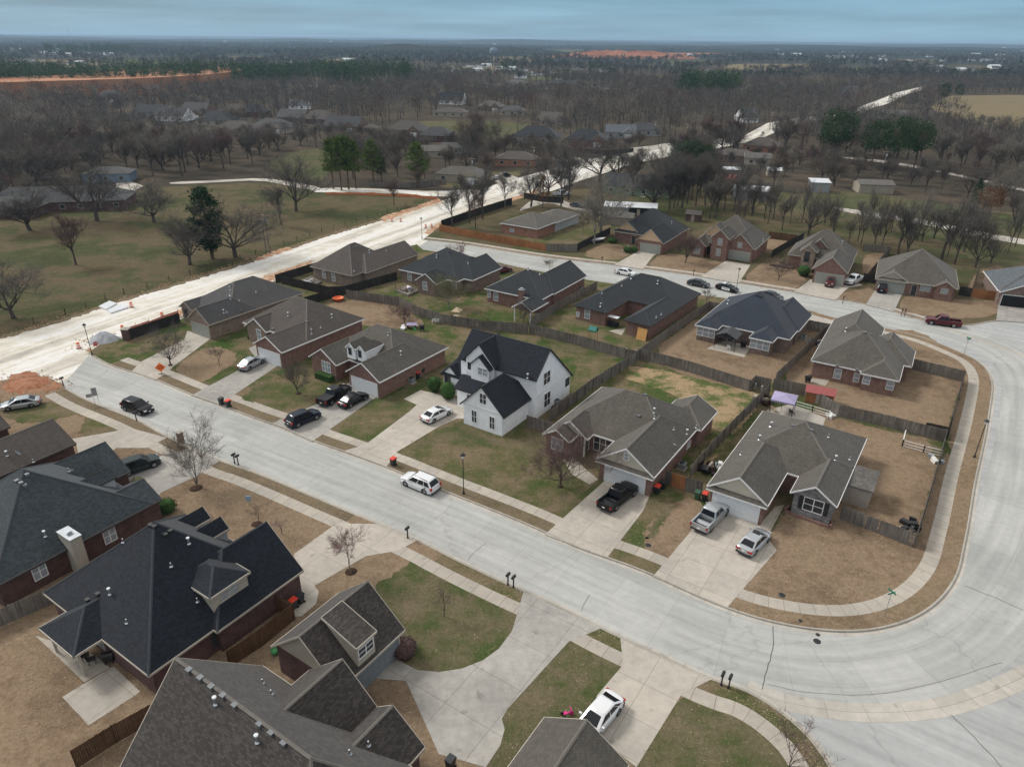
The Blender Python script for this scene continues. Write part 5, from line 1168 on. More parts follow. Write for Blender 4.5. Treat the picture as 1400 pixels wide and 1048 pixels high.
# gravel pile, steel plates
def mound(label, c, r, h, m, n=26, seed=1, z=ZR, name='gravel_pile', cat='gravel pile'):
    rr = random.Random(seed); mb = MB(); rings = []
    for k, hz in ((1.05, -.05), (.85, .22), (.6, .55), (.35, .85), (.12, 1.0)): rings.append([(math.cos(2*math.pi*i/n)*r*k*(1+rr.uniform(-.1, .1)), math.sin(2*math.pi*i/n)*r*.8*k*(1+rr.uniform(-.1, .1)), h*hz*(1+rr.uniform(-.06, .06))) for i in range(n)])
    for j in range(4):
        for i in range(n): mb.poly([rings[j][i], rings[j][(i+1) % n], rings[j+1][(i+1) % n], rings[j+1][i]])
    mb.poly(rings[4]); o = mb.build(name, m, smooth=True); o.location = c; return tag(o, label, cat)
mound('cone of blue-grey gravel at the street corner', P(143, 465, ZR), 2.6, 1.5, 'gravel_grey'); mound('low heap of red earth by the soil patch', P(40, 524), 3.0, .45, 'soil_red_deep', seed=4, z=0, name='earth_heap', cat='earth heap')
for i, (a, b, c_, d_) in enumerate([((135, 420), (150, 412.5), (160, 416), (145, 424)), ((147, 425), (168, 417), (176, 421), (152, 429))]):
    q = [P(*k, ZR) for k in (a, b, c_, d_)]; o_ = q[0]; m_ = MB(); lift = .25
    m_.prism([(v.x-o_.x, v.y-o_.y) for v in q], .02, lift); oo = m_.build('steel_plate', 'metal_white'); oo.location = o_; tag(oo, ['pale steel road plate lying farther from the camera', 'pale steel road plate lying nearer the camera'][i], 'steel plate', 'steel plates on the road works')
# ------------------------------------------------------------------ street furniture
def lamp(px, py, label, top=None):
    t = thing('street_lamp', label, 'street lamp', P(px, py, 0), 0, 'black street lamps'); h = 4.7
    m_ = MB(); m_.lathe([(.14, 0), (.14, .12), (.09, .3), (.055, .5), (.045, h-.1), (.06, h)], 10); m_.build('post', 'black_iron', t)
    m_ = MB(); m_.lathe([(.1, h), (.16, h+.08), (.20, h+.4)], 8); m_.build('lantern', 'lamp_glass', t)
    m_ = MB(); m_.lathe([(.31, h+.38), (.28, h+.46), (.1, h+.58), (.03, h+.7), (0, h+.72)], 12); m_.build('cap', 'black_iron', t); return t
lamp(634, 675, 'black street lamp on the verge before the white house'); lamp(1332, 625, 'black street lamp on the curved right-hand verge'); lamp(126, 485, 'black street lamp at the left street corner by the gravel pile'); lamp(1006, 401, 'black street lamp standing beside the police car'); lamp(577, 326, 'black street lamp at the far road works junction'); 
def mailbox(px, py, label, rz=R(57), g='black post-mounted mailboxes'):
    t = thing('mailbox', label, 'mailbox', P(px, py, 0), rz, g)
    m_ = MB(); m_.box(-.05, .05, -.05, .05, 0, 1.15); m_.lathe([(.12, 0), (.1, .12), (.05, .16)], 8); m_.build('post', 'black_iron', t)
    m_ = MB(); n = 8; L_ = .27
    sec = [(-.11, 1.12), (.11, 1.12), (.11, 1.27)]+[(.11*math.cos(math.pi*k/8), 1.27+.11*math.sin(math.pi*k/8)) for k in range(1, 8)]+[(-.11, 1.27)]
    for i in range(len(sec)): a, b = sec[i], sec[(i+1) % len(sec)]; m_.poly([(-L_, a[0], a[1]), (L_, a[0], a[1]), (L_, b[0], b[1]), (-L_, b[0], b[1])])
    m_.poly([(-L_, y, z) for y, z in sec]); m_.poly([(L_, y, z) for y, z in sec][::-1]); m_.build('box', 'black_iron', t)
    m_ = MB(); m_.box(.0, .03, .115, .13, 1.2, 1.42); m_.build('flag', 'sign_red', t)
for i, (a, b, l) in enumerate([(321, 633, 'left black mailbox of the pair beside the multi-stemmed tree'), (326, 635, 'right black mailbox of the pair beside the multi-stemmed tree'), (557.5, 735, 'single black mailbox beside the drive below the street'),
    (694.5, 799, 'left black mailbox of the pair on the green verge'), (702, 802.5, 'right black mailbox of the pair on the green verge'), (986, 936, 'left black mailbox of the pair at the bottom curve'), (996, 940, 'right black mailbox of the pair at the bottom curve'),
    (87, 527, 'black mailbox beside the red soil patch'), (187, 575, 'black mailbox beside the black driving SUV'), (823, 359, 'black mailbox before the peach gabled house'), (948, 377, 'black mailbox before the two-storey brick house'), (1152, 414, 'black mailbox near the maroon off-roader'), (1232, 431, 'left black mailbox of the pair by the maroon pickup'), (1236.5, 431.5, 'right black mailbox of the pair by the maroon pickup')]): mailbox(a, b, l)
t = thing('brick_mailbox', 'brick mailbox column behind the multi-stemmed tree', 'mailbox', P(248, 604), R(57)); m_ = MB(); m_.box(-.3, .3, -.3, .3, 0, 1.4); m_.build('column', 'red', t); m_ = MB(); m_.box(-.34, .34, -.34, .34, 1.4, 1.48); m_.build('cap', 'kerb_concrete', t)
def street_sign(px, py, label, z=0, h=2.55):
    t = thing('street_sign', label, 'street sign', P(px, py, z)); m_ = MB(); m_.tube((0, 0, 0), (0, 0, h), .035, n=8); m_.build('post', 'galv', t)
    for k, a in ((0, R(20)), (1, R(110))):
        b = MB(); b.box(-.42, .42, -.012, .012, h+.02+k*.2, h+.2+k*.2); s_ = b.build('name_blade', 'sign_green', t); s_.rotation_euler = (0, 0, a)
street_sign(1209, 842, 'green street name sign on the inner curve verge'); street_sign(1318, 484, 'green street name sign at the top right curve')
def text_mesh(s, size, parent, m, loc, rot, name='lettering'):
    c = bpy.data.curves.new('t', 'FONT'); c.body = s; c.size = size; c.align_x = 'CENTER'; c.align_y = 'CENTER'; c.extrude = .004; c.space_line = .85; tmp = bpy.data.objects.new('t', c); COL.objects.link(tmp)
    me = bpy.data.meshes.new_from_object(tmp.evaluated_get(bpy.context.evaluated_depsgraph_get())); bpy.data.objects.remove(tmp); me.materials.clear(); me.materials.append(mat(m))
    o = bpy.data.objects.new(name, me); COL.objects.link(o); o.parent = parent; o.location = loc; o.rotation_euler = rot; return o
# orange diamond work sign on a low stand
b0 = P(221, 511); t = thing('road_work_sign', 'orange diamond warning sign standing on the pavement', 'road sign', b0, R(18)); m_ = MB(); m_.box(-.5, .5, -.03, .03, .02, .08); m_.box(-.03, .03, -.5, .5, .02, .08); m_.box(-.02, .02, -.02, .02, .05, .6); m_.build('stand', 'black_iron', t)
m_ = MB(); m_.raw([(0, -.02, .35), (.75, -.02, 1.1), (0, -.02, 1.85), (-.75, -.02, 1.1), (0, .01, .35), (.75, .01, 1.1), (0, .01, 1.85), (-.75, .01, 1.1)], [(0, 1, 2, 3), (7, 6, 5, 4), (0, 4, 5, 1), (1, 5, 6, 2), (2, 6, 7, 3), (3, 7, 4, 0)]); bd = m_.build('board', 'sign_orange', t); text_mesh('ROAD\nWORK\nAHEAD', .27, bd, 'black_iron', (0, -.026, 1.1), (R(90), 0, 0))
b0 = P(136, 485); t = thing('stop_sign', 'red sign on a leaning post at the left street corner', 'road sign', b0, R(40)); m_ = MB(); m_.tube((0, 0, 0), (-.12, .1, 2.2), .03, n=6); m_.build('post', 'galv', t); m_ = MB(); n = 8
f = [(.38*math.cos(math.pi/8+2*math.pi*k/8)-.12, .38*math.sin(math.pi/8+2*math.pi*k/8)+1.95) for k in range(8)]; m_.poly([(x, .05, z) for x, z in f]); m_.poly([(x, .07, z) for x, z in f][::-1]); bd = m_.build('plate', 'sign_red', t); text_mesh('STOP', .27, bd, 'sign_white', (-.12, .04, 1.95), (R(90), 0, 0))
b0 = P(134, 552); t = thing('notice_board', 'pair of grey sign backs on thin posts at the left verge', 'road sign', b0, R(25)); m_ = MB(); m_.box(-.35, -.3, -.02, .02, 0, 2.3); m_.build('post', 'galv', t); m_ = MB(); m_.box(.15, .2, -.02, .02, 0, 2.3); m_.build('post', 'galv', t); m_ = MB(); m_.box(-.4, .25, -.04, -.02, 1.3, 2.5); m_.build('plate', 'sign_back', t); m_ = MB(); m_.box(-1.15, -.42, -.04, -.02, 1.2, 1.7); m_.build('plate', 'sign_back', t)
def bin_(px, py, label, lid='bin_red', rz=R(-33), g='wheeled rubbish bins', z=0.02, body='bin_black'):
    t = thing('wheeled_bin', label, 'bin', P(px, py, z), rz, g); m_ = MB(); a, b = .22, .29
    m_.raw([(-a, -a, .06), (a, -a, .06), (a, a, .06), (-a, a, .06), (-b, -b, .98), (b, -b, .98), (b, b*1.1, .98), (-b, b*1.1, .98)], [(3, 2, 1, 0), (0, 1, 5, 4), (1, 2, 6, 5), (2, 3, 7, 6), (3, 0, 4, 7)]); m_.box(-.3, .3, .30, .36, .9, .97); m_.build('tub', body, t)
    m_ = MB(); m_.raw([(-.32, -.34, .985), (.32, -.34, .985), (.32, .36, .985), (-.32, .36, .985), (-.28, -.3, 1.05), (.28, -.3, 1.05), (.28, .34, 1.1), (-.28, .34, 1.1)], [(0, 1, 5, 4), (1, 2, 6, 5), (2, 3, 7, 6), (3, 0, 4, 7), (4, 5, 6, 7), (3, 2, 1, 0)]); m_.build('lid', lid, t)
    for s in (-1, 1): w_ = MB(); w_.tube((s*.24-.03, .27, .12), (s*.24+.03, .27, .12), .12, n=12); w_.build('wheel', 'rubber', t)
for q in [(303, 553, 'black wheeled bin with a dark lid on the kerb', 'bin_black'), (312.5, 556, 'red-lidded bin beside the dark bin on the kerb'), (538, 636, 'lone red-lidded bin by the street drive'), (898, 674, 'red-lidded bin beside the orange-brown gate'), (906, 668, 'black bin tucked behind the red-lidded bin by the gate', 'bin_black'), (953, 682, 'dark green bin against the short grey fence', 'bin_green', 0, 0, 'bin_green'), (963, 684, 'red-lidded bin before the wide corner garage'), (402, 831, 'red-lidded bin at the wine brick garage wall'), (411, 824, 'black bin behind the red-lidded one at the wine wall', 'bin_black'), (571, 517, 'red-lidded bin at the side of the dormer house'), (577, 512, 'black bin at the side of the dormer house', 'bin_black'), (616, 1050, 'black bin at the bottom edge by the drive', 'bin_black'), (1117, 376, 'small dark bin beside the arched garage doors', 'bin_black')]:
    bin_(q[0], q[1], q[2], q[3] if len(q) > 3 else 'bin_red', body=q[6] if len(q) > 6 else 'bin_black')
def ac(px, py, label, rz=R(-33)):
    t = thing('air_conditioner', label, 'air conditioner', P(px, py, .02), rz, 'outdoor air conditioner units'); m_ = MB(); m_.box(-.55, .55, -.55, .55, 0, .08); m_.build('pad', 'kerb_concrete', t)
    m_ = MB(); m_.box(-.42, .42, -.42, .42, .08, .8)
    for k in range(9): m_.box(-.435, .435, -.435, .435, .14+k*.07, .16+k*.07)
    m_.build('cabinet', 'sign_back', t); m_ = MB(); m_.lathe([(.36, .802), (.36, .86), (.12, .9), (0, .9)], 14); m_.build('fan_guard', 'black_iron', t)
for a, b, l in [(563, 523, 'air conditioner by the dormer house side wall'), (932, 640, 'air conditioner by the cream-gabled house side wall'), (1098, 464, 'air conditioner beside the blue-black hipped house'), (761, 553, 'dark air conditioner beside the white two-storey house'), (793, 398, 'air conditioner between chimney house and U-shaped roof'), (440, 475, 'air conditioner behind the brown-roofed brick house'), (1200, 521, 'small air conditioner by the rear wall of the curve house') if 0 else (1109, 469, 'dark metal unit beside the blue-black hipped house')]: ac(a, b, l)
# utility meters posts
for a, b, l in [(1032, 532, 'left grey utility pedestal behind the stepped fence'), (1041, 536, 'right grey utility pedestal behind the stepped fence'), (856, 484, 'white utility pedestal by the corner of four yards'), (868, 487, 'second white utility pedestal by the corner of four yards')]:
    m_ = MB(); m_.lathe([(.17, 0), (.17, .9), (.12, 1.05), (0, 1.1)], 10); o_ = m_.build('utility_pedestal', 'metal_grey'); o_.location = P(a, b); tag(o_, l, 'utility box', 'utility pedestals')
# ------------------------------------------------------------------ sheds, gazebos, play sets
def shed(label, c, w_, d_, h, rz, wallm, roofm, roof='gable', rise=.8, cat='shed', name='shed', oh=.2):
    t = thing(name, label, cat, c, rz); m_ = MB(); x, y = w_/2, d_/2; m_.box(-x, x, -y, y, 0, h); 
    if roof == 'gable': m_.poly([(-x, -y, h), (-x, 0, h+rise*.97), (-x, y, h)]); m_.poly([(x, -y, h), (x, y, h), (x, 0, h+rise*.97)])
    m_.build('wall', wallm, t); X, Y = x+oh, y+oh; r_ = MB()
    if roof == 'gable':
        e = h-rise*oh/y*.9
        for s in (-1, 1):
            q = [(-X, s*Y, e), (X, s*Y, e), (X, 0, h+rise+.04), (-X, 0, h+rise+.04)]; q2 = [(a, b, z+.06) for a, b, z in q]
            r_.poly(q2 if s < 0 else q2[::-1]); r_.poly(q[::-1] if s < 0 else q); r_.poly([q[0], q[1], q2[1], q2[0]])
            for k in (0, 1): a_, b_ = (q[1], q[2]) if k else (q[3], q[0]); r_.poly([a_, b_, (b_[0], b_[1], b_[2]+.06), (a_[0], a_[1], a_[2]+.06)])
    elif roof == 'mono':
        q = [(-X, -Y, h+.02), (X, -Y, h+.02), (X, Y, h+rise), (-X, Y, h+rise)]; q2 = [(a, b, z+.12) for a, b, z in q]; r_.poly(q2); r_.poly(q[::-1])
        for i in range(4): a_, b_ = i, (i+1) % 4; r_.poly([q[a_], q[b_], q2[b_], q2[a_]])
    else:
        e = .6
        q = [(-X, -Y, h), (X, -Y, h), (X, Y, h), (-X, Y, h)]; a, b = (-X+Y, 0, h+rise), (X-Y, 0, h+rise)
        for f in ((q[0], q[1], b, a), (q[2], q[3], a, b), (q[1], q[2], b), (q[3], q[0], a), tuple(q[::-1])): r_.poly(f)
    r_.build('roof', roofm, t)
    dd = MB(); dd.box(-.45, .45, -y-.03, -y, .05, min(1.95, h-.15)); dd.build('door', 'trim_tan', t); return t
def mid(a, b, z=0): return (P(*a, z)+P(*b, z))/2
shed('tan shed with flat grey roof against the corner house', mid((1145, 697), (1190, 660)), 3.2, 3.9, 2.3, R(-33), 'taupewall', 'old_shingle', 'mono', .35)
shed('small orange-brown wooden shed with a red roof', P(1119, 549), 3.6, 1.9, 1.75, R(-24), 'fence_orange', 'red_roof', 'gable', .55)
# purple canopy
def canopy(label, c, w_, d_, h, rz, m, pm, rise=.8, cat='canopy', name='canopy', roof='hip'):
    t = thing(name, label, cat, c, rz); x, y = w_/2, d_/2; r_ = MB(); q = [(-x, -y, h), (x, -y, h), (x, y, h), (-x, y, h)]
    if roof == 'hip': fs = [(q[i], q[(i+1) % 4], (0, 0, h+rise)) for i in range(4)]
    else: fs = [(q[0], q[1], (x, 0, h+rise), (-x, 0, h+rise)), (q[2], q[3], (-x, 0, h+rise), (x, 0, h+rise)), (q[1], q[2], (x, 0, h+rise)), (q[3], q[0], (-x, 0, h+rise))]
    for f in fs: r_.poly(f); r_.poly([(a, b, z-.03) for a, b, z in f][::-1])
    for i in range(4): a, b = q[i], q[(i+1) % 4]; r_.poly([(a[0], a[1], h-.22), (b[0], b[1], h-.22), b, a])
    r_.build('roof', m, t)
    for sx_ in (-1, 1):
        for sy_ in (-1, 1): pb = MB(); pb.tube((sx_*(x-.1), sy_*(y-.1), 0), (sx_*(x-.1), sy_*(y-.1), h), .045, n=8); pb.build('post', pm, t)
    return t
canopy('pale purple square canopy on the patio behind the corner house', P(1069, 562), 3.1, 3.1, 2.15, R(-28), 'purple_cloth', 'black_iron', .5)
canopy('dark grey gabled gazebo on the pale patio slab', P(994, 474), 3.4, 3.6, 2.3, R(57), 'dark_shingle', 'black_iron', .8, 'gazebo', 'gazebo', 'gable')
canopy('little roofed play tower with green canvas roof', P(810, 470), 1.4, 1.2, 2.6, R(-30), 'teal_cloth', 'wood_new', .6, 'play tower', 'play_tower', 'gable')
def chair(px, py, label, m='plastic_white', rz=0, g=None, z=.02, s=1):
    t = thing('garden_chair', label, 'chair', P(px, py, z), rz, g); m_ = MB(); m_.box(-.28, .28, -.27, .27, .40, .44); m_.build('seat', m, t); m_ = MB(); m_.raw([(-.28, .25, .44), (.28, .25, .44), (.26, .42, .98), (-.26, .42, .98), (-.28, .29, .44), (.28, .29, .44), (.26, .46, .98), (-.26, .46, .98)], [(0, 1, 2, 3), (7, 6, 5, 4), (0, 4, 5, 1), (2, 6, 7, 3), (1, 5, 6, 2), (3, 7, 4, 0)]); m_.build('backrest', m, t)
    for sx_ in (-1, 1):
        for sy_ in (-1, 1): l_ = MB(); l_.box(sx_*.25-.025, sx_*.25+.025, sy_*.23-.025, sy_*.23+.025, 0, .40); l_.build('leg', m, t)
chair(996, 478, 'single white chair under the grey gazebo', rz=R(150))
for a, b, l in [(593, 441, 'leftmost white chair by the back fence'), (598, 441.5, 'white chair next to the leftmost by the fence'), (647, 447, 'left pale chair of the fence pair'), (653, 448.5, 'right pale chair of the fence pair')]: chair(a, b, l, rz=R(200), g='white garden chairs along the fence')
for a, b, l in [(118, 900, 'left dark patio chair under the porch roof'), (127, 905, 'right dark patio chair under the porch roof'), (1057, 562, 'left tan chair under the purple canopy'), (1082, 567, 'right dark chair under the purple canopy')]: chair(a, b, l, 'trim_dark' if 'dark' in l else 'wood_pale', R(120))
# slide and frame by the long fence
t = thing('play_set', 'wooden play set with a small roof and teal slide', 'play set', P(625, 441), R(-20))
m_ = MB(); m_.box(-.7, .7, -.6, .6, 1.2, 1.28); m_.build('deck', 'wood_pale', t); m_ = MB(); m_.raw([(-.8, -.8, 2.3), (.8, -.8, 2.3), (.8, .8, 2.3), (-.8, .8, 2.3), (0, 0, 3.0)], [(0, 1, 4), (1, 2, 4), (2, 3, 4), (3, 0, 4), (3, 2, 1, 0)]); m_.build('roof', 'wood_pale', t)
for sx_ in (-1, 1):
    for sy_ in (-1, 1): l_ = MB(); l_.box(sx_*.65-.05, sx_*.65+.05, sy_*.55-.05, sy_*.55+.05, 0, 2.3); l_.build('post', 'wood_pale', t)
m_ = MB(); m_.raw([(-.6, -.3, 1.28), (-.6, .3, 1.28), (-2.6, -.3, .2), (-2.6, .3, .2), (-.6, -.3, 1.2), (-.6, .3, 1.2), (-2.6, -.3, .12), (-2.6, .3, .12)], [(0, 1, 3, 2), (6, 7, 5, 4), (0, 2, 6, 4), (1, 5, 7, 3), (2, 3, 7, 6)]); m_.build('slide', 'teal_cloth', t)
# toy pool, planters, grill, table
m_ = MB(); m_.lathe([(.0, .02), (.55, .02), (.62, .5), (.7, .52), (.66, .55), (.55, .3), (0, .28)], 18); o_ = m_.build('paddling_pool', 'orange_plastic'); o_.location = P(462.5, 411); o_.scale = (1.6, 1.6, 1.2); tag(o_, 'small orange and green paddling pool by the dark fence', 'paddling pool')
def grill(px, py, label):
    t = thing('barbecue_grill', label, 'barbecue', P(px, py, .02), R(20)); m_ = MB(); m_.box(-.35, .35, -.28, .28, .35, .75); m_.build('cabinet', 'black_iron', t); m_ = MB()
    sec = [(-.3, .75), (-.28, .95), (-.15, 1.08), (.15, 1.08), (.28, .95), (.3, .75)]
    for i in range(5): a, b = sec[i], sec[i+1]; m_.poly([(-.42, a[0], a[1]), (-.42, b[0], b[1]), (.42, b[0], b[1]), (.42, a[0], a[1])])
    m_.poly([(-.42, y, z) for y, z in sec]); m_.poly([(.42, y, z) for y, z in sec][::-1]); m_.build('hood', 'black_iron', t)
    for sx_ in (-1, 1): w_ = MB(); w_.box(sx_*.28-.03, sx_*.28+.03, -.22, .22, 0, .35); w_.build('leg', 'black_iron', t)
for a, b, l in [(1016, 475, 'black barbecue beside the gazebo patio'), (1104, 522, 'black barbecue behind the curve house'), (150, 905, 'black barbecue beside the porch wall'), (577, 452, 'small dark barbecue in the garden behind the dormer house')]: grill(a, b, l)
t = thing('patio_table', 'low purple-topped table with a white cover in the garden', 'table', P(563, 448), 0); m_ = MB(); m_.box(-.9, .9, -.7, .7, .7, .76); m_.build('top', 'purple_cloth', t)
for sx_ in (-1, 1): m_ = MB(); m_.box(sx_*.7-.04, sx_*.7+.04, -.5, .5, 0, .7); m_.build('leg', 'trim_dark', t)
# white deck rails at the fence of the corner house, metal crate, clutter
def railing(label, pts, m='trim_white', h=.9, z=.0, r=.04, step=1.6, name='railing', cat='railing'):
    pl = [P(*q, z) for q in pts]; t = thing(name, label, cat, pl[0]); b = pl[0]; r_ = MB(); posts = []
    for a, c in zip(pl, pl[1:]):
        for zz in (h, h*.55, .12): r_.tube(a-b+Vector((0, 0, zz)), c-b+Vector((0, 0, zz)), r, n=6)
        k = max(1, int((c-a).length/step))
        for i in range(k+1): posts.append(a+(c-a)*(i/k)-b)
    r_.build('rail', m, t)
    for q in posts: p_ = MB(); p_.box(q.x-.05, q.x+.05, q.y-.05, q.y+.05, 0, h+.1); p_.build('post', m, t)
railing('white railing lying before the small fenced pen', [(1236, 597), (1233, 610), (1262, 618), (1286, 624)]); railing('white patio railing behind the corner house', [(1086, 556), (1110, 563), (1133, 570)])
railing('thin wire fence along the pasture edge of the road works', [(0, 455), (90, 430), (170, 402), (260, 376), (350, 348), (440, 318), (530, 292), (590, 272)], 'bark', 1.1, ZG, .012, 4.0, 'wire_fence', 'fence')
railing('wooden deck railing behind the tan brown-roofed house', [(402, 389), (418, 393), (436, 386)], 'fence_brown', 1.0); railing('wooden deck railing behind the dark-roofed house', [(541, 397), (556, 402), (572, 396)], 'fence_brown', 1.0)
for nm, q, l, m__ in (('deck', [(400, 388), (421, 394), (440, 384), (425, 377)], 'wooden deck strewn with white covers', 'fence_grey'), ('deck', [(541, 396), (557, 403), (574, 396), (556, 389)], 'small wooden deck with stacked garden furniture', 'fence_grey')):
    w2 = W2(q, .4); o0 = w2[0]; m_ = MB(); m_.prism([(a-o0[0], b-o0[1]) for a, b in w2], 0, .4); o_ = m_.build(nm, m__); o_.location = (*o0, 0); tag(o_, l, 'deck')
rr = random.Random(5)
def clutter(label, px, py, n, rad, mats_, hmax=.9, cat='clutter', name='yard_clutter', z=.0):
    t = thing(name, label, cat, P(px, py, z)); 
    for i in range(n):
        m_ = MB(); a, b, c = rr.uniform(.15, .5), rr.uniform(.1, .4), rr.uniform(.12, hmax); m_.box(-a, a, -b, b, 0, c); 
        o_ = m_.build(rr.choice(['box', 'bag', 'crate']), rr.choice(mats_), t); o_.location = (rr.uniform(-rad, rad), rr.uniform(-rad, rad), 0); o_.rotation_euler = (rr.uniform(-.3, .3), rr.uniform(-.3, .3), rr.uniform(0, 3))
clutter('heap of bicycles, boxes and scrap beside the cluttered fence', 968, 640, 16, 1.4, ['black_iron', 'trim_tan', 'plastic_white', 'metal_grey', 'mulch']); clutter('pile of firewood and junk along the fence top', 1040, 550, 10, .9, ['black_iron', 'mulch', 'trim_tan'])
clutter('black barbecue parts and boxes in the pen corner', 1243, 722, 9, .8, ['black_iron', 'trim_tan', 'metal_grey', 'black_iron'], 1.2); clutter('dark junk between the blue-black house fences', 1115, 472, 7, .9, ['black_iron', 'trim_dark', 'metal_grey'])
clutter('white covered furniture on the first wooden deck', 420, 387, 6, 1.0, ['plastic_white', 'metal_white', 'trim_tan'], .9, z=.4); clutter('garden furniture stacked on the small deck', 556, 396, 7, .8, ['plastic_white', 'purple_cloth', 'trim_tan'], .9, z=.4)
clutter('small white garden toys behind the white house fence', 560, 450, 6, 1.6, ['plastic_white', 'trim_tan', 'toy_green'], .4); clutter('white bag and rocks beside the patio railing', 1137, 571, 5, .6, ['plastic_white', 'trim_tan'], .5); clutter('metal scraps on the white rail by the pen', 1275, 628, 6, .8, ['metal_grey', 'plastic_white'], .6)
t = thing('toy_tricycle', 'bright pink toy tricycle on the lawn by the white car', 'tricycle', P(775, 978), R(20)); m_ = MB(); m_.tube((-.3, 0, .25), (.35, 0, .35), .05, n=6); m_.tube((.35, 0, .2), (.3, 0, .7), .03, n=6); m_.tube((.3, -.22, .7), (.3, .22, .7), .03, n=6); m_.box(-.25, .02, -.12, .12, .33, .4); m_.build('frame', 'toy_pink', t)
for a, b, r_ in ((.36, 0, .19), (-.3, -.22, .14), (-.3, .22, .14)): w_ = MB(); w_.tube((a, b-.04, r_), (a, b+.04, r_), r_, n=14); w_.build('wheel', 'toy_pink' if r_ > .15 else 'rubber', t)
m_ = MB(); m_.lathe([(.0, .03), (.2, .03), (.26, .3), (.0, .33)], 12); o_ = m_.build('bucket', 'toy_green'); o_.location = P(377, 893); o_.scale = (1.4, 1.4, 1.4); tag(o_, 'bright green plastic tub beside the dark brown fence', 'tub')
# planter walls before the corner house
for nm, q, l in (('planter', [(1072, 700), (1133, 722), (1139, 716), (1080, 692)], 'brick-edged flower bed under the stone gable window'), ):
    t = thing(nm, l, 'flower bed', P(*q[0])); w2 = W2(q); o0 = P(*q[0]); m_ = MB(); pp = [(a-o0.x, b-o0.y) for a, b in w2]; m_.prism(pp, 0, .18); m_.build('soil_bed', 'mulch', t); m_ = MB()
    for a, b in zip(pp, pp[1:]+pp[:1]):
        d = Vector((b[0]-a[0], b[1]-a[1])); m_.box(-.1, d.length+.1, -.1, .1, 0, .32, None, math.atan2(d.y, d.x), a)
    m_.build('brick_edge', 'red', t)
for a, b, r_, l in [(351, 716, .9, 'ring'), (408, 538, .75, 'ring'), (480, 781, .95, 'ring'), (268, 667, 1.2, 'ring'), (553, 893, 1.4, 'ring'), (766, 665, .6, 'ring'), (233, 499, .6, 'ring')]:
    m_ = MB(); m_.lathe([(r_*.62, 0), (r_*.5, .06), (0, .1)], 18); o_ = m_.build('mulch_ring', 'mulch'); o_.location = P(a, b, .005); struct(o_)
for a, b in [(1069, 813), (1094, 848), (1118, 867), (1117, 876), (886, 745)]:
    z = ZR+.01 if b > 860 else .01; m_ = MB(); m_.lathe([(.32, 0), (.3, .02), (0, .02)], 16); o_ = m_.build('manhole_cover', 'black_iron'); o_.location = P(a, b, z); tag(o_, {1069: 'round iron cover set in the brown corner lawn', 1094: 'small iron cover near the inner kerb', 1118: 'upper of two iron covers in the curved street', 1117: 'lower of two iron covers in the curved street', 886: 'small iron cover in the lawn between two drives'}[a], 'iron cover'); 
    if a in (1118, 1094): o_.scale = (.6, .6, 1)
# construction barrels and barriers
def barrel(px, py, label, z=ZR):
    t = thing('traffic_barrel', label, 'traffic barrel', P(px, py, z), 0, 'orange traffic barrels at the road works'); m_ = MB(); m_.lathe([(.3, 0), (.29, .25)], 12, 'orange_plastic'); m_.lathe([(.29, .25), (.28, .42)], 12, 'sign_white'); m_.lathe([(.28, .42), (.27, .6)], 12, 'orange_plastic'); m_.lathe([(.27, .6), (.26, .77)], 12, 'sign_white'); m_.lathe([(.26, .77), (.24, 1.0), (0, 1.02)], 12, 'orange_plastic'); m_.build('drum', parent=t)
    m_ = MB(); m_.lathe([(.4, 0), (.38, .07), (.3, .08)], 12); m_.build('base', 'rubber', t)
for i, (a, b, l) in enumerate([(168, 452, 'orange barrel beside the pink netting start'), (222, 434, 'orange barrel near the smooth grey roof'), (536, 303, 'left barrel of the far pair on the road works'), (548, 303, 'right barrel of the far pair on the road works'), (582, 312, 'left barrel at the junction by the lamp'), (590, 311, 'right barrel at the junction by the lamp'), (180, 420, 'barrel beside the pale steel plates'), (108, 476, 'barrel left of the gravel pile')]): barrel(a, b, l)
# ------------------------------------------------------------------ utility poles
def pole(px, py, ty, label, z=ZG, arm=True):
    b = P(px, py, z); h = min(height_at(b, ty), 13); t = thing('utility_pole', label, 'utility pole', b, R(-20), 'wooden utility poles'); m_ = MB(); m_.tube((0, 0, 0), (0, 0, h), .17, .11, 8); m_.build('shaft', 'bark_pale', t)
    if arm: m_ = MB(); m_.box(-1.2, 1.2, -.06, .06, h-.8, h-.66); m_.build('crossarm', 'wood_pale', t)
    m_ = MB(); m_.lathe([(.22, h-2.4), (.22, h-1.5), (.1, h-1.45)], 10, None, (.3, 0, 0)); m_.build('transformer', 'metal_grey', t)
pole(369, 346, 290, 'left utility pole at the pasture edge'); pole(364, 344, 291, 'short companion pole at the pasture edge', arm=False)
pole(645, 246, 214, 'utility pole before the grey ranch house'); pole(729, 226, 199, 'utility pole before the red brick ranch'); pole(893, 197, 164, 'tall pale pole by the far bend', ZG); pole(1052, 178, 152, 'utility pole beside the far road segment'); pole(936, 204, 168, 'utility pole right of the tall pale pole'); pole(1205, 240, 205, 'pale pole among the dark evergreens', ZG)
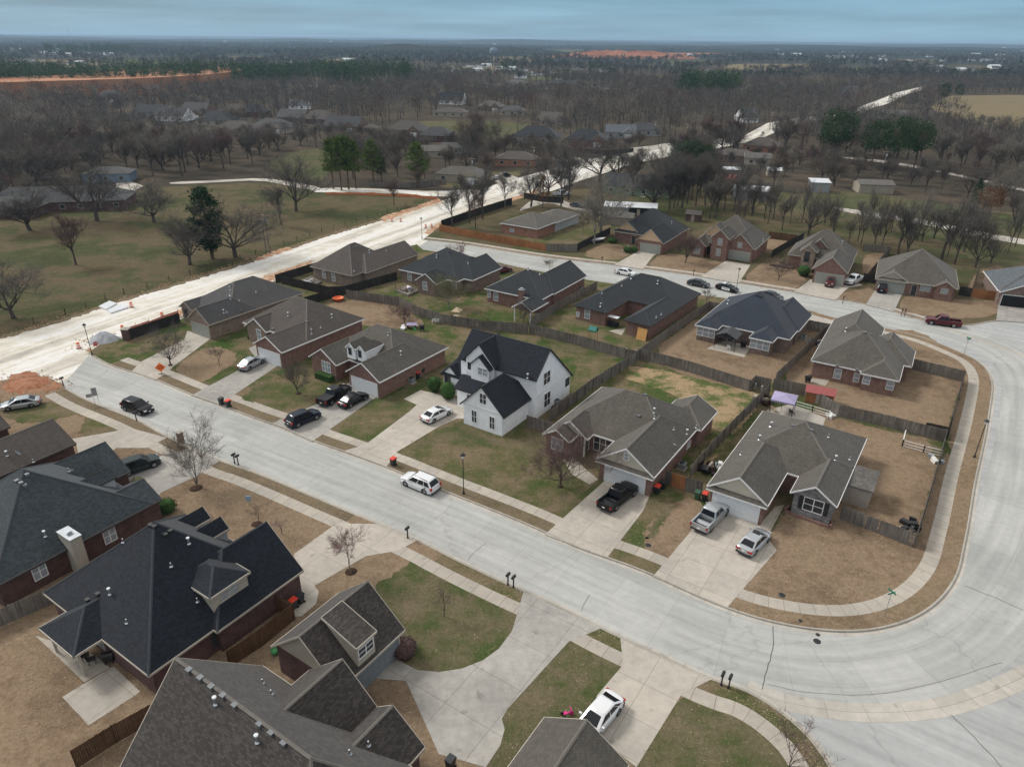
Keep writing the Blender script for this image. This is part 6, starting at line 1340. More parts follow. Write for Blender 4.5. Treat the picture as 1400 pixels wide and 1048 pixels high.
# small trailer / boat
t = thing('boat', 'small white boat under the twin bare trees', 'boat', P(818, 331), R(30)); m_ = MB(); L_ = 2.2
for a, b in (((-L_, .0), (L_, 0)),): m_.raw([(-L_, -.8, .9), (L_*.4, -.8, .9), (L_, 0, 1.0), (L_*.4, .8, .9), (-L_, .8, .9), (-L_, -.4, .35), (L_*.6, 0, .4), (-L_, .4, .35)], [(0, 1, 6, 5), (1, 2, 6), (2, 3, 6), (3, 4, 7, 6), (4, 0, 5, 7), (5, 6, 7), (0, 4, 3, 2, 1)])
m_.build('hull', 'metal_white', t); m_ = MB(); m_.box(-1.6, 1.2, -.6, .6, .1, .3); m_.build('trailer', 'black_iron', t)

plain('plywood', (.55, .30, .10), .7, var=.15); plain('ornament_blue', (.25, .38, .50), .5)
# ------------------------------------------------------------------ grass tufts and litter on the near lawns, clods by the road works
def in_poly(x, y, poly):
    c = False; n = len(poly)
    for i in range(n):
        a, b = poly[i], poly[(i+1) % n]
        if (a[1] > y) != (b[1] > y) and x < (b[0]-a[0])*(y-a[1])/(b[1]-a[1])+a[0]: c = not c
    return c
def kerb_dist(K, x, y):
    best = 1e9
    for i in range(0, len(K)-1):
        ax, ay = K[i]; bx, by = K[i+1]
        if abs(ax-x) > 12 or abs(ay-y) > 12: continue
        dx, dy = bx-ax, by-ay; t = max(0, min(1, ((x-ax)*dx+(y-ay)*dy)/(dx*dx+dy*dy+1e-9))); best = min(best, math.hypot(x-ax-dx*t, y-ay-dy*t))
    return best
hard = [W2(q[1]) for q in DRIVE if q]+[W2(q) for q in ([(85, 952), (155, 910), (192, 945), (121, 991)], [(48, 868), (130, 895), (150, 912), (115, 932)], [(1048, 560), (1082, 552), (1129, 571), (1125, 582), (1060, 580)], [(966, 476), (1005, 460), (1027, 474), (1017, 488)])]
rr = random.Random(77); TV = {'straw': ([], []), 'olive': ([], []), 'green': ([], [])}
blocks = [(KN+pas[::-1], KN, (1.7, 3.2)), (KS+W2([(900, 1500), (-700, 1500), (-500, 700), (-60, 524), (0, 520)]), KS, (1.45, 2.95))]
greens = [W2(q[1]) for q in LAWN if q and q[0] in ('lawn_green', 'lawn_mixed')]; olives = [W2(q[1]) for q in LAWN if q and q[0] in ('lawn_olive', 'yard_patchy')]; browns = [W2(q[1]) for q in LAWN if q and q[0] == 'lawn_brown']
cnt = 0; tr_ = 0
bb = [(min(q[0] for q in c), max(q[0] for q in c), min(q[1] for q in c), max(q[1] for q in c), c) for c in hard]
while cnt < 46000 and tr_ < 150000:
    tr_ += 1; y = rr.uniform(30, 112) if rr.random() < .6 else rr.uniform(30, 80); x = rr.uniform(-.82, .82)*(y+8)
    sy = math.sin(x*.9+y*.4)+math.sin(y*1.3-x*.5)+math.sin(x*.23+1)+math.sin(y*.31+x*.17)
    if rr.random() > .55+.22*sy: continue
    blk = None
    for c, K, (w0, w1) in blocks:
        if in_poly(x, y, c): blk = (K, w0, w1); break
    if not blk: continue
    if any(b0 < x < b1 and b2 < y < b3 and in_poly(x, y, c) for b0, b1, b2, b3, c in bb): continue
    d = kerb_dist(blk[0], x, y)
    if d < .2 or blk[1]+.03 < d < blk[2]-.03: continue
    inb = any(in_poly(x, y, c) for c in browns); ing = not inb and any(in_poly(x, y, c) for c in greens); sB = blk[0] is KS and not ing and not any(in_poly(x, y, c) for c in olives)
    u = rr.random(); kind = 'straw' if (inb or sB) and u < .86 else ('green' if ing and u < .55 else 'olive' if u < .88 else 'straw')
    if kind == 'green' and sy < -.2: kind = 'olive'
    V, F = TV[kind]; cnt += 1
    for _ in range(3):
        a = rr.uniform(0, 6.28); r_ = rr.uniform(.02, .06); hgt = rr.uniform(.01, .035); ox, oy = x+rr.gauss(0, .07), y+rr.gauss(0, .07); k0 = len(V)
        V += [(ox-math.cos(a)*r_, oy-math.sin(a)*r_, .008), (ox+math.cos(a)*r_, oy+math.sin(a)*r_, .008), (ox+rr.gauss(0, .05), oy+rr.gauss(0, .05), .01+hgt)]; F.append((k0, k0+1, k0+2))
for k, c_ in (('straw', (.34, .26, .175)), ('olive', (.17, .155, .075)), ('green', (.075, .135, .03))):
    plain('tuft_'+k, c_, .95, var=.35, scale=1.1); me = bpy.data.meshes.new('grass'); me.from_pydata(TV[k][0], [], TV[k][1]); me.materials.append(mat('tuft_'+k)); o_ = bpy.data.objects.new('grass', me); COL.objects.link(o_); tag(o_, {'straw': 'dry straw-coloured grass tufts over the dormant lawns', 'olive': 'dull olive grass tufts mixed through the lawns', 'green': 'fresh green grass tufts in the greener lawns'}[k], 'grass'); struct(o_, 'stuff')
V, F = [], []
for _ in range(2600):
    seg = rr.random()
    if seg < .3: p_ = P(rr.gauss(42, 20), rr.gauss(525, 6), 0)
    elif seg < .5: p_ = P(rr.gauss(150, 22), rr.gauss(472, 7), ZR)
    elif seg < .75: t = rr.random(); p_ = P(180+t*250, 455-t*92+rr.gauss(0, 3), ZR)
    else: t = rr.random(); p_ = P(t*600, 461-t*188+rr.gauss(0, 2), ZR)
    s = rr.uniform(.05, .22); k0 = len(V); z = p_.z
    V += [(p_.x+math.cos(k*2.09+s*40)*s, p_.y+math.sin(k*2.09+s*40)*s, z) for k in range(3)]+[(p_.x, p_.y, z+s*.8)]; F += [(k0, k0+1, k0+3), (k0+1, k0+2, k0+3), (k0+2, k0, k0+3)]
me = bpy.data.meshes.new('soil_clods'); me.from_pydata(V, [], F); me.materials.append(mat('soil_red')); o_ = bpy.data.objects.new('soil_clods', me); COL.objects.link(o_); tag(o_, 'loose clods and stones along the road works', 'clods'); struct(o_, 'stuff')

b0 = P(877, 464); t = thing('plywood_sheet', 'orange-brown plywood leaning on the brick wall of the U-shaped house', 'plywood', b0, R(-36)); m_ = MB(); m_.raw([(-.9, -.35, 0), (.9, -.35, 0), (.9, .1, 2.0), (-.9, .1, 2.0), (-.9, -.31, 0), (.9, -.31, 0), (.9, .14, 2.0), (-.9, .14, 2.0)], [(0, 1, 2, 3), (7, 6, 5, 4), (2, 6, 7, 3), (1, 5, 6, 2), (0, 3, 7, 4)]); m_.build('sheet', 'plywood', t)
b0 = P(838, 446); t = thing('awning_table', 'white-topped outdoor counter by the back door of the U-shaped house', 'counter', b0, R(-36)); m_ = MB(); m_.box(-1.0, 1.0, -.5, .5, 1.75, 1.85); m_.build('canopy', 'metal_white', t)
m_ = MB(); m_.box(-.9, .9, -.35, .35, 0, .95); m_.build('counter', 'black_iron', t)
for sx_ in (-1, 1): m_ = MB(); m_.box(sx_*.9-.04, sx_*.9+.04, .38, .46, 0, 1.75); m_.build('post', 'black_iron', t)
b0 = P(341, 690); t = thing('yard_ornament', 'small pale blue ornament on the brown lawn by the tiny tree', 'ornament', b0, 0); m_ = MB(); m_.tube((0, 0, 0), (0, 0, .9), .03, n=6); m_.build('stake', 'metal_grey', t); m_ = MB(); m_.box(-.3, .3, -.03, .03, .55, 1.15); m_.build('panel', 'ornament_blue', t)
# ------------------------------------------------------------------ trees: grown limb by limb at 10 m, then placed at size
def grow(seed, kind, twigs):
    rr = random.Random(seed); limbs = []; tips = []
    K = dict(oak=dict(fork=.19, n0=7, tilt=(.45, 1.25), up=.06, len0=.5, ratio=.64, lv=4, r=.22, kids=(3, 5)),
             tall=dict(fork=.2, n0=9, tilt=(.35, .8), up=.2, len0=.42, ratio=.56, lv=4, r=.14, kids=(3, 4)),
             vase=dict(fork=.02, n0=9, tilt=(.08, .42), up=.2, len0=.66, ratio=.48, lv=3, r=.06, kids=(4, 6)),
             red=dict(fork=.14, n0=8, tilt=(.35, 1.15), up=.08, len0=.48, ratio=.6, lv=4, r=.13, kids=(3, 5)),
             thin=dict(fork=.16, n0=6, tilt=(.15, .7), up=.22, len0=.5, ratio=.55, lv=3, r=.07, kids=(4, 6)))[kind]
    def branch(p, d, L, r, lv):
        n = 4 if lv > 1 else 3; pts = [p]; q = p; dd = d
        for k in range(n):
            dd = (dd+Vector((rr.gauss(0, .16), rr.gauss(0, .16), rr.gauss(0, .1)+K['up']*.5))).normalized(); q = q+dd*(L/n); pts.append(q)
            limbs.append((pts[-2], q, r*(1-.62*k/n), r*(1-.62*(k+1)/n), lv))
        if lv == 0:
            tips.append((pts, dd, L)); return
        m = rr.randint(*K['kids'])
        for j in range(m):
            t = .35+.65*(j+rr.random()*.6)/m; i = min(int(t*n), n-1); b = pts[i].lerp(pts[i+1], t*n-i if t < 1 else 1)
            ax_ = Vector((rr.gauss(0, 1), rr.gauss(0, 1), rr.gauss(0, .45)+.25)).normalized(); nd_ = (dd*.62+ax_*.62).normalized()
            branch(b, nd_, L*K['ratio']*rr.uniform(.75, 1.15), r*.42, lv-1)
        branch(q, dd, L*K['ratio'], r*.4, lv-1)
    H = 10; top = Vector((rr.uniform(-.2, .2), rr.uniform(-.2, .2), H*K['fork']))
    if K['fork'] > .05: limbs.append((Vector((0, 0, -.3)), Vector((0, 0, .25)), K['r']*1.7, K['r']*1.15, 9)); limbs.append((Vector((0, 0, .25)), top, K['r']*1.15, K['r']*.95, 9))
    for j in range(K['n0']):
        a = 2*math.pi*j/K['n0']+rr.uniform(-.4, .4); th = rr.uniform(*K['tilt']) if j else .08
        if kind in ('tall', 'thin') and j: b = top.lerp(top+Vector((0, 0, H*.6)), j/K['n0']) 
        else: b = top
        branch(Vector(b), Vector((math.sin(th)*math.cos(a), math.sin(th)*math.sin(a), math.cos(th))), H*K['len0']*rr.uniform(.8, 1.1)*(1.0 if j else 1.2)*(1-.35*(j/K['n0'] if kind in ('tall', 'thin') else 0)), K['r']*(.55 if j else .7), K['lv']-1)
    if kind in ('tall', 'thin'): limbs.append((top, top+Vector((0, 0, H*.62)), K['r']*.9, K['r']*.25, 9))
    zt = max(q.z for _, q, *_ in limbs); s = H/(zt*1.03)
    lv_, lf = [], []
    for a, b, r0, r1, lv in limbs:
        if lv <= 0 and twigs < 1500: continue
        a, b = a*s, b*s; d = (b-a); 
        if d.length < 1e-4: continue
        d.normalize(); n = 7 if lv > 3 else (5 if lv > 1 else 3); u = d.cross(Vector((.3, .2, 1))).normalized(); w_ = d.cross(u); k0 = len(lv_)
        for q, r in ((a, r0), (b, max(r1, .006))):
            for k in range(n): t = 2*math.pi*k/n; lv_.append(q+(u*math.cos(t)+w_*math.sin(t))*r)
        lf += [(k0+k, k0+(k+1) % n, k0+n+(k+1) % n, k0+n+k) for k in range(n)]
    tv, tf = [], []
    per = max(1, twigs//max(1, len(tips)))
    for pts, dd, L in tips:
        for k in range(per):
            i = rr.randrange(len(pts)-1); p = pts[i].lerp(pts[i+1], rr.random())*s
            d = (dd*.5+Vector((rr.gauss(0, .6), rr.gauss(0, .6), rr.gauss(0, .45)+.22))).normalized(); l = rr.uniform(.4, 1.25)*(1.0 if kind != 'thin' else .7)
            wd = rr.uniform(.007, .014)*(1 if twigs > 2500 else 1.8); sd = d.cross(Vector((rr.gauss(0, 1), rr.gauss(0, 1), rr.gauss(0, 1)))).normalized()*wd; k0 = len(tv)
            tv += [p-sd, p+sd, p+d*l]; tf.append((k0, k0+1, k0+2))
    return (lv_, lf), (tv, tf)
def needle_tree(seed, kind, n=2600):
    rr = random.Random(seed); mb = MB(); H = 10; tv, tf = [], []
    mb.tube((0, 0, -.3), (0, 0, H*.9), .2, .04, 7)
    cl = []
    if kind == 'pine':
        z = H*.38
        while z < H: 
            t = (z-H*.38)/(H*.62); R_ = 2.3*(1-t)**.6*(1-.25*(1-t)**6)+.15
            for k in range(rr.randint(4, 6)):
                a = rr.uniform(0, 6.28); L = R_*rr.uniform(.55, 1.1); e = Vector((math.cos(a)*L, math.sin(a)*L, z+L*.18)); mb.tube((0, 0, z-.2), e, .05, .015, 4); cl += [(e, .62), (e*.72+Vector((0, 0, z*.28)), .5)]
            z += .42
    elif kind == 'cedar':
        for k in range(150):
            t = rr.random()**.8; z = H*(.08+.9*t); R_ = 2.1*math.sin(min(1, (1-t)*1.5+.12)*1.57)*rr.uniform(.45, 1); a = rr.uniform(0, 6.28); cl.append((Vector((math.cos(a)*R_, math.sin(a)*R_, z)), .6))
    elif kind == 'ivy':
        for k in range(120):
            t = rr.random(); z = H*(.14+.83*t); R_ = 1.55*math.sin(min(3.0, .35+2.5*t))*rr.uniform(.5, 1.1); a = rr.uniform(0, 6.28); cl.append((Vector((math.cos(a)*R_, math.sin(a)*R_, z)), .55))
    else:  # round evergreen
        for k in range(190):
            v = Vector((rr.gauss(0, 1), rr.gauss(0, 1), rr.gauss(0, .9))).normalized()*rr.uniform(.6, 1.05); lob = 1+.25*math.sin(3*v.x+seed)*math.cos(2.5*v.y)
            cl.append((Vector((v.x*3.3*lob, v.y*3.3*lob, 5.9+v.z*4.0*lob*(1 if v.z > 0 else .75))), .75))
    per = n//len(cl)
    for c, r in cl:
        for k in range(per):
            p = c+Vector((rr.gauss(0, .5), rr.gauss(0, .5), rr.gauss(0, .36)))*r; d = Vector((rr.gauss(0, 1), rr.gauss(0, 1), rr.gauss(0, .6)+.3)).normalized(); u = d.cross(Vector((rr.gauss(0, 1), rr.gauss(0, 1), rr.gauss(0, 1)))).normalized()
            l = rr.uniform(.14, .34); w_ = l*.42; k0 = len(tv); tv += [p-u*w_, p+d*l*.6-u*w_*.2, p+d*l+u*w_*.4, p+u*w_]; tf.append((k0, k0+1, k0+2, k0+3))
    return (mb.v, mb.f), (tv, tf)
def mesh(name, vf, m):
    me = bpy.data.meshes.new(name); me.from_pydata([tuple(v) for v in vf[0]], [], vf[1]); me.materials.append(mat(m)); return me
_geo = {}; _me = {}
def geo(kind, var, tw):
    k = (kind, var, tw)
    if k not in _geo:
        _geo[k] = needle_tree(var*7+3, kind, tw) if kind in ('pine', 'cedar', 'ivy', 'round') else grow(var*13+5, kind, tw)
    return _geo[k]
def tree_meshes(kind, var, tw, tm, cm):
    k = (kind, var, tw, tm, cm)
    if k not in _me:
        base = next((v for q, v in _me.items() if q[:3] == k[:3]), None)
        if base:
            a, b = base[0].copy(), base[1].copy(); a.materials[0] = mat(tm); b.materials[0] = mat(cm); _me[k] = (a, b)
        else: g_ = geo(kind, var, tw); _me[k] = (mesh('trunk', g_[0], tm), mesh('crown', g_[1], cm))
    return _me[k]
def plant_tree(loc, h, kind, var, label, tm='bark', cm='twig_grey', wide=1.0, tw=5200, group=None, rz=None, name='bare_tree', cat='tree'):
    a, b = tree_meshes(kind, var, tw, tm, cm)
    o = thing(name, label, cat, loc, random.uniform(0, 6.28) if rz is None else rz, group); s = h/10; o.scale = (s*wide, s*wide, s)
    for nm, me in (('trunk', a), ('crown', b)): c = bpy.data.objects.new(nm, me); COL.objects.link(c); c.parent = o
    return o
def tr(px, py, top, kind, var, label, wide=1, z=ZG, **k):
    b = P(px, py, z); h = height_at(b, top); return plant_tree(b, h, kind, var, label, wide=wide, **k)
T = [ # base x, base y, top y, kind, variant, width factor, look
 (19, 435, 350, 'oak', 1, 1.0, 'twig_grey', 'dark gnarled bare tree at the left edge of the pasture'),
 (41, 315, 240, 'oak', 2, 1.15, 'twig_grey', 'spreading bare oak before the left end of the long ranch'),
 (51, 254, 178, 'oak', 3, 1.1, 'twig_grey', 'big bare oak behind the long ranch roof'),
 (133, 302, 212, 'oak', 1, 1.0, 'twig_grey', 'bare oak leaning over the middle of the long ranch roof'),
 (211, 304, 238, 'oak', 3, 1.1, 'twig_grey', 'bare oak right of the pale turning circle'),
 (104, 362, 284, 'tall', 3, 1.15, 'twig_red', 'slender reddish bare tree in the middle of the pasture'),
 (260, 362, 277, 'oak', 2, .9, 'twig_grey', 'bare tree left of the ivy-covered tree'),
 (322, 352, 256, 'oak', 3, 1.0, 'twig_grey', 'bare tree with limbs reaching right of the ivy-covered tree'),
 (405, 289, 200, 'oak', 1, .8, 'twig_grey', 'bare tree by the side lane bend above the utility pole'),
 (385, 308, 252, 'tall', 2, 1.1, 'twig_grey', 'thinner bare tree just left of the lane bend tree'),
 (539, 281, 240, 'tall', 3, 1.2, 'twig_red', 'small bare tree between the pasture and orange netting'),
 (619, 311, 248, 'tall', 1, 1.2, 'twig_grey', 'bare tree at the corner of the dark roadside fence'),
 (642, 306, 236, 'tall', 2, 1.0, 'twig_grey', 'second bare tree along the dark roadside fence'),
 (650, 313, 254, 'tall', 3, .9, 'twig_red', 'small brownish tree inside the dark roadside fence'),
 (660, 300, 226, 'tall', 1, 1.1, 'twig_grey', 'third bare tree along the dark roadside fence'),
 (690, 284, 236, 'tall', 2, 1.2, 'twig_pale', 'pale bare tree at the top of the dark roadside fence'),
 (726, 283, 214, 'oak', 2, .7, 'twig_grey', 'bare tree beside the rust-leaved evergreen'),
 (750, 267, 198, 'oak', 3, .7, 'twig_grey', 'bare tree right of the rust-leaved evergreen by the road'),
 (767, 283, 214, 'tall', 3, 1.2, 'twig_grey', 'leaning bare tree above the orange ranch roof'),
 (777, 274, 196, 'tall', 1, 1.3, 'twig_grey', 'tall bare tree above the right of the orange ranch roof'),
 (821, 322, 226, 'oak', 1, .75, 'twig_pale', 'tall pale bare tree of two left of the peach gabled house'),
 (812, 335, 268, 'tall', 2, 1.3, 'twig_pale', 'lower pale bare tree of two left of the peach gabled house'),
 (796, 322, 282, 'thin', 1, 1.6, 'twig_pale', 'short scrubby tree in the orange ranch garden'),
 (820, 250, 176, 'oak', 3, 1.0, 'twig_grey', 'large bare tree beyond the orange ranch near the lay-by'),
 (844, 249, 186, 'oak', 1, .8, 'twig_grey', 'bare tree left of the green gabled garage'),
 (864, 268, 200, 'tall', 2, 1.2, 'twig_grey', 'bare tree between the green garage and white sheds'),
 (894, 288, 200, 'oak', 2, .8, 'twig_grey', 'tallest bare oak right above the peach gabled roof'),
 (915, 288, 205, 'tall', 3, 1.2, 'twig_grey', 'first straight trunk of the grove'),
 (1104, 323, 252, 'oak', 1, .8, 'twig_grey', 'bare tree directly behind the arched stone entry house'),
 (1135, 310, 258, 'oak', 3, .9, 'twig_grey', 'leaning bare tree right behind the arched entry house'),
 (1069, 315, 262, 'tall', 1, 1.2, 'twig_grey', 'bare tree behind the brown fence of the redbud house'),
 (1172, 330, 274, 'tall', 2, 1.2, 'twig_grey', 'bare tree behind the sandy fenced yard'),
 (1194, 342, 284, 'tall', 3, 1.3, 'twig_grey', 'bare tree at the back corner of the sandy yard'),
 (1205, 338, 276, 'tall', 1, 1.1, 'twig_brown', 'brownish bare tree at the back corner of the sandy yard'),
 (1228, 348, 276, 'tall', 2, 1.4, 'twig_grey', 'left bare tree of the pair behind the wide grey roof'),
 (1239, 350, 270, 'oak', 2, .7, 'twig_grey', 'right bare tree of the pair behind the wide grey roof'),
 (1287, 355, 262, 'tall', 3, 1.5, 'twig_grey', 'multi-trunk bare tree behind the peak of the wide grey roof'),
 (1304, 362, 276, 'tall', 1, 1.3, 'twig_grey', 'bare tree right of the multi-trunk tree behind the wide roof'),
 (1333, 366, 290, 'oak', 3, .8, 'twig_grey', 'bare tree by the yard of the blue-grey roofed house'),
 (1331, 316, 262, 'oak', 1, .9, 'twig_grey', 'bare tree on the far side of the pale creek path'),
 (1385, 310, 240, 'oak', 2, 1.0, 'twig_grey', 'dark bare tree at the right edge beyond the creek path'),
]
for q in T: tr(q[0], q[1], q[2], q[3], q[4], q[7], q[5]*(1.3 if q[3] == 'oak' else .95) if q[0] < 1060 else q[5]*.85, cm=q[6], tw=(6500 if q[3] == 'oak' else 4800) if q[0] < 1060 else 3400, tm='bark' if q[6] != 'twig_pale' else 'bark_pale')
# trees inside the blocks
for q in [(233, 498, 443, 'red', 1, 1.15, 'twig_grey', 'bark', 'rounded bare tree behind the orange warning sign', 6000),
          (301, 501, 470, 'thin', 2, 1.5, 'twig_brown', 'bark', 'small bare sapling on the lawn by the silver sedan', 1500),
          (408, 538, 478, 'red', 2, .95, 'twig_brown', 'bark', 'bare tree in a stone ring before the hedge', 4500),
          (766, 665, 585, 'red', 3, 1.25, 'twig_red', 'bark', 'purple-red bare tree before the cream-gabled house', 8500),
          (613, 422, 372, 'red', 1, 1.15, 'leaf_willow', 'bark_pale', 'pale budding tree behind the dark-roofed deck house', 9000),
          (628, 372, 326, 'thin', 3, 1.5, 'twig_pink', 'bark', 'bare tree top rising behind the deck house roof', 3000),
          (553, 440, 414, 'red', 3, 1.7, 'twig_red', 'bark', 'dense purple-brown thicket tree by the long fence', 8500),
          (715, 447, 405, 'thin', 1, 1.5, 'twig_grey', 'bark', 'small grey bare tree behind the chimney house', 3000),
          (752, 372, 350, 'thin', 2, 1.7, 'twig_pale', 'bark_pale', 'small pale tree on the back street verge', 2000),
          (965, 416, 394, 'thin', 3, 1.7, 'twig_grey', 'bark', 'small bare tree behind the police car', 2000),
          (937, 359, 303, 'red', 2, 1.0, 'twig_red', 'bark', 'reddish bare tree before the two-storey brick house', 7000),
          (1064, 383, 346, 'red', 1, 1.0, 'twig_red', 'bark', 'redbud tree on the lawn of the arched entry house', 6000),
          (268, 665, 567, 'vase', 1, 1.12, 'twig_brown', 'bark_pale', 'large multi-stemmed pinkish bare tree beside the pavement', 4200),
          (480, 781, 712, 'thin', 2, 1.2, 'twig_pink', 'bark_pale', 'slender pale bare tree in a brick ring by the wide drive', 2400),
          (607, 842, 792, 'thin', 1, 1.3, 'twig_red', 'bark', 'thin sapling in the middle of the green front lawn', 700),
          (355, 716, 688, 'thin', 3, 1.5, 'twig_red', 'bark', 'tiny young tree in a mulch ring on the brown lawn', 700),
          (386, 730, 700, 'thin', 2, 1.7, 'twig_pink', 'bark', 'faint bare sapling behind the near-black garage roof', 900),
          (290, 722, 698, 'thin', 1, 1.4, 'twig_pink', 'bark', 'low bare shrub tree beside the two black dormers', 600),
          (1075, 1062, 988, 'thin', 3, 1.4, 'twig_red', 'bark', 'sparse bare sapling crossing the pavement at the bottom curve', 900),
          (1068, 562, 538, 'thin', 1, 1.2, 'twig_grey', 'bark', 'small bare tree in front of the purple canopy', 900),
          (742, 466, 452, 'thin', 3, 2.2, 'twig_brown', 'bark', 'low brown brush at the meeting of the fences', 1500),
          (660, 452, 428, 'thin', 2, 1.6, 'leaf_willow', 'bark', 'yellowish budding shrub tree along the long fence', 1600)]:
    tr(q[0], q[1], q[2], q[3], q[4], q[8], q[5], z=0, cm=q[6], tm=q[7], tw=q[9])
# evergreens
for q in [(291, 354, 256, 'ivy', 1, 1.35, 'needles_dark', 'dark ivy-covered tree in the pasture', 4500), (1139, 220, 144, 'round', 1, .95, 'needles', 'large solitary dark evergreen right of the metal sheds', 5200),
          (1191, 228, 160, 'round', 2, .85, 'needles', 'left dark evergreen of the big clump', 4200), (1222, 232, 154, 'round', 3, .85, 'needles', 'middle dark evergreen of the big clump', 4200), (1249, 230, 160, 'round', 1, .85, 'needles', 'right dark evergreen of the big clump', 4200),
          (1286, 143, 111, 'round', 2, .9, 'needles_dark', 'left evergreen by the tan field', 3000), (1308, 138, 113, 'round', 3, .8, 'needles_dark', 'right evergreen by the tan field', 3000), (1214, 150, 128, 'cedar', 1, .9, 'needles_dark', 'small dark evergreen by the far road segment', 1500), (1260, 122, 112, 'cedar', 2, 1.2, 'needles_dark', 'tiny evergreen at the end of the far road', 1200),
          (940, 248, 186, 'round', 1, 1.0, 'needles', 'green pine rising behind the bare grove', 4200), (958, 250, 194, 'round', 2, .9, 'needles', 'second green pine behind the bare grove', 4200), (922, 246, 196, 'round', 3, .8, 'needles', 'left green pine behind the bare grove', 3600),
          (742, 285, 240, 'cedar', 3, 1.0, 'leaf_rust', 'dark rust-leaved evergreen beside the road', 1600), (1350, 300, 252, 'round', 3, 1.0, 'leaf_rust', 'rust-leaved tree beyond the creek path', 3000), (1329, 290, 244, 'cedar', 1, .8, 'needles_dark', 'dark cedar beside the rust-leaved tree', 2200),
          (1012, 176, 148, 'cedar', 2, 1.0, 'needles_dark', 'dark cedar left of the far road bend', 1500), (1041, 196, 180, 'cedar', 3, 1.4, 'needles_dark', 'bushy dark cedar above the red-brown roof', 1500),
          (456, 258, 190, 'pine', 1, .95, 'needles_light', 'leftmost light green pine of the row', 3600), (467, 260, 187, 'pine', 2, .95, 'needles_light', 'second light green pine of the row', 3600), (477, 259, 186, 'pine', 3, .95, 'needles_light', 'third light green pine of the row', 3600), (487, 258, 192, 'pine', 1, .9, 'needles_light', 'fourth light green pine of the row', 3600),
          (511, 254, 192, 'pine', 2, 1.1, 'needles_light', 'light green pine standing between row and lone pine', 3600), (522, 252, 212, 'pine', 3, 1.2, 'needles', 'shorter pine beside the in-between pine', 2600), (571, 256, 195, 'pine', 1, 1.2, 'needles_light', 'lone light green pine above the orange netting', 3600)]:
    tr(q[0], q[1], q[2], q[3], q[4], q[7], q[5], cm=q[6], tm='bark_pine', tw=q[8], name='evergreen_tree', cat='evergreen')
# the grove: straight trunks behind the peach gabled house
for i, (a, b, t_) in enumerate([(921, 284, 208), (926, 282, 214), (932, 285, 205), (939, 279, 210), (946, 274, 206), (951, 282, 212), (957, 270, 208), (964, 281, 214), (970, 300, 238), (978, 299, 236), (962, 262, 204), (936, 268, 207), (984, 270, 222), (928, 266, 210), (973, 262, 212), (990, 288, 232), (1003, 290, 240), (1012, 284, 238), (1030, 292, 244), (1045, 300, 250), (1018, 268, 224)]):
    tr(a, b, t_, 'tall', i % 3+1, 'slender bare tree crowded in the grove behind the peach gabled house', 1.0, cm=('twig_grey', 'twig_brown')[i % 2], tw=4800, group='grove of slender bare trees')
rr = random.Random(4)
for i in range(27):
    a = 985+i*15.6+rr.uniform(-6, 6); b = 300+(a-985)*.13+rr.uniform(-20, 16); t_ = b-rr.uniform(48, 74)
    tr(a, b, t_, 'tall' if rr.random() < .75 else 'oak', rr.randint(1, 3), 'slender bare tree in the loose belt behind the right-hand houses', rr.uniform(.6, .85), cm=rr.choice(('twig_grey', 'twig_brown', 'twig_grey', 'twig_pale')), tw=2600, group='bare trees in the belt behind the right-hand houses')
# shrubs
def shrub(px, py, r, h, label, m='leaf_green', z=.0, name='shrub', cat='shrub', box=None, n=1100):
    rr = random.Random(int(px+py)); tv, tf = [], []
    for k in range(n):
        if box: v = Vector((rr.uniform(-1, 1)*box[0]/2, rr.uniform(-1, 1)*box[1]/2, rr.random()*h)); 
        else: v = Vector((rr.gauss(0, 1), rr.gauss(0, 1), rr.gauss(0, 1))).normalized()*rr.uniform(.72, 1.04); v = Vector((v.x*r, v.y*r, h*.52+v.z*h*.5))
        d = Vector((rr.gauss(0, 1), rr.gauss(0, 1), rr.gauss(0, 1))).normalized(); u = d.cross(Vector((rr.gauss(0, 1), rr.gauss(0, 1), .5))).normalized(); l = rr.uniform(.08, .16); k0 = len(tv)
        tv += [v-u*l*.5, v+d*l*.7, v+u*l*.5]; tf.append((k0, k0+1, k0+2))
    o = thing(name, label, cat, P(px, py, z), 0 if not box else R(-33)); c = bpy.data.objects.new('foliage', mesh('foliage', (tv, tf), m)); COL.objects.link(c); c.parent = o
    core = MB()
    if box: core.box(-box[0]/2+.08, box[0]/2-.08, -box[1]/2+.08, box[1]/2-.08, 0, h-.08)
    else: core.lathe([(.02, .02), (r*.6, h*.12), (r*.84, h*.4), (r*.8, h*.68), (r*.5, h*.9), (0, h*.96)], 14)
    core.build('branches', m if not box else m, o)
for q in [(594, 534, 1.15, 2.3, 'left round green shrub beside the white house'), (613, 545, 1.25, 2.6, 'right round green shrub beside the white house'), (229, 700, 1.1, 1.6, 'dark green bush at the corner of the teal-grey roofed house'), (1098, 377, 1.5, 2.4, 'round evergreen bush beside the arched stone entry'), (858, 345, 1.2, 1.5, 'green bush in front of the peach gabled house'), (837, 332, 1.3, 1.4, 'dark bush at the left corner of the peach gabled house'), (867, 345, .9, 1.3, 'small green bush by the tan garage door')]: shrub(*q)
shrub(444, 519, 1, 1.0, 'clipped green hedge under the triple window', box=(3.3, 1.1)); shrub(350, 465, 1, .9, 'low dark hedge before the tan front gable', box=(3.2, 1.2)); shrub(553, 893, 1.1, 1.3, 'brown leafless bush in a brick ring by the garage', m='twig_red', n=2400); shrub(190, 668, .9, 1.4, 'spiky green-brown bush beside the dark green SUV', m='leaf_willow', n=1200)
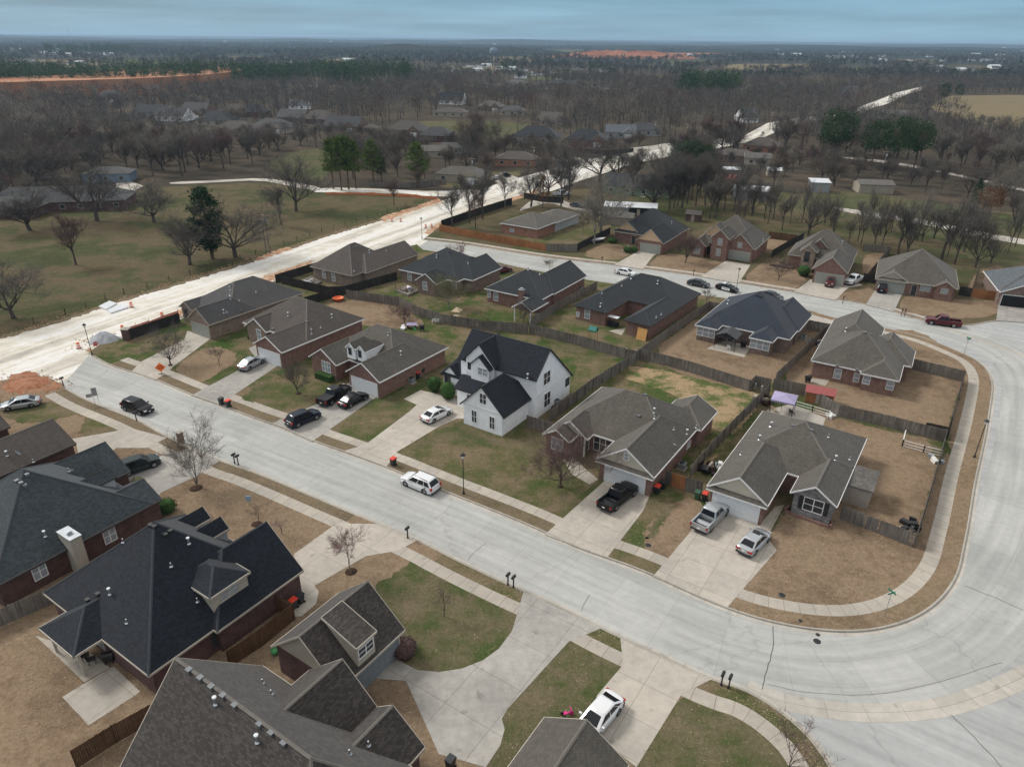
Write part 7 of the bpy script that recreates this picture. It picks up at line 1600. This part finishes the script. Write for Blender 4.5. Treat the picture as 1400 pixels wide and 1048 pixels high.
shrub(1068, 365, 1, .5, 'low mulch-coloured bushes before the arched entry house', m='twig_brown', box=(5, 1.2)); shrub(975, 352, 1, .5, 'low shrubs under the two-storey brick front', m='leaf_rust', box=(5.5, 1.0)); shrub(1262, 404, 1, .5, 'low shrub bed under the wide grey roof front', m='twig_red', box=(3.5, .9)); shrub(760, 562, .7, .9, 'dark twiggy shrub behind the white house', m='twig_brown'); shrub(120, 246, 3.0, 2.4, 'dark bush clump behind the long ranch house', m='needles_dark', z=ZG)
# ------------------------------------------------------------------ the older neighbourhood beyond: houses with walls, roofs, windows
def far_house(label, px, py, w_, d_, ang, roof='taupe', wall='red', rise=2.6, h=2.8, gable=0, group=None, z=ZG, trim='trim_cream', wing=0, name='house', cat='house'):
    c = P(px, py, z); t = thing(name, label, cat, c, R(ang), group); wm_, rm_ = MB(), MB()
    def blk(x0, x1, y0, y1, h, rise, ax, g0, g1):
        o_ = .4; hw = (y1-y0)/2 if ax == 'u' else (x1-x0)/2; X0, X1, Y0, Y1 = x0-o_, x1+o_, y0-o_, y1+o_; zr = h+rise
        wm_.box(x0, x1, y0, y1, 0, h+.05)
        A, B, C_, D = (X0, Y0, h), (X1, Y0, h), (X1, Y1, h), (X0, Y1, h)
        if ax == 'u':
            m = (Y0+Y1)/2; i = min((Y1-Y0)/2, (X1-X0)/2-.2); p, q = (X0+(0 if g0 else i), m, zr), (X1-(0 if g1 else i), m, zr); f = [(A, B, q, p), (C_, D, p, q), (D, A, p), (B, C_, q)]
        else:
            m = (X0+X1)/2; i = min((X1-X0)/2, (Y1-Y0)/2-.2); p, q = (m, Y0+(0 if g0 else i), zr), (m, Y1-(0 if g1 else i), zr); f = [(B, C_, q, p), (D, A, p, q), (A, B, p), (C_, D, q)]
        for k, fc in enumerate(f):
            if k > 1 and ((k == 2 and g0) or (k == 3 and g1)): wm_.poly(fc)
            else: rm_.poly(fc)
        rm_.poly([D, C_, B, A])
    blk(-w_/2, w_/2, 0, d_, h, rise, 'u', gable & 1, gable & 1)
    if wing: blk(w_/2-wing-.5, w_/2-.5, -2.6, d_*.6, h+.02, min(rise*.9, wing*.42), 'v', 1, 0)
    wm_.build('wall', wall, t); rm_.build('roof', roof, t)
    n = max(2, int(w_/4.5))
    for k in range(n):
        x = -w_/2+w_*(k+.5)/n
        if wing and x > w_/2-wing-1: continue
        fb = MB(); fb.box(x-.75, x+.75, -.06, .02, .85, 2.2); f_ = fb.build('window', trim, t); pb = MB(); pb.box(x-.62, x+.62, -.09, -.061, .98, 2.07); pb.build('pane', 'glass', f_)
    if wing: gb = MB(); gb.box(w_/2-wing*.5-2.4, w_/2-wing*.5+1.4, -2.68, -2.58, .05, 2.3); gb.build('garage_door', 'door_white', t)
    return t
FH = [
 ('grey-roofed ranch house with white garage by the road bend', 628, 250, 21, 10, -12, 'taupe', 'tan_siding', 2.2, 0, 6), ('red brick ranch house with brown roof by the road', 704, 228, 19, 11, -8, 'brown', 'orange', 2.6, 0, 0),
 ('pale cottage with split grey and tan roof', 592, 216, 13, 9, -5, 'old_shingle', 'tan_siding', 1.9, 1, 0), ('small grey-roofed garage with pale walls', 617, 211, 11, 8, -8, 'grey', 'grey_siding', 1.8, 1, 0),
 ('large brown hip-roofed house left of centre', 553, 186, 24, 14, -15, 'brown', 'redtan', 4.4, 0, 7), ('tiny brown shed house left of the brown hip roof', 505, 183, 9, 7, -10, 'brown', 'tan_siding', 2, 0, 0), ('dark brown hipped house right of the brown hip roof', 594, 194, 21, 13, -10, 'dark_shingle', 'wine', 3.6, 0, 0),
 ('wide black-roofed house above the red brick ranch', 730, 196, 28, 15, -14, 'slate', 'taupewall', 4.6, 0, 0), ('black-roofed house at the lay-by', 800, 200, 24, 14, -12, 'slate', 'redtan', 4.4, 0, 7), ('teal-roofed house beyond the lay-by', 848, 189, 18, 12, -8, 'bluegrey', 'grey_siding', 3.4, 1, 6), ('dark-roofed house by the red pickup truck', 880, 186, 22, 12, -5, 'dark_shingle', 'grey_siding', 3.4, 0, 0),
 ('tan two-storey gable among bare trees', 750, 172, 15, 12, -20, 'taupe', 'tan_siding', 4.4, 1, 0), ('long low brown house near the green clearing', 614, 160, 26, 12, -8, 'brown', 'tan_siding', 2.6, 0, 0), ('white house with black roof in the woods', 616, 143, 22, 14, -10, 'black', 'white', 5.6, 1, 7), ('brick house right of the white woodland house', 668, 152, 22, 13, -14, 'taupe', 'redtan', 3.6, 0, 7), ('pale bungalow behind the brick woodland house', 700, 158, 20, 12, -5, 'grey', 'tan_siding', 3, 0, 0),
 ('pale brick estate house on the rise', 717, 124, 26, 15, -8, 'old_shingle', 'taupewall', 5, 0, 7), ('grey estate house with white gables', 748, 123, 24, 14, -5, 'grey', 'white', 5, 1, 6), ('dark-roofed estate house with white gable end', 772, 122, 30, 15, -8, 'dark_shingle', 'grey_siding', 5.4, 1, 0), ('long tan house below the pine woods', 522, 116, 34, 14, -4, 'old_shingle', 'tan_siding', 4, 0, 0),
 ('brown-roofed brick house at the bend, farthest right', 1038, 208, 18, 12, -28, 'brown', 'orange', 3.2, 0, 0), ('low brown house left of the bend house', 1003, 222, 18, 10, -20, 'brown', 'redtan', 2.2, 0, 0), ('tan cottage below the bend house', 1035, 226, 12, 8, -15, 'old_shingle', 'creamwall', 1.8, 1, 0), ('blue-white gabled house by the far road', 1027, 168, 12, 12, 20, 'bluegrey', 'white', 5, 1, 0), ('blue-grey house near the far road segment', 1163, 130, 18, 14, 0, 'bluegrey', 'blue_siding', 5, 1, 0), ('low brown barn right of the far road', 1228, 163, 26, 12, -10, 'old_shingle', 'tan_siding', 2.4, 1, 0),
 ('dark red house in the far left woods', 146, 139, 24, 14, -10, 'grey', 'wine', 5, 0, 7), ('dark navy-roofed house of the left woodland street', 204, 162, 26, 14, -15, 'slate', 'grey_siding', 4.6, 1, 0), ('dark house behind the navy-roofed one', 232, 166, 22, 13, -10, 'dark_shingle', 'white', 4.4, 1, 0), ('tall tan brick gable in the woodland street', 264, 162, 20, 14, -14, 'grey', 'redtan', 6, 1, 7),
 ('charcoal-roofed house before the tall gable', 291, 172, 26, 14, -15, 'slate', 'taupewall', 4.6, 0, 0), ('rust brick house of the woodland street', 318, 160, 20, 13, -5, 'brown', 'wine', 4.6, 0, 0), ('small black-roofed house right of the rust brick', 345, 160, 18, 12, -10, 'black', 'wine', 4.2, 0, 0), ('brown hipped house in front of the rust brick', 318, 186, 26, 14, -12, 'brown', 'tan_siding', 4, 0, 0), ('grey house with bright skylights', 366, 182, 26, 14, -15, 'grey', 'taupewall', 4, 0, 7), ('grey-roofed house near the right of the woodland street', 397, 168, 20, 13, -12, 'grey', 'redtan', 4.4, 1, 0),
 ('pale house high in the woodland street', 407, 150, 16, 10, -8, 'bluegrey', 'white', 3.4, 1, 0), ('red brown brick house by the woodland street end', 432, 170, 24, 14, -16, 'brown', 'wine', 4.6, 0, 0), ('dark gabled house at the woodland street end', 466, 180, 24, 14, -14, 'dark_shingle', 'redtan', 4.6, 1, 7), ('distant pink brick house in the pines', 308, 122, 18, 12, 0, 'brown', 'redtan', 4.6, 1, 0)]
for q in FH: far_house(q[0], q[1], q[2], q[3]*.84, q[4]*.9, q[5], q[6], q[7], q[8], 2.8, q[9], wing=q[10])
# the long ranch at the left and its garage, green garage by the grove, sheds
far_house('long dark ranch house under the oaks at the left edge', 75, 290, 38, 13, 12, 'dark_shingle', 'wine', 3.4, 2.8, 0); far_house('grey-roofed ranch annex at the far left edge', 0, 300, 18, 11, 4, 'grey', 'wine', 2.4, 2.7, 0); far_house('blue-doored garage behind the long ranch', 146, 250, 15, 9, 10, 'grey', 'blue_siding', 1.8, 3.0, 0, name='garage', cat='garage')
far_house('dark-roofed house with green gable end behind the grove', 868, 268, 22, 12, -22, 'slate', 'green_siding', 3.2, 2.8, 1, trim='trim_white')
for l, px, py, w_, d_, h_, rz, wm_, rm_, rf, ri in [('long metal-roofed open shed beyond the trees', 1026, 272, 11, 6, 3.2, -15, 'grey_siding', 'metal_white', 'gable', 1.0), ('square metal shed with a dark open side', 1118, 262, 6, 5.5, 3.4, -10, 'grey_siding', 'metal_white', 'mono', .5), ('tan shed with a pale flat roof by the green strip', 1192, 262, 11, 8, 3.0, -8, 'tan_siding', 'old_shingle', 'gable', 1.0),
    ('white-roofed carport left of the peach gabled roof', 843, 292, 7, 5, 2.4, -12, 'grey_siding', 'metal_white', 'mono', .4), ('long pale flat roof right behind the carport', 873, 293, 10, 5, 2.4, -12, 'dark_gap', 'metal_white', 'mono', .4), ('low grey hipped outbuilding before the carport', 845, 305, 8, 6, 2.3, -15, 'tan_siding', 'old_shingle', 'hip', 1.2), ('cream barn-like hut right of the grove', 993, 254, 5, 5, 2.6, -10, 'creamwall', 'red_roof', 'gable', 1.3), ('small silver-roofed hut above the cream hut', 999, 240, 6, 4, 2.4, -10, 'grey_siding', 'metal_white', 'mono', .4), ('tiny white-roofed hut near the metal shed', 1057, 240, 5, 4, 2.2, -10, 'tan_siding', 'metal_white', 'gable', .8), ('red-brown shed between two back-street houses', 948, 302, 4, 3, 2.2, -25, 'wine', 'brown', 'gable', .8)]:
    shed(l, P(px, py, ZG), w_, d_, h_, R(rz), wm_, rm_, rf, ri, oh=.3)
for i, (a, b, t_) in enumerate([(932, 212, 178), (946, 208, 172), (958, 212, 176), (972, 206, 168), (986, 208, 172), (998, 202, 166), (1008, 204, 170), (1066, 186, 158), (1078, 188, 156), (1090, 184, 150), (1103, 184, 152), (1116, 180, 146), (1150, 176, 146), (1162, 174, 142), (1172, 170, 144), (1060, 196, 170), (1246, 142, 124), (1268, 140, 122)]):
    tr(a, b, t_, 'tall' if i % 2 else 'oak', i % 3+1, 'bare tree screening the far stretch of new road', 1.2, cm=('twig_grey', 'twig_brown', 'twig_pale')[i % 3], tw=4800 if i % 2 else 6500, group='bare trees screening the far road')
# water tank far away
t = thing('water_tower', 'dark blue water tank on legs far beyond the woods', 'water tower', P(675, 96, ZG)); m_ = MB(); m_.lathe([(0, 21), (5, 22), (6.5, 25), (6.5, 29), (4, 32), (0, 33)], 16); m_.build('tank', 'blue_siding', t)
for k in range(4): l_ = MB(); a = k*math.pi/2; l_.tube((5.5*math.cos(a), 5.5*math.sin(a), 0), (4.8*math.cos(a), 4.8*math.sin(a), 24), .35, n=6); l_.build('leg', 'metal_grey', t)
for px, top, l in ((97, 42, 'thin radio mast on the left horizon'), (833, 46, 'thin radio mast right of centre on the horizon')):
    b = P(px, 58, ZG); t = thing('radio_mast', l, 'mast', b); m_ = MB(); h_ = 95; m_.tube((0, 0, 0), (0, 0, h_), 1.5, .8, 4); m_.build('lattice', 'metal_grey', t)
# scattered roofs far across the country
rr = random.Random(11); protos = []
for i, (wc, rc, w_, d_, h_) in enumerate([('white', 'metal_white', 34, 18, 6), ('tan_siding', 'old_shingle', 22, 13, 4), ('white', 'grey', 26, 14, 5), ('redtan', 'brown', 24, 14, 4)]):
    m_ = MB(); m_.box(-w_/2, w_/2, -d_/2, d_/2, 0, h_, wc); q = [(-w_/2-.5, -d_/2-.5, h_), (w_/2+.5, -d_/2-.5, h_), (w_/2+.5, d_/2+.5, h_), (-w_/2-.5, d_/2+.5, h_)]; a, b = (-w_/2-.5, 0, h_+3.2), (w_/2+.5, 0, h_+3.2)
    for f in ((q[0], q[1], b, a), (q[2], q[3], a, b)): m_.poly(f, rc)
    for f in ((q[1], q[2], b), (q[3], q[0], a)): m_.poly(f, wc)
    protos.append(m_)
pm_ = []
spots = [(rr.uniform(*xr), rr.uniform(*yr), k) for xr, yr, n, ks in (((0, 120), (58, 80), 16, (0, 1, 2)), ((60, 250), (62, 76), 16, (0, 2, 2)), ((480, 720), (58, 72), 12, (0, 2, 1)), ((1130, 1400), (71, 85), 40, (0, 0, 2, 3)), ((940, 1130), (62, 80), 8, (0, 2)), ((760, 830), (96, 100), 4, (1, 2)), ((640, 780), (88, 98), 6, (0, 2)), ((360, 480), (78, 90), 5, (0, 2)), ((0, 900), (55, 60), 14, (0, 2)), ((590, 690), (92, 100), 6, (2, 1)), ((700, 810), (100, 110), 7, (1, 2)), ((940, 1020), (96, 104), 5, (1, 2)), ((1270, 1370), (92, 100), 7, (0, 2)), ((20, 120), (84, 92), 8, (2, 1, 0)), ((660, 740), (114, 122), 5, (1, 2)), ((410, 450), (117, 123), 3, (1, 2)), ((800, 850), (122, 130), 3, (1, 2)), ((900, 1400), (62, 68), 14, (0, 0, 2))) for _ in range(n) for k in [rr.choice(ks)]]
for x, y, k in spots:
    b = P(x, y, ZG)
    if len(pm_) < 4: pm_ = [p_.build('far_building') for p_ in protos]; used = set()
    if k not in used: o_ = pm_[k]; used.add(k)
    else: o_ = pm_[k].copy(); COL.objects.link(o_)
    o_.location = b; o_.rotation_euler = (0, 0, rr.uniform(-.5, .5)); far_ = b.y/1500; s_ = (.5+.2*min(far_, 2.2))*rr.uniform(.7, 1.1); o_.scale = (s_, s_, s_); tag(o_, 'far-off pale building showing above the distant woods', 'building', 'far-off buildings among the woods')
for k in range(4):
    if k not in used: bpy.data.objects.remove(pm_[k])
# ------------------------------------------------------------------ woods
def inside(pt, poly):
    x, y = pt; c = False; n = len(poly)
    for i in range(n):
        a, b = poly[i], poly[(i+1) % n]
        if (a[1] > y) != (b[1] > y) and x < (b[0]-a[0])*(y-a[1])/(b[1]-a[1])+a[0]: c = not c
    return c
clear = [W2(q) for q in ([(-900, 1200), (-900, 340), (-300, 300), (0, 290), (180, 240), (240, 243), (330, 236), (360, 225), (372, 212), (405, 200), (450, 203), (470, 250), (590, 262), (640, 250), (720, 232), (840, 232), (860, 262), (905, 262), (1000, 318), (1040, 290), (1120, 318), (1190, 320), (1320, 352), (1360, 340), (1450, 345), (2400, 500), (2400, 1300)],
 [(1050, 296), (1060, 258), (1180, 254), (1300, 270), (1440, 292), (1440, 352), (1120, 322)], [(1268, 150), (1300, 129), (1400, 128), (1600, 125), (1600, 172), (1400, 176), (1330, 170)], [(500, 192), (525, 172), (560, 160), (740, 162), (745, 180), (660, 194), (560, 200)], [(1130, 296), (1180, 270), (1290, 284), (1420, 300), (1500, 330), (1500, 348), (1330, 330), (1200, 306)], [(1060, 275), (1100, 262), (1180, 258), (1290, 276), (1290, 285), (1180, 272), (1100, 292)],
 [(1140, 218), (1150, 210), (1310, 234), (1440, 262), (1440, 272), (1310, 246)], [(930, 252), (990, 252), (1050, 290), (1010, 318), (930, 300)], [(60, 108), (170, 94), (300, 88), (350, 94), (300, 106), (100, 116)], [(60, 98), (190, 88), (195, 94), (90, 104)], [(880, 80), (960, 66), (1210, 66), (1212, 71), (980, 78)], [(710, 79), (760, 66), (822, 70), (760, 79)], [(800, 82), (812, 62), (905, 62), (905, 82)])]+PCLEAR
roadpoly = [(P(a, b).x, P(a, b).y) for a, b in cN[6:]]+[(P(a, b).x, P(a, b).y) for a, b in cS[:14]]
hpos = [(P(q[1], q[2], ZG), max(q[3], q[4])*.62) for q in FH]+[(P(868, 268), 14), (P(1026, 272), 9), (P(1118, 262), 8), (P(1192, 262), 10), (P(146, 250), 12)]
def hcap(x, y, h):
    for p_, r_ in hpos+[(P(1310, 166, 0), 45), (P(1385, 173, 0), 60), (P(1139, 218, 0), 13), (P(1220, 228, 0), 24)]:
        dx, fr_ = abs(x-p_.x), p_.y-y
        if dx < r_*1.1 and 0 < fr_ < 170: h = min(h, 6.5+fr_*.075)
    return h
cell = {}
def roadview(x, y):
    q = pix((x, y, 0))[0]; return q < 925 or 1012 < q < 1062 or 1170 < q < 1265
def okspot(x, y, md):
    if inside((x, y), roadpoly) or (y < 800 and roadview(x, y) and (inside((x, y+10), roadpoly) or inside((x, y+20), roadpoly) or inside((x, y+32), roadpoly))) or any(inside((x, y), c) for c in clear): return False
    for p_, r_ in hpos:
        dx, dy = x-p_.x, y-p_.y-5
        if dx*dx+dy*dy < r_*r_: return False
        # keep an open look toward each house
        if abs(dx) < r_*.8 and -24 < dy < 0: return False
    i, j = int(x//md), int(y//md)
    for a in (-1, 0, 1):
        for b in (-1, 0, 1):
            for q in cell.get((i+a, j+b, md), ()): 
                if (q[0]-x)**2+(q[1]-y)**2 < md*md*.7: return False
    cell.setdefault((i, j, md), []).append((x, y)); return True
pineband = [W2(q, ZG) for q in ([(-200, 140), (0, 132), (110, 131), (200, 128), (330, 124), (380, 124), (470, 124), (560, 122), (570, 104), (480, 100), (340, 103), (200, 108), (0, 118), (-200, 124)], [(640, 104), (740, 106), (830, 108), (830, 100), (640, 97)], [(180, 76), (60, 76), (60, 70), (180, 70)], [(925, 140), (1010, 138), (1000, 128), (930, 128)])]
rr = random.Random(21)
plain('far_wood_a', (.062, .066, .064), .95, var=.25, scale=.01); plain('far_wood_b', (.10, .092, .080), .95, var=.25, scale=.01)
def wobble(x, y): return math.sin(x*.011+1.3)+math.sin(y*.017-x*.006)+math.sin(x*.031+y*.023)
near = []
tries = 0
while tries < 26000:
    tries += 1; y = math.sqrt(rr.uniform(150**2, 900**2)); x = rr.uniform(-.8, .8)*y
    town = -.08*y < x < .36*y and 190 < y < 560
    if town and rr.random() < .35: continue
    if okspot(x, y, 9.5): near.append((x, y))
pin = lambda x, y: any(inside((x, y), c) for c in pineband)
bare = sorted([q for q in near if not pin(*q)], key=lambda q: math.hypot(*q)); pines = [q for q in near if pin(*q)]
vis = [q for q in bare if -30 < pix((q[0], q[1], 0))[0] < 1430]
single, rest = vis[:236], set(vis[236:])
for i, (x, y) in enumerate(single):
    tall = rr.random() < .55; h_ = hcap(x, y, rr.uniform(11, 17))
    plant_tree((x, y, ZG), h_, 'tall' if tall else 'oak', rr.randint(1, 3), 'leafless tree in the bare woods beyond the houses', 'bark', rr.choice(['twig_grey', 'twig_grey', 'twig_brown', 'twig_brown', 'twig_red', 'twig_pale']), 1.15 if tall else 1.1, 4800 if tall else 6500, 'leafless trees in the woods beyond the houses')
def lod_tree(V, F, M, x, y, h, n, w_, rr, pine=False, mi=0, flat=1.0):
    """many narrow leaf-thin blades from a stem: how a whole crown reads at this distance"""
    ncl = 7 if n > 60 else 4; R_ = h*(.36 if not pine else .26); cls = []
    for c in range(ncl):
        a = rr.uniform(0, 6.28); q = rr.uniform(.1, .62)*R_; zc_ = h*rr.uniform(.42, .8) if not pine else h*rr.uniform(.3, .85); q = q*(1.2-zc_/h*(.8 if pine else .4)); cls.append((math.cos(a)*q, math.sin(a)*q, zc_))
    k0 = len(V); t_ = h*.016+.04; V += [(x-t_, y, ZG), (x+t_, y, ZG), (x, y, ZG+h*.75)]; F.append((k0, k0+1, k0+2)); M.append(4 if not pine else 4)
    for k in range(n):
        cx, cy, cz = cls[k % ncl]; px, py, pz = cx+rr.gauss(0, R_*.30), cy+rr.gauss(0, R_*.30), cz+rr.gauss(0, h*.10)
        if pine: dx, dy, dz = rr.gauss(0, .7), rr.gauss(0, .7), rr.gauss(0, .4); l = rr.uniform(.5, 1.2)*h/14
        else: dx, dy, dz = px/R_*.8+rr.gauss(0, .35), py/R_*.8+rr.gauss(0, .35), rr.gauss(.75, .4); l = rr.uniform(1.0, 2.4)*h/14
        pz = max(pz, h*.16); m_ = w_*rr.uniform(.6, 1.5); a = rr.uniform(0, 3.14); sx_, sy_ = math.cos(a)*m_, math.sin(a)*m_*.6
        k0 = len(V); V += [(x+px-sx_, y+py-sy_, ZG+pz), (x+px+sx_, y+py+sy_, ZG+pz+m_*.4), (x+px+dx*l, y+py+dy*l, ZG+pz+dz*l)]; F.append((k0, k0+1, k0+2)); M.append(mi)
def mass(name, label, pts, n, w_, hr, pine=False, mats_=('twig_grey', 'twig_brown', 'twig_red', 'twig_pale', 'bark')):
    V, F, M = [], [], []
    for x, y in pts:
        hh = rr.uniform(*hr)*(1+.12*wobble(x, y)*.5); u = wobble(x*1.7, y*1.7)+rr.gauss(0, .7)
        mi = (0 if u < .2 else 1 if u < 1.3 else 2 if rr.random() < .4 else 3) if not pine else rr.choice((0, 0, 1))
        hh = hcap(x, y, hh) if y < 900 else hh; d_ = math.hypot(x, y); lodn = n(d_); lod_tree(V, F, M, x, y, hh, lodn, w_(d_), rr, pine, mi)
    me = bpy.data.meshes.new(name); nv, nf = len(V), len(F)
    me.vertices.add(nv); me.vertices.foreach_set('co', np.array(V, dtype=np.float32).ravel()); me.loops.add(nf*3); me.loops.foreach_set('vertex_index', np.array(F, dtype=np.int32).ravel()); me.polygons.add(nf); me.polygons.foreach_set('loop_start', np.arange(0, nf*3, 3, dtype=np.int32))
    for m_ in mats_: me.materials.append(mat(m_))
    me.polygons.foreach_set('material_index', np.array(M, dtype=np.int32)); me.update(calc_edges=True); o = bpy.data.objects.new(name, me); COL.objects.link(o); tag(o, label, 'woods'); struct(o, 'stuff'); print(name, nv, nf); return o
mass('woods', 'continuous leafless woods spreading behind the far houses', list(rest), lambda d: 400 if d < 350 else 270 if d < 550 else 160, lambda d: .065 if d < 350 else .10 if d < 550 else .17, (10, 16))
vp = sorted(pines, key=lambda q: math.hypot(*q))
far_p = []
t_ = 0
while t_ < 9000:
    t_ += 1; y = math.sqrt(rr.uniform(500**2, 2600**2)); x = rr.uniform(-.8, .8)*y
    if pin(x, y) and okspot(x, y, 8.0): far_p.append((x, y))
mass('pine_woods', 'dark green pine woods in a band behind the left houses', pines+far_p, lambda d: 260 if d < 900 else 110, lambda d: .45 if d < 900 else .9, (18, 26), True, ('needles_dark', 'needles', 'needles_dark', 'needles_dark', 'bark_pine'))
farb = []
for lo_, hi_, tr_, md in ((900, 1500, 15000, 13.0), (1500, 2600, 20000, 19.0), (2600, 4600, 14000, 34.0)):
    for _ in range(tr_):
        y = math.sqrt(rr.uniform(lo_**2, hi_**2)); x = rr.uniform(-.78, .78)*y
        if wobble(x*.45, y*.35) > 2.05: continue
        if not pin(x, y) and okspot(x, y, md): farb.append((x, y))
mass('distant_woods', 'hazy grey-brown woods stretching toward the horizon', farb, lambda d: 95 if d < 1500 else 50 if d < 2600 else 30, lambda d: .4 if d < 1500 else .85 if d < 2600 else 1.6, (8, 15), False, ('far_wood_a', 'far_wood_b', 'far_wood_a', 'needles_dark', 'far_wood_a'))
# ------------------------------------------------------------------ air between here and the horizon
g = G('haze_air'); g.n.remove(g.b); pv = g.new('ShaderNodeVolumePrincipled'); pv.inputs['Color'].default_value = (.50, .72, .95, 1); pv.inputs['Density'].default_value = .00009; pv.inputs['Anisotropy'].default_value = .2
g.ln(pv.outputs[0], g.n['Material Output'].inputs['Volume'])
m_ = MB(); m_.box(-14000, 14000, -300, 13500, -1.5, 62); o_ = m_.build('haze', 'haze_air', uvs=False); struct(o_, 'stuff')
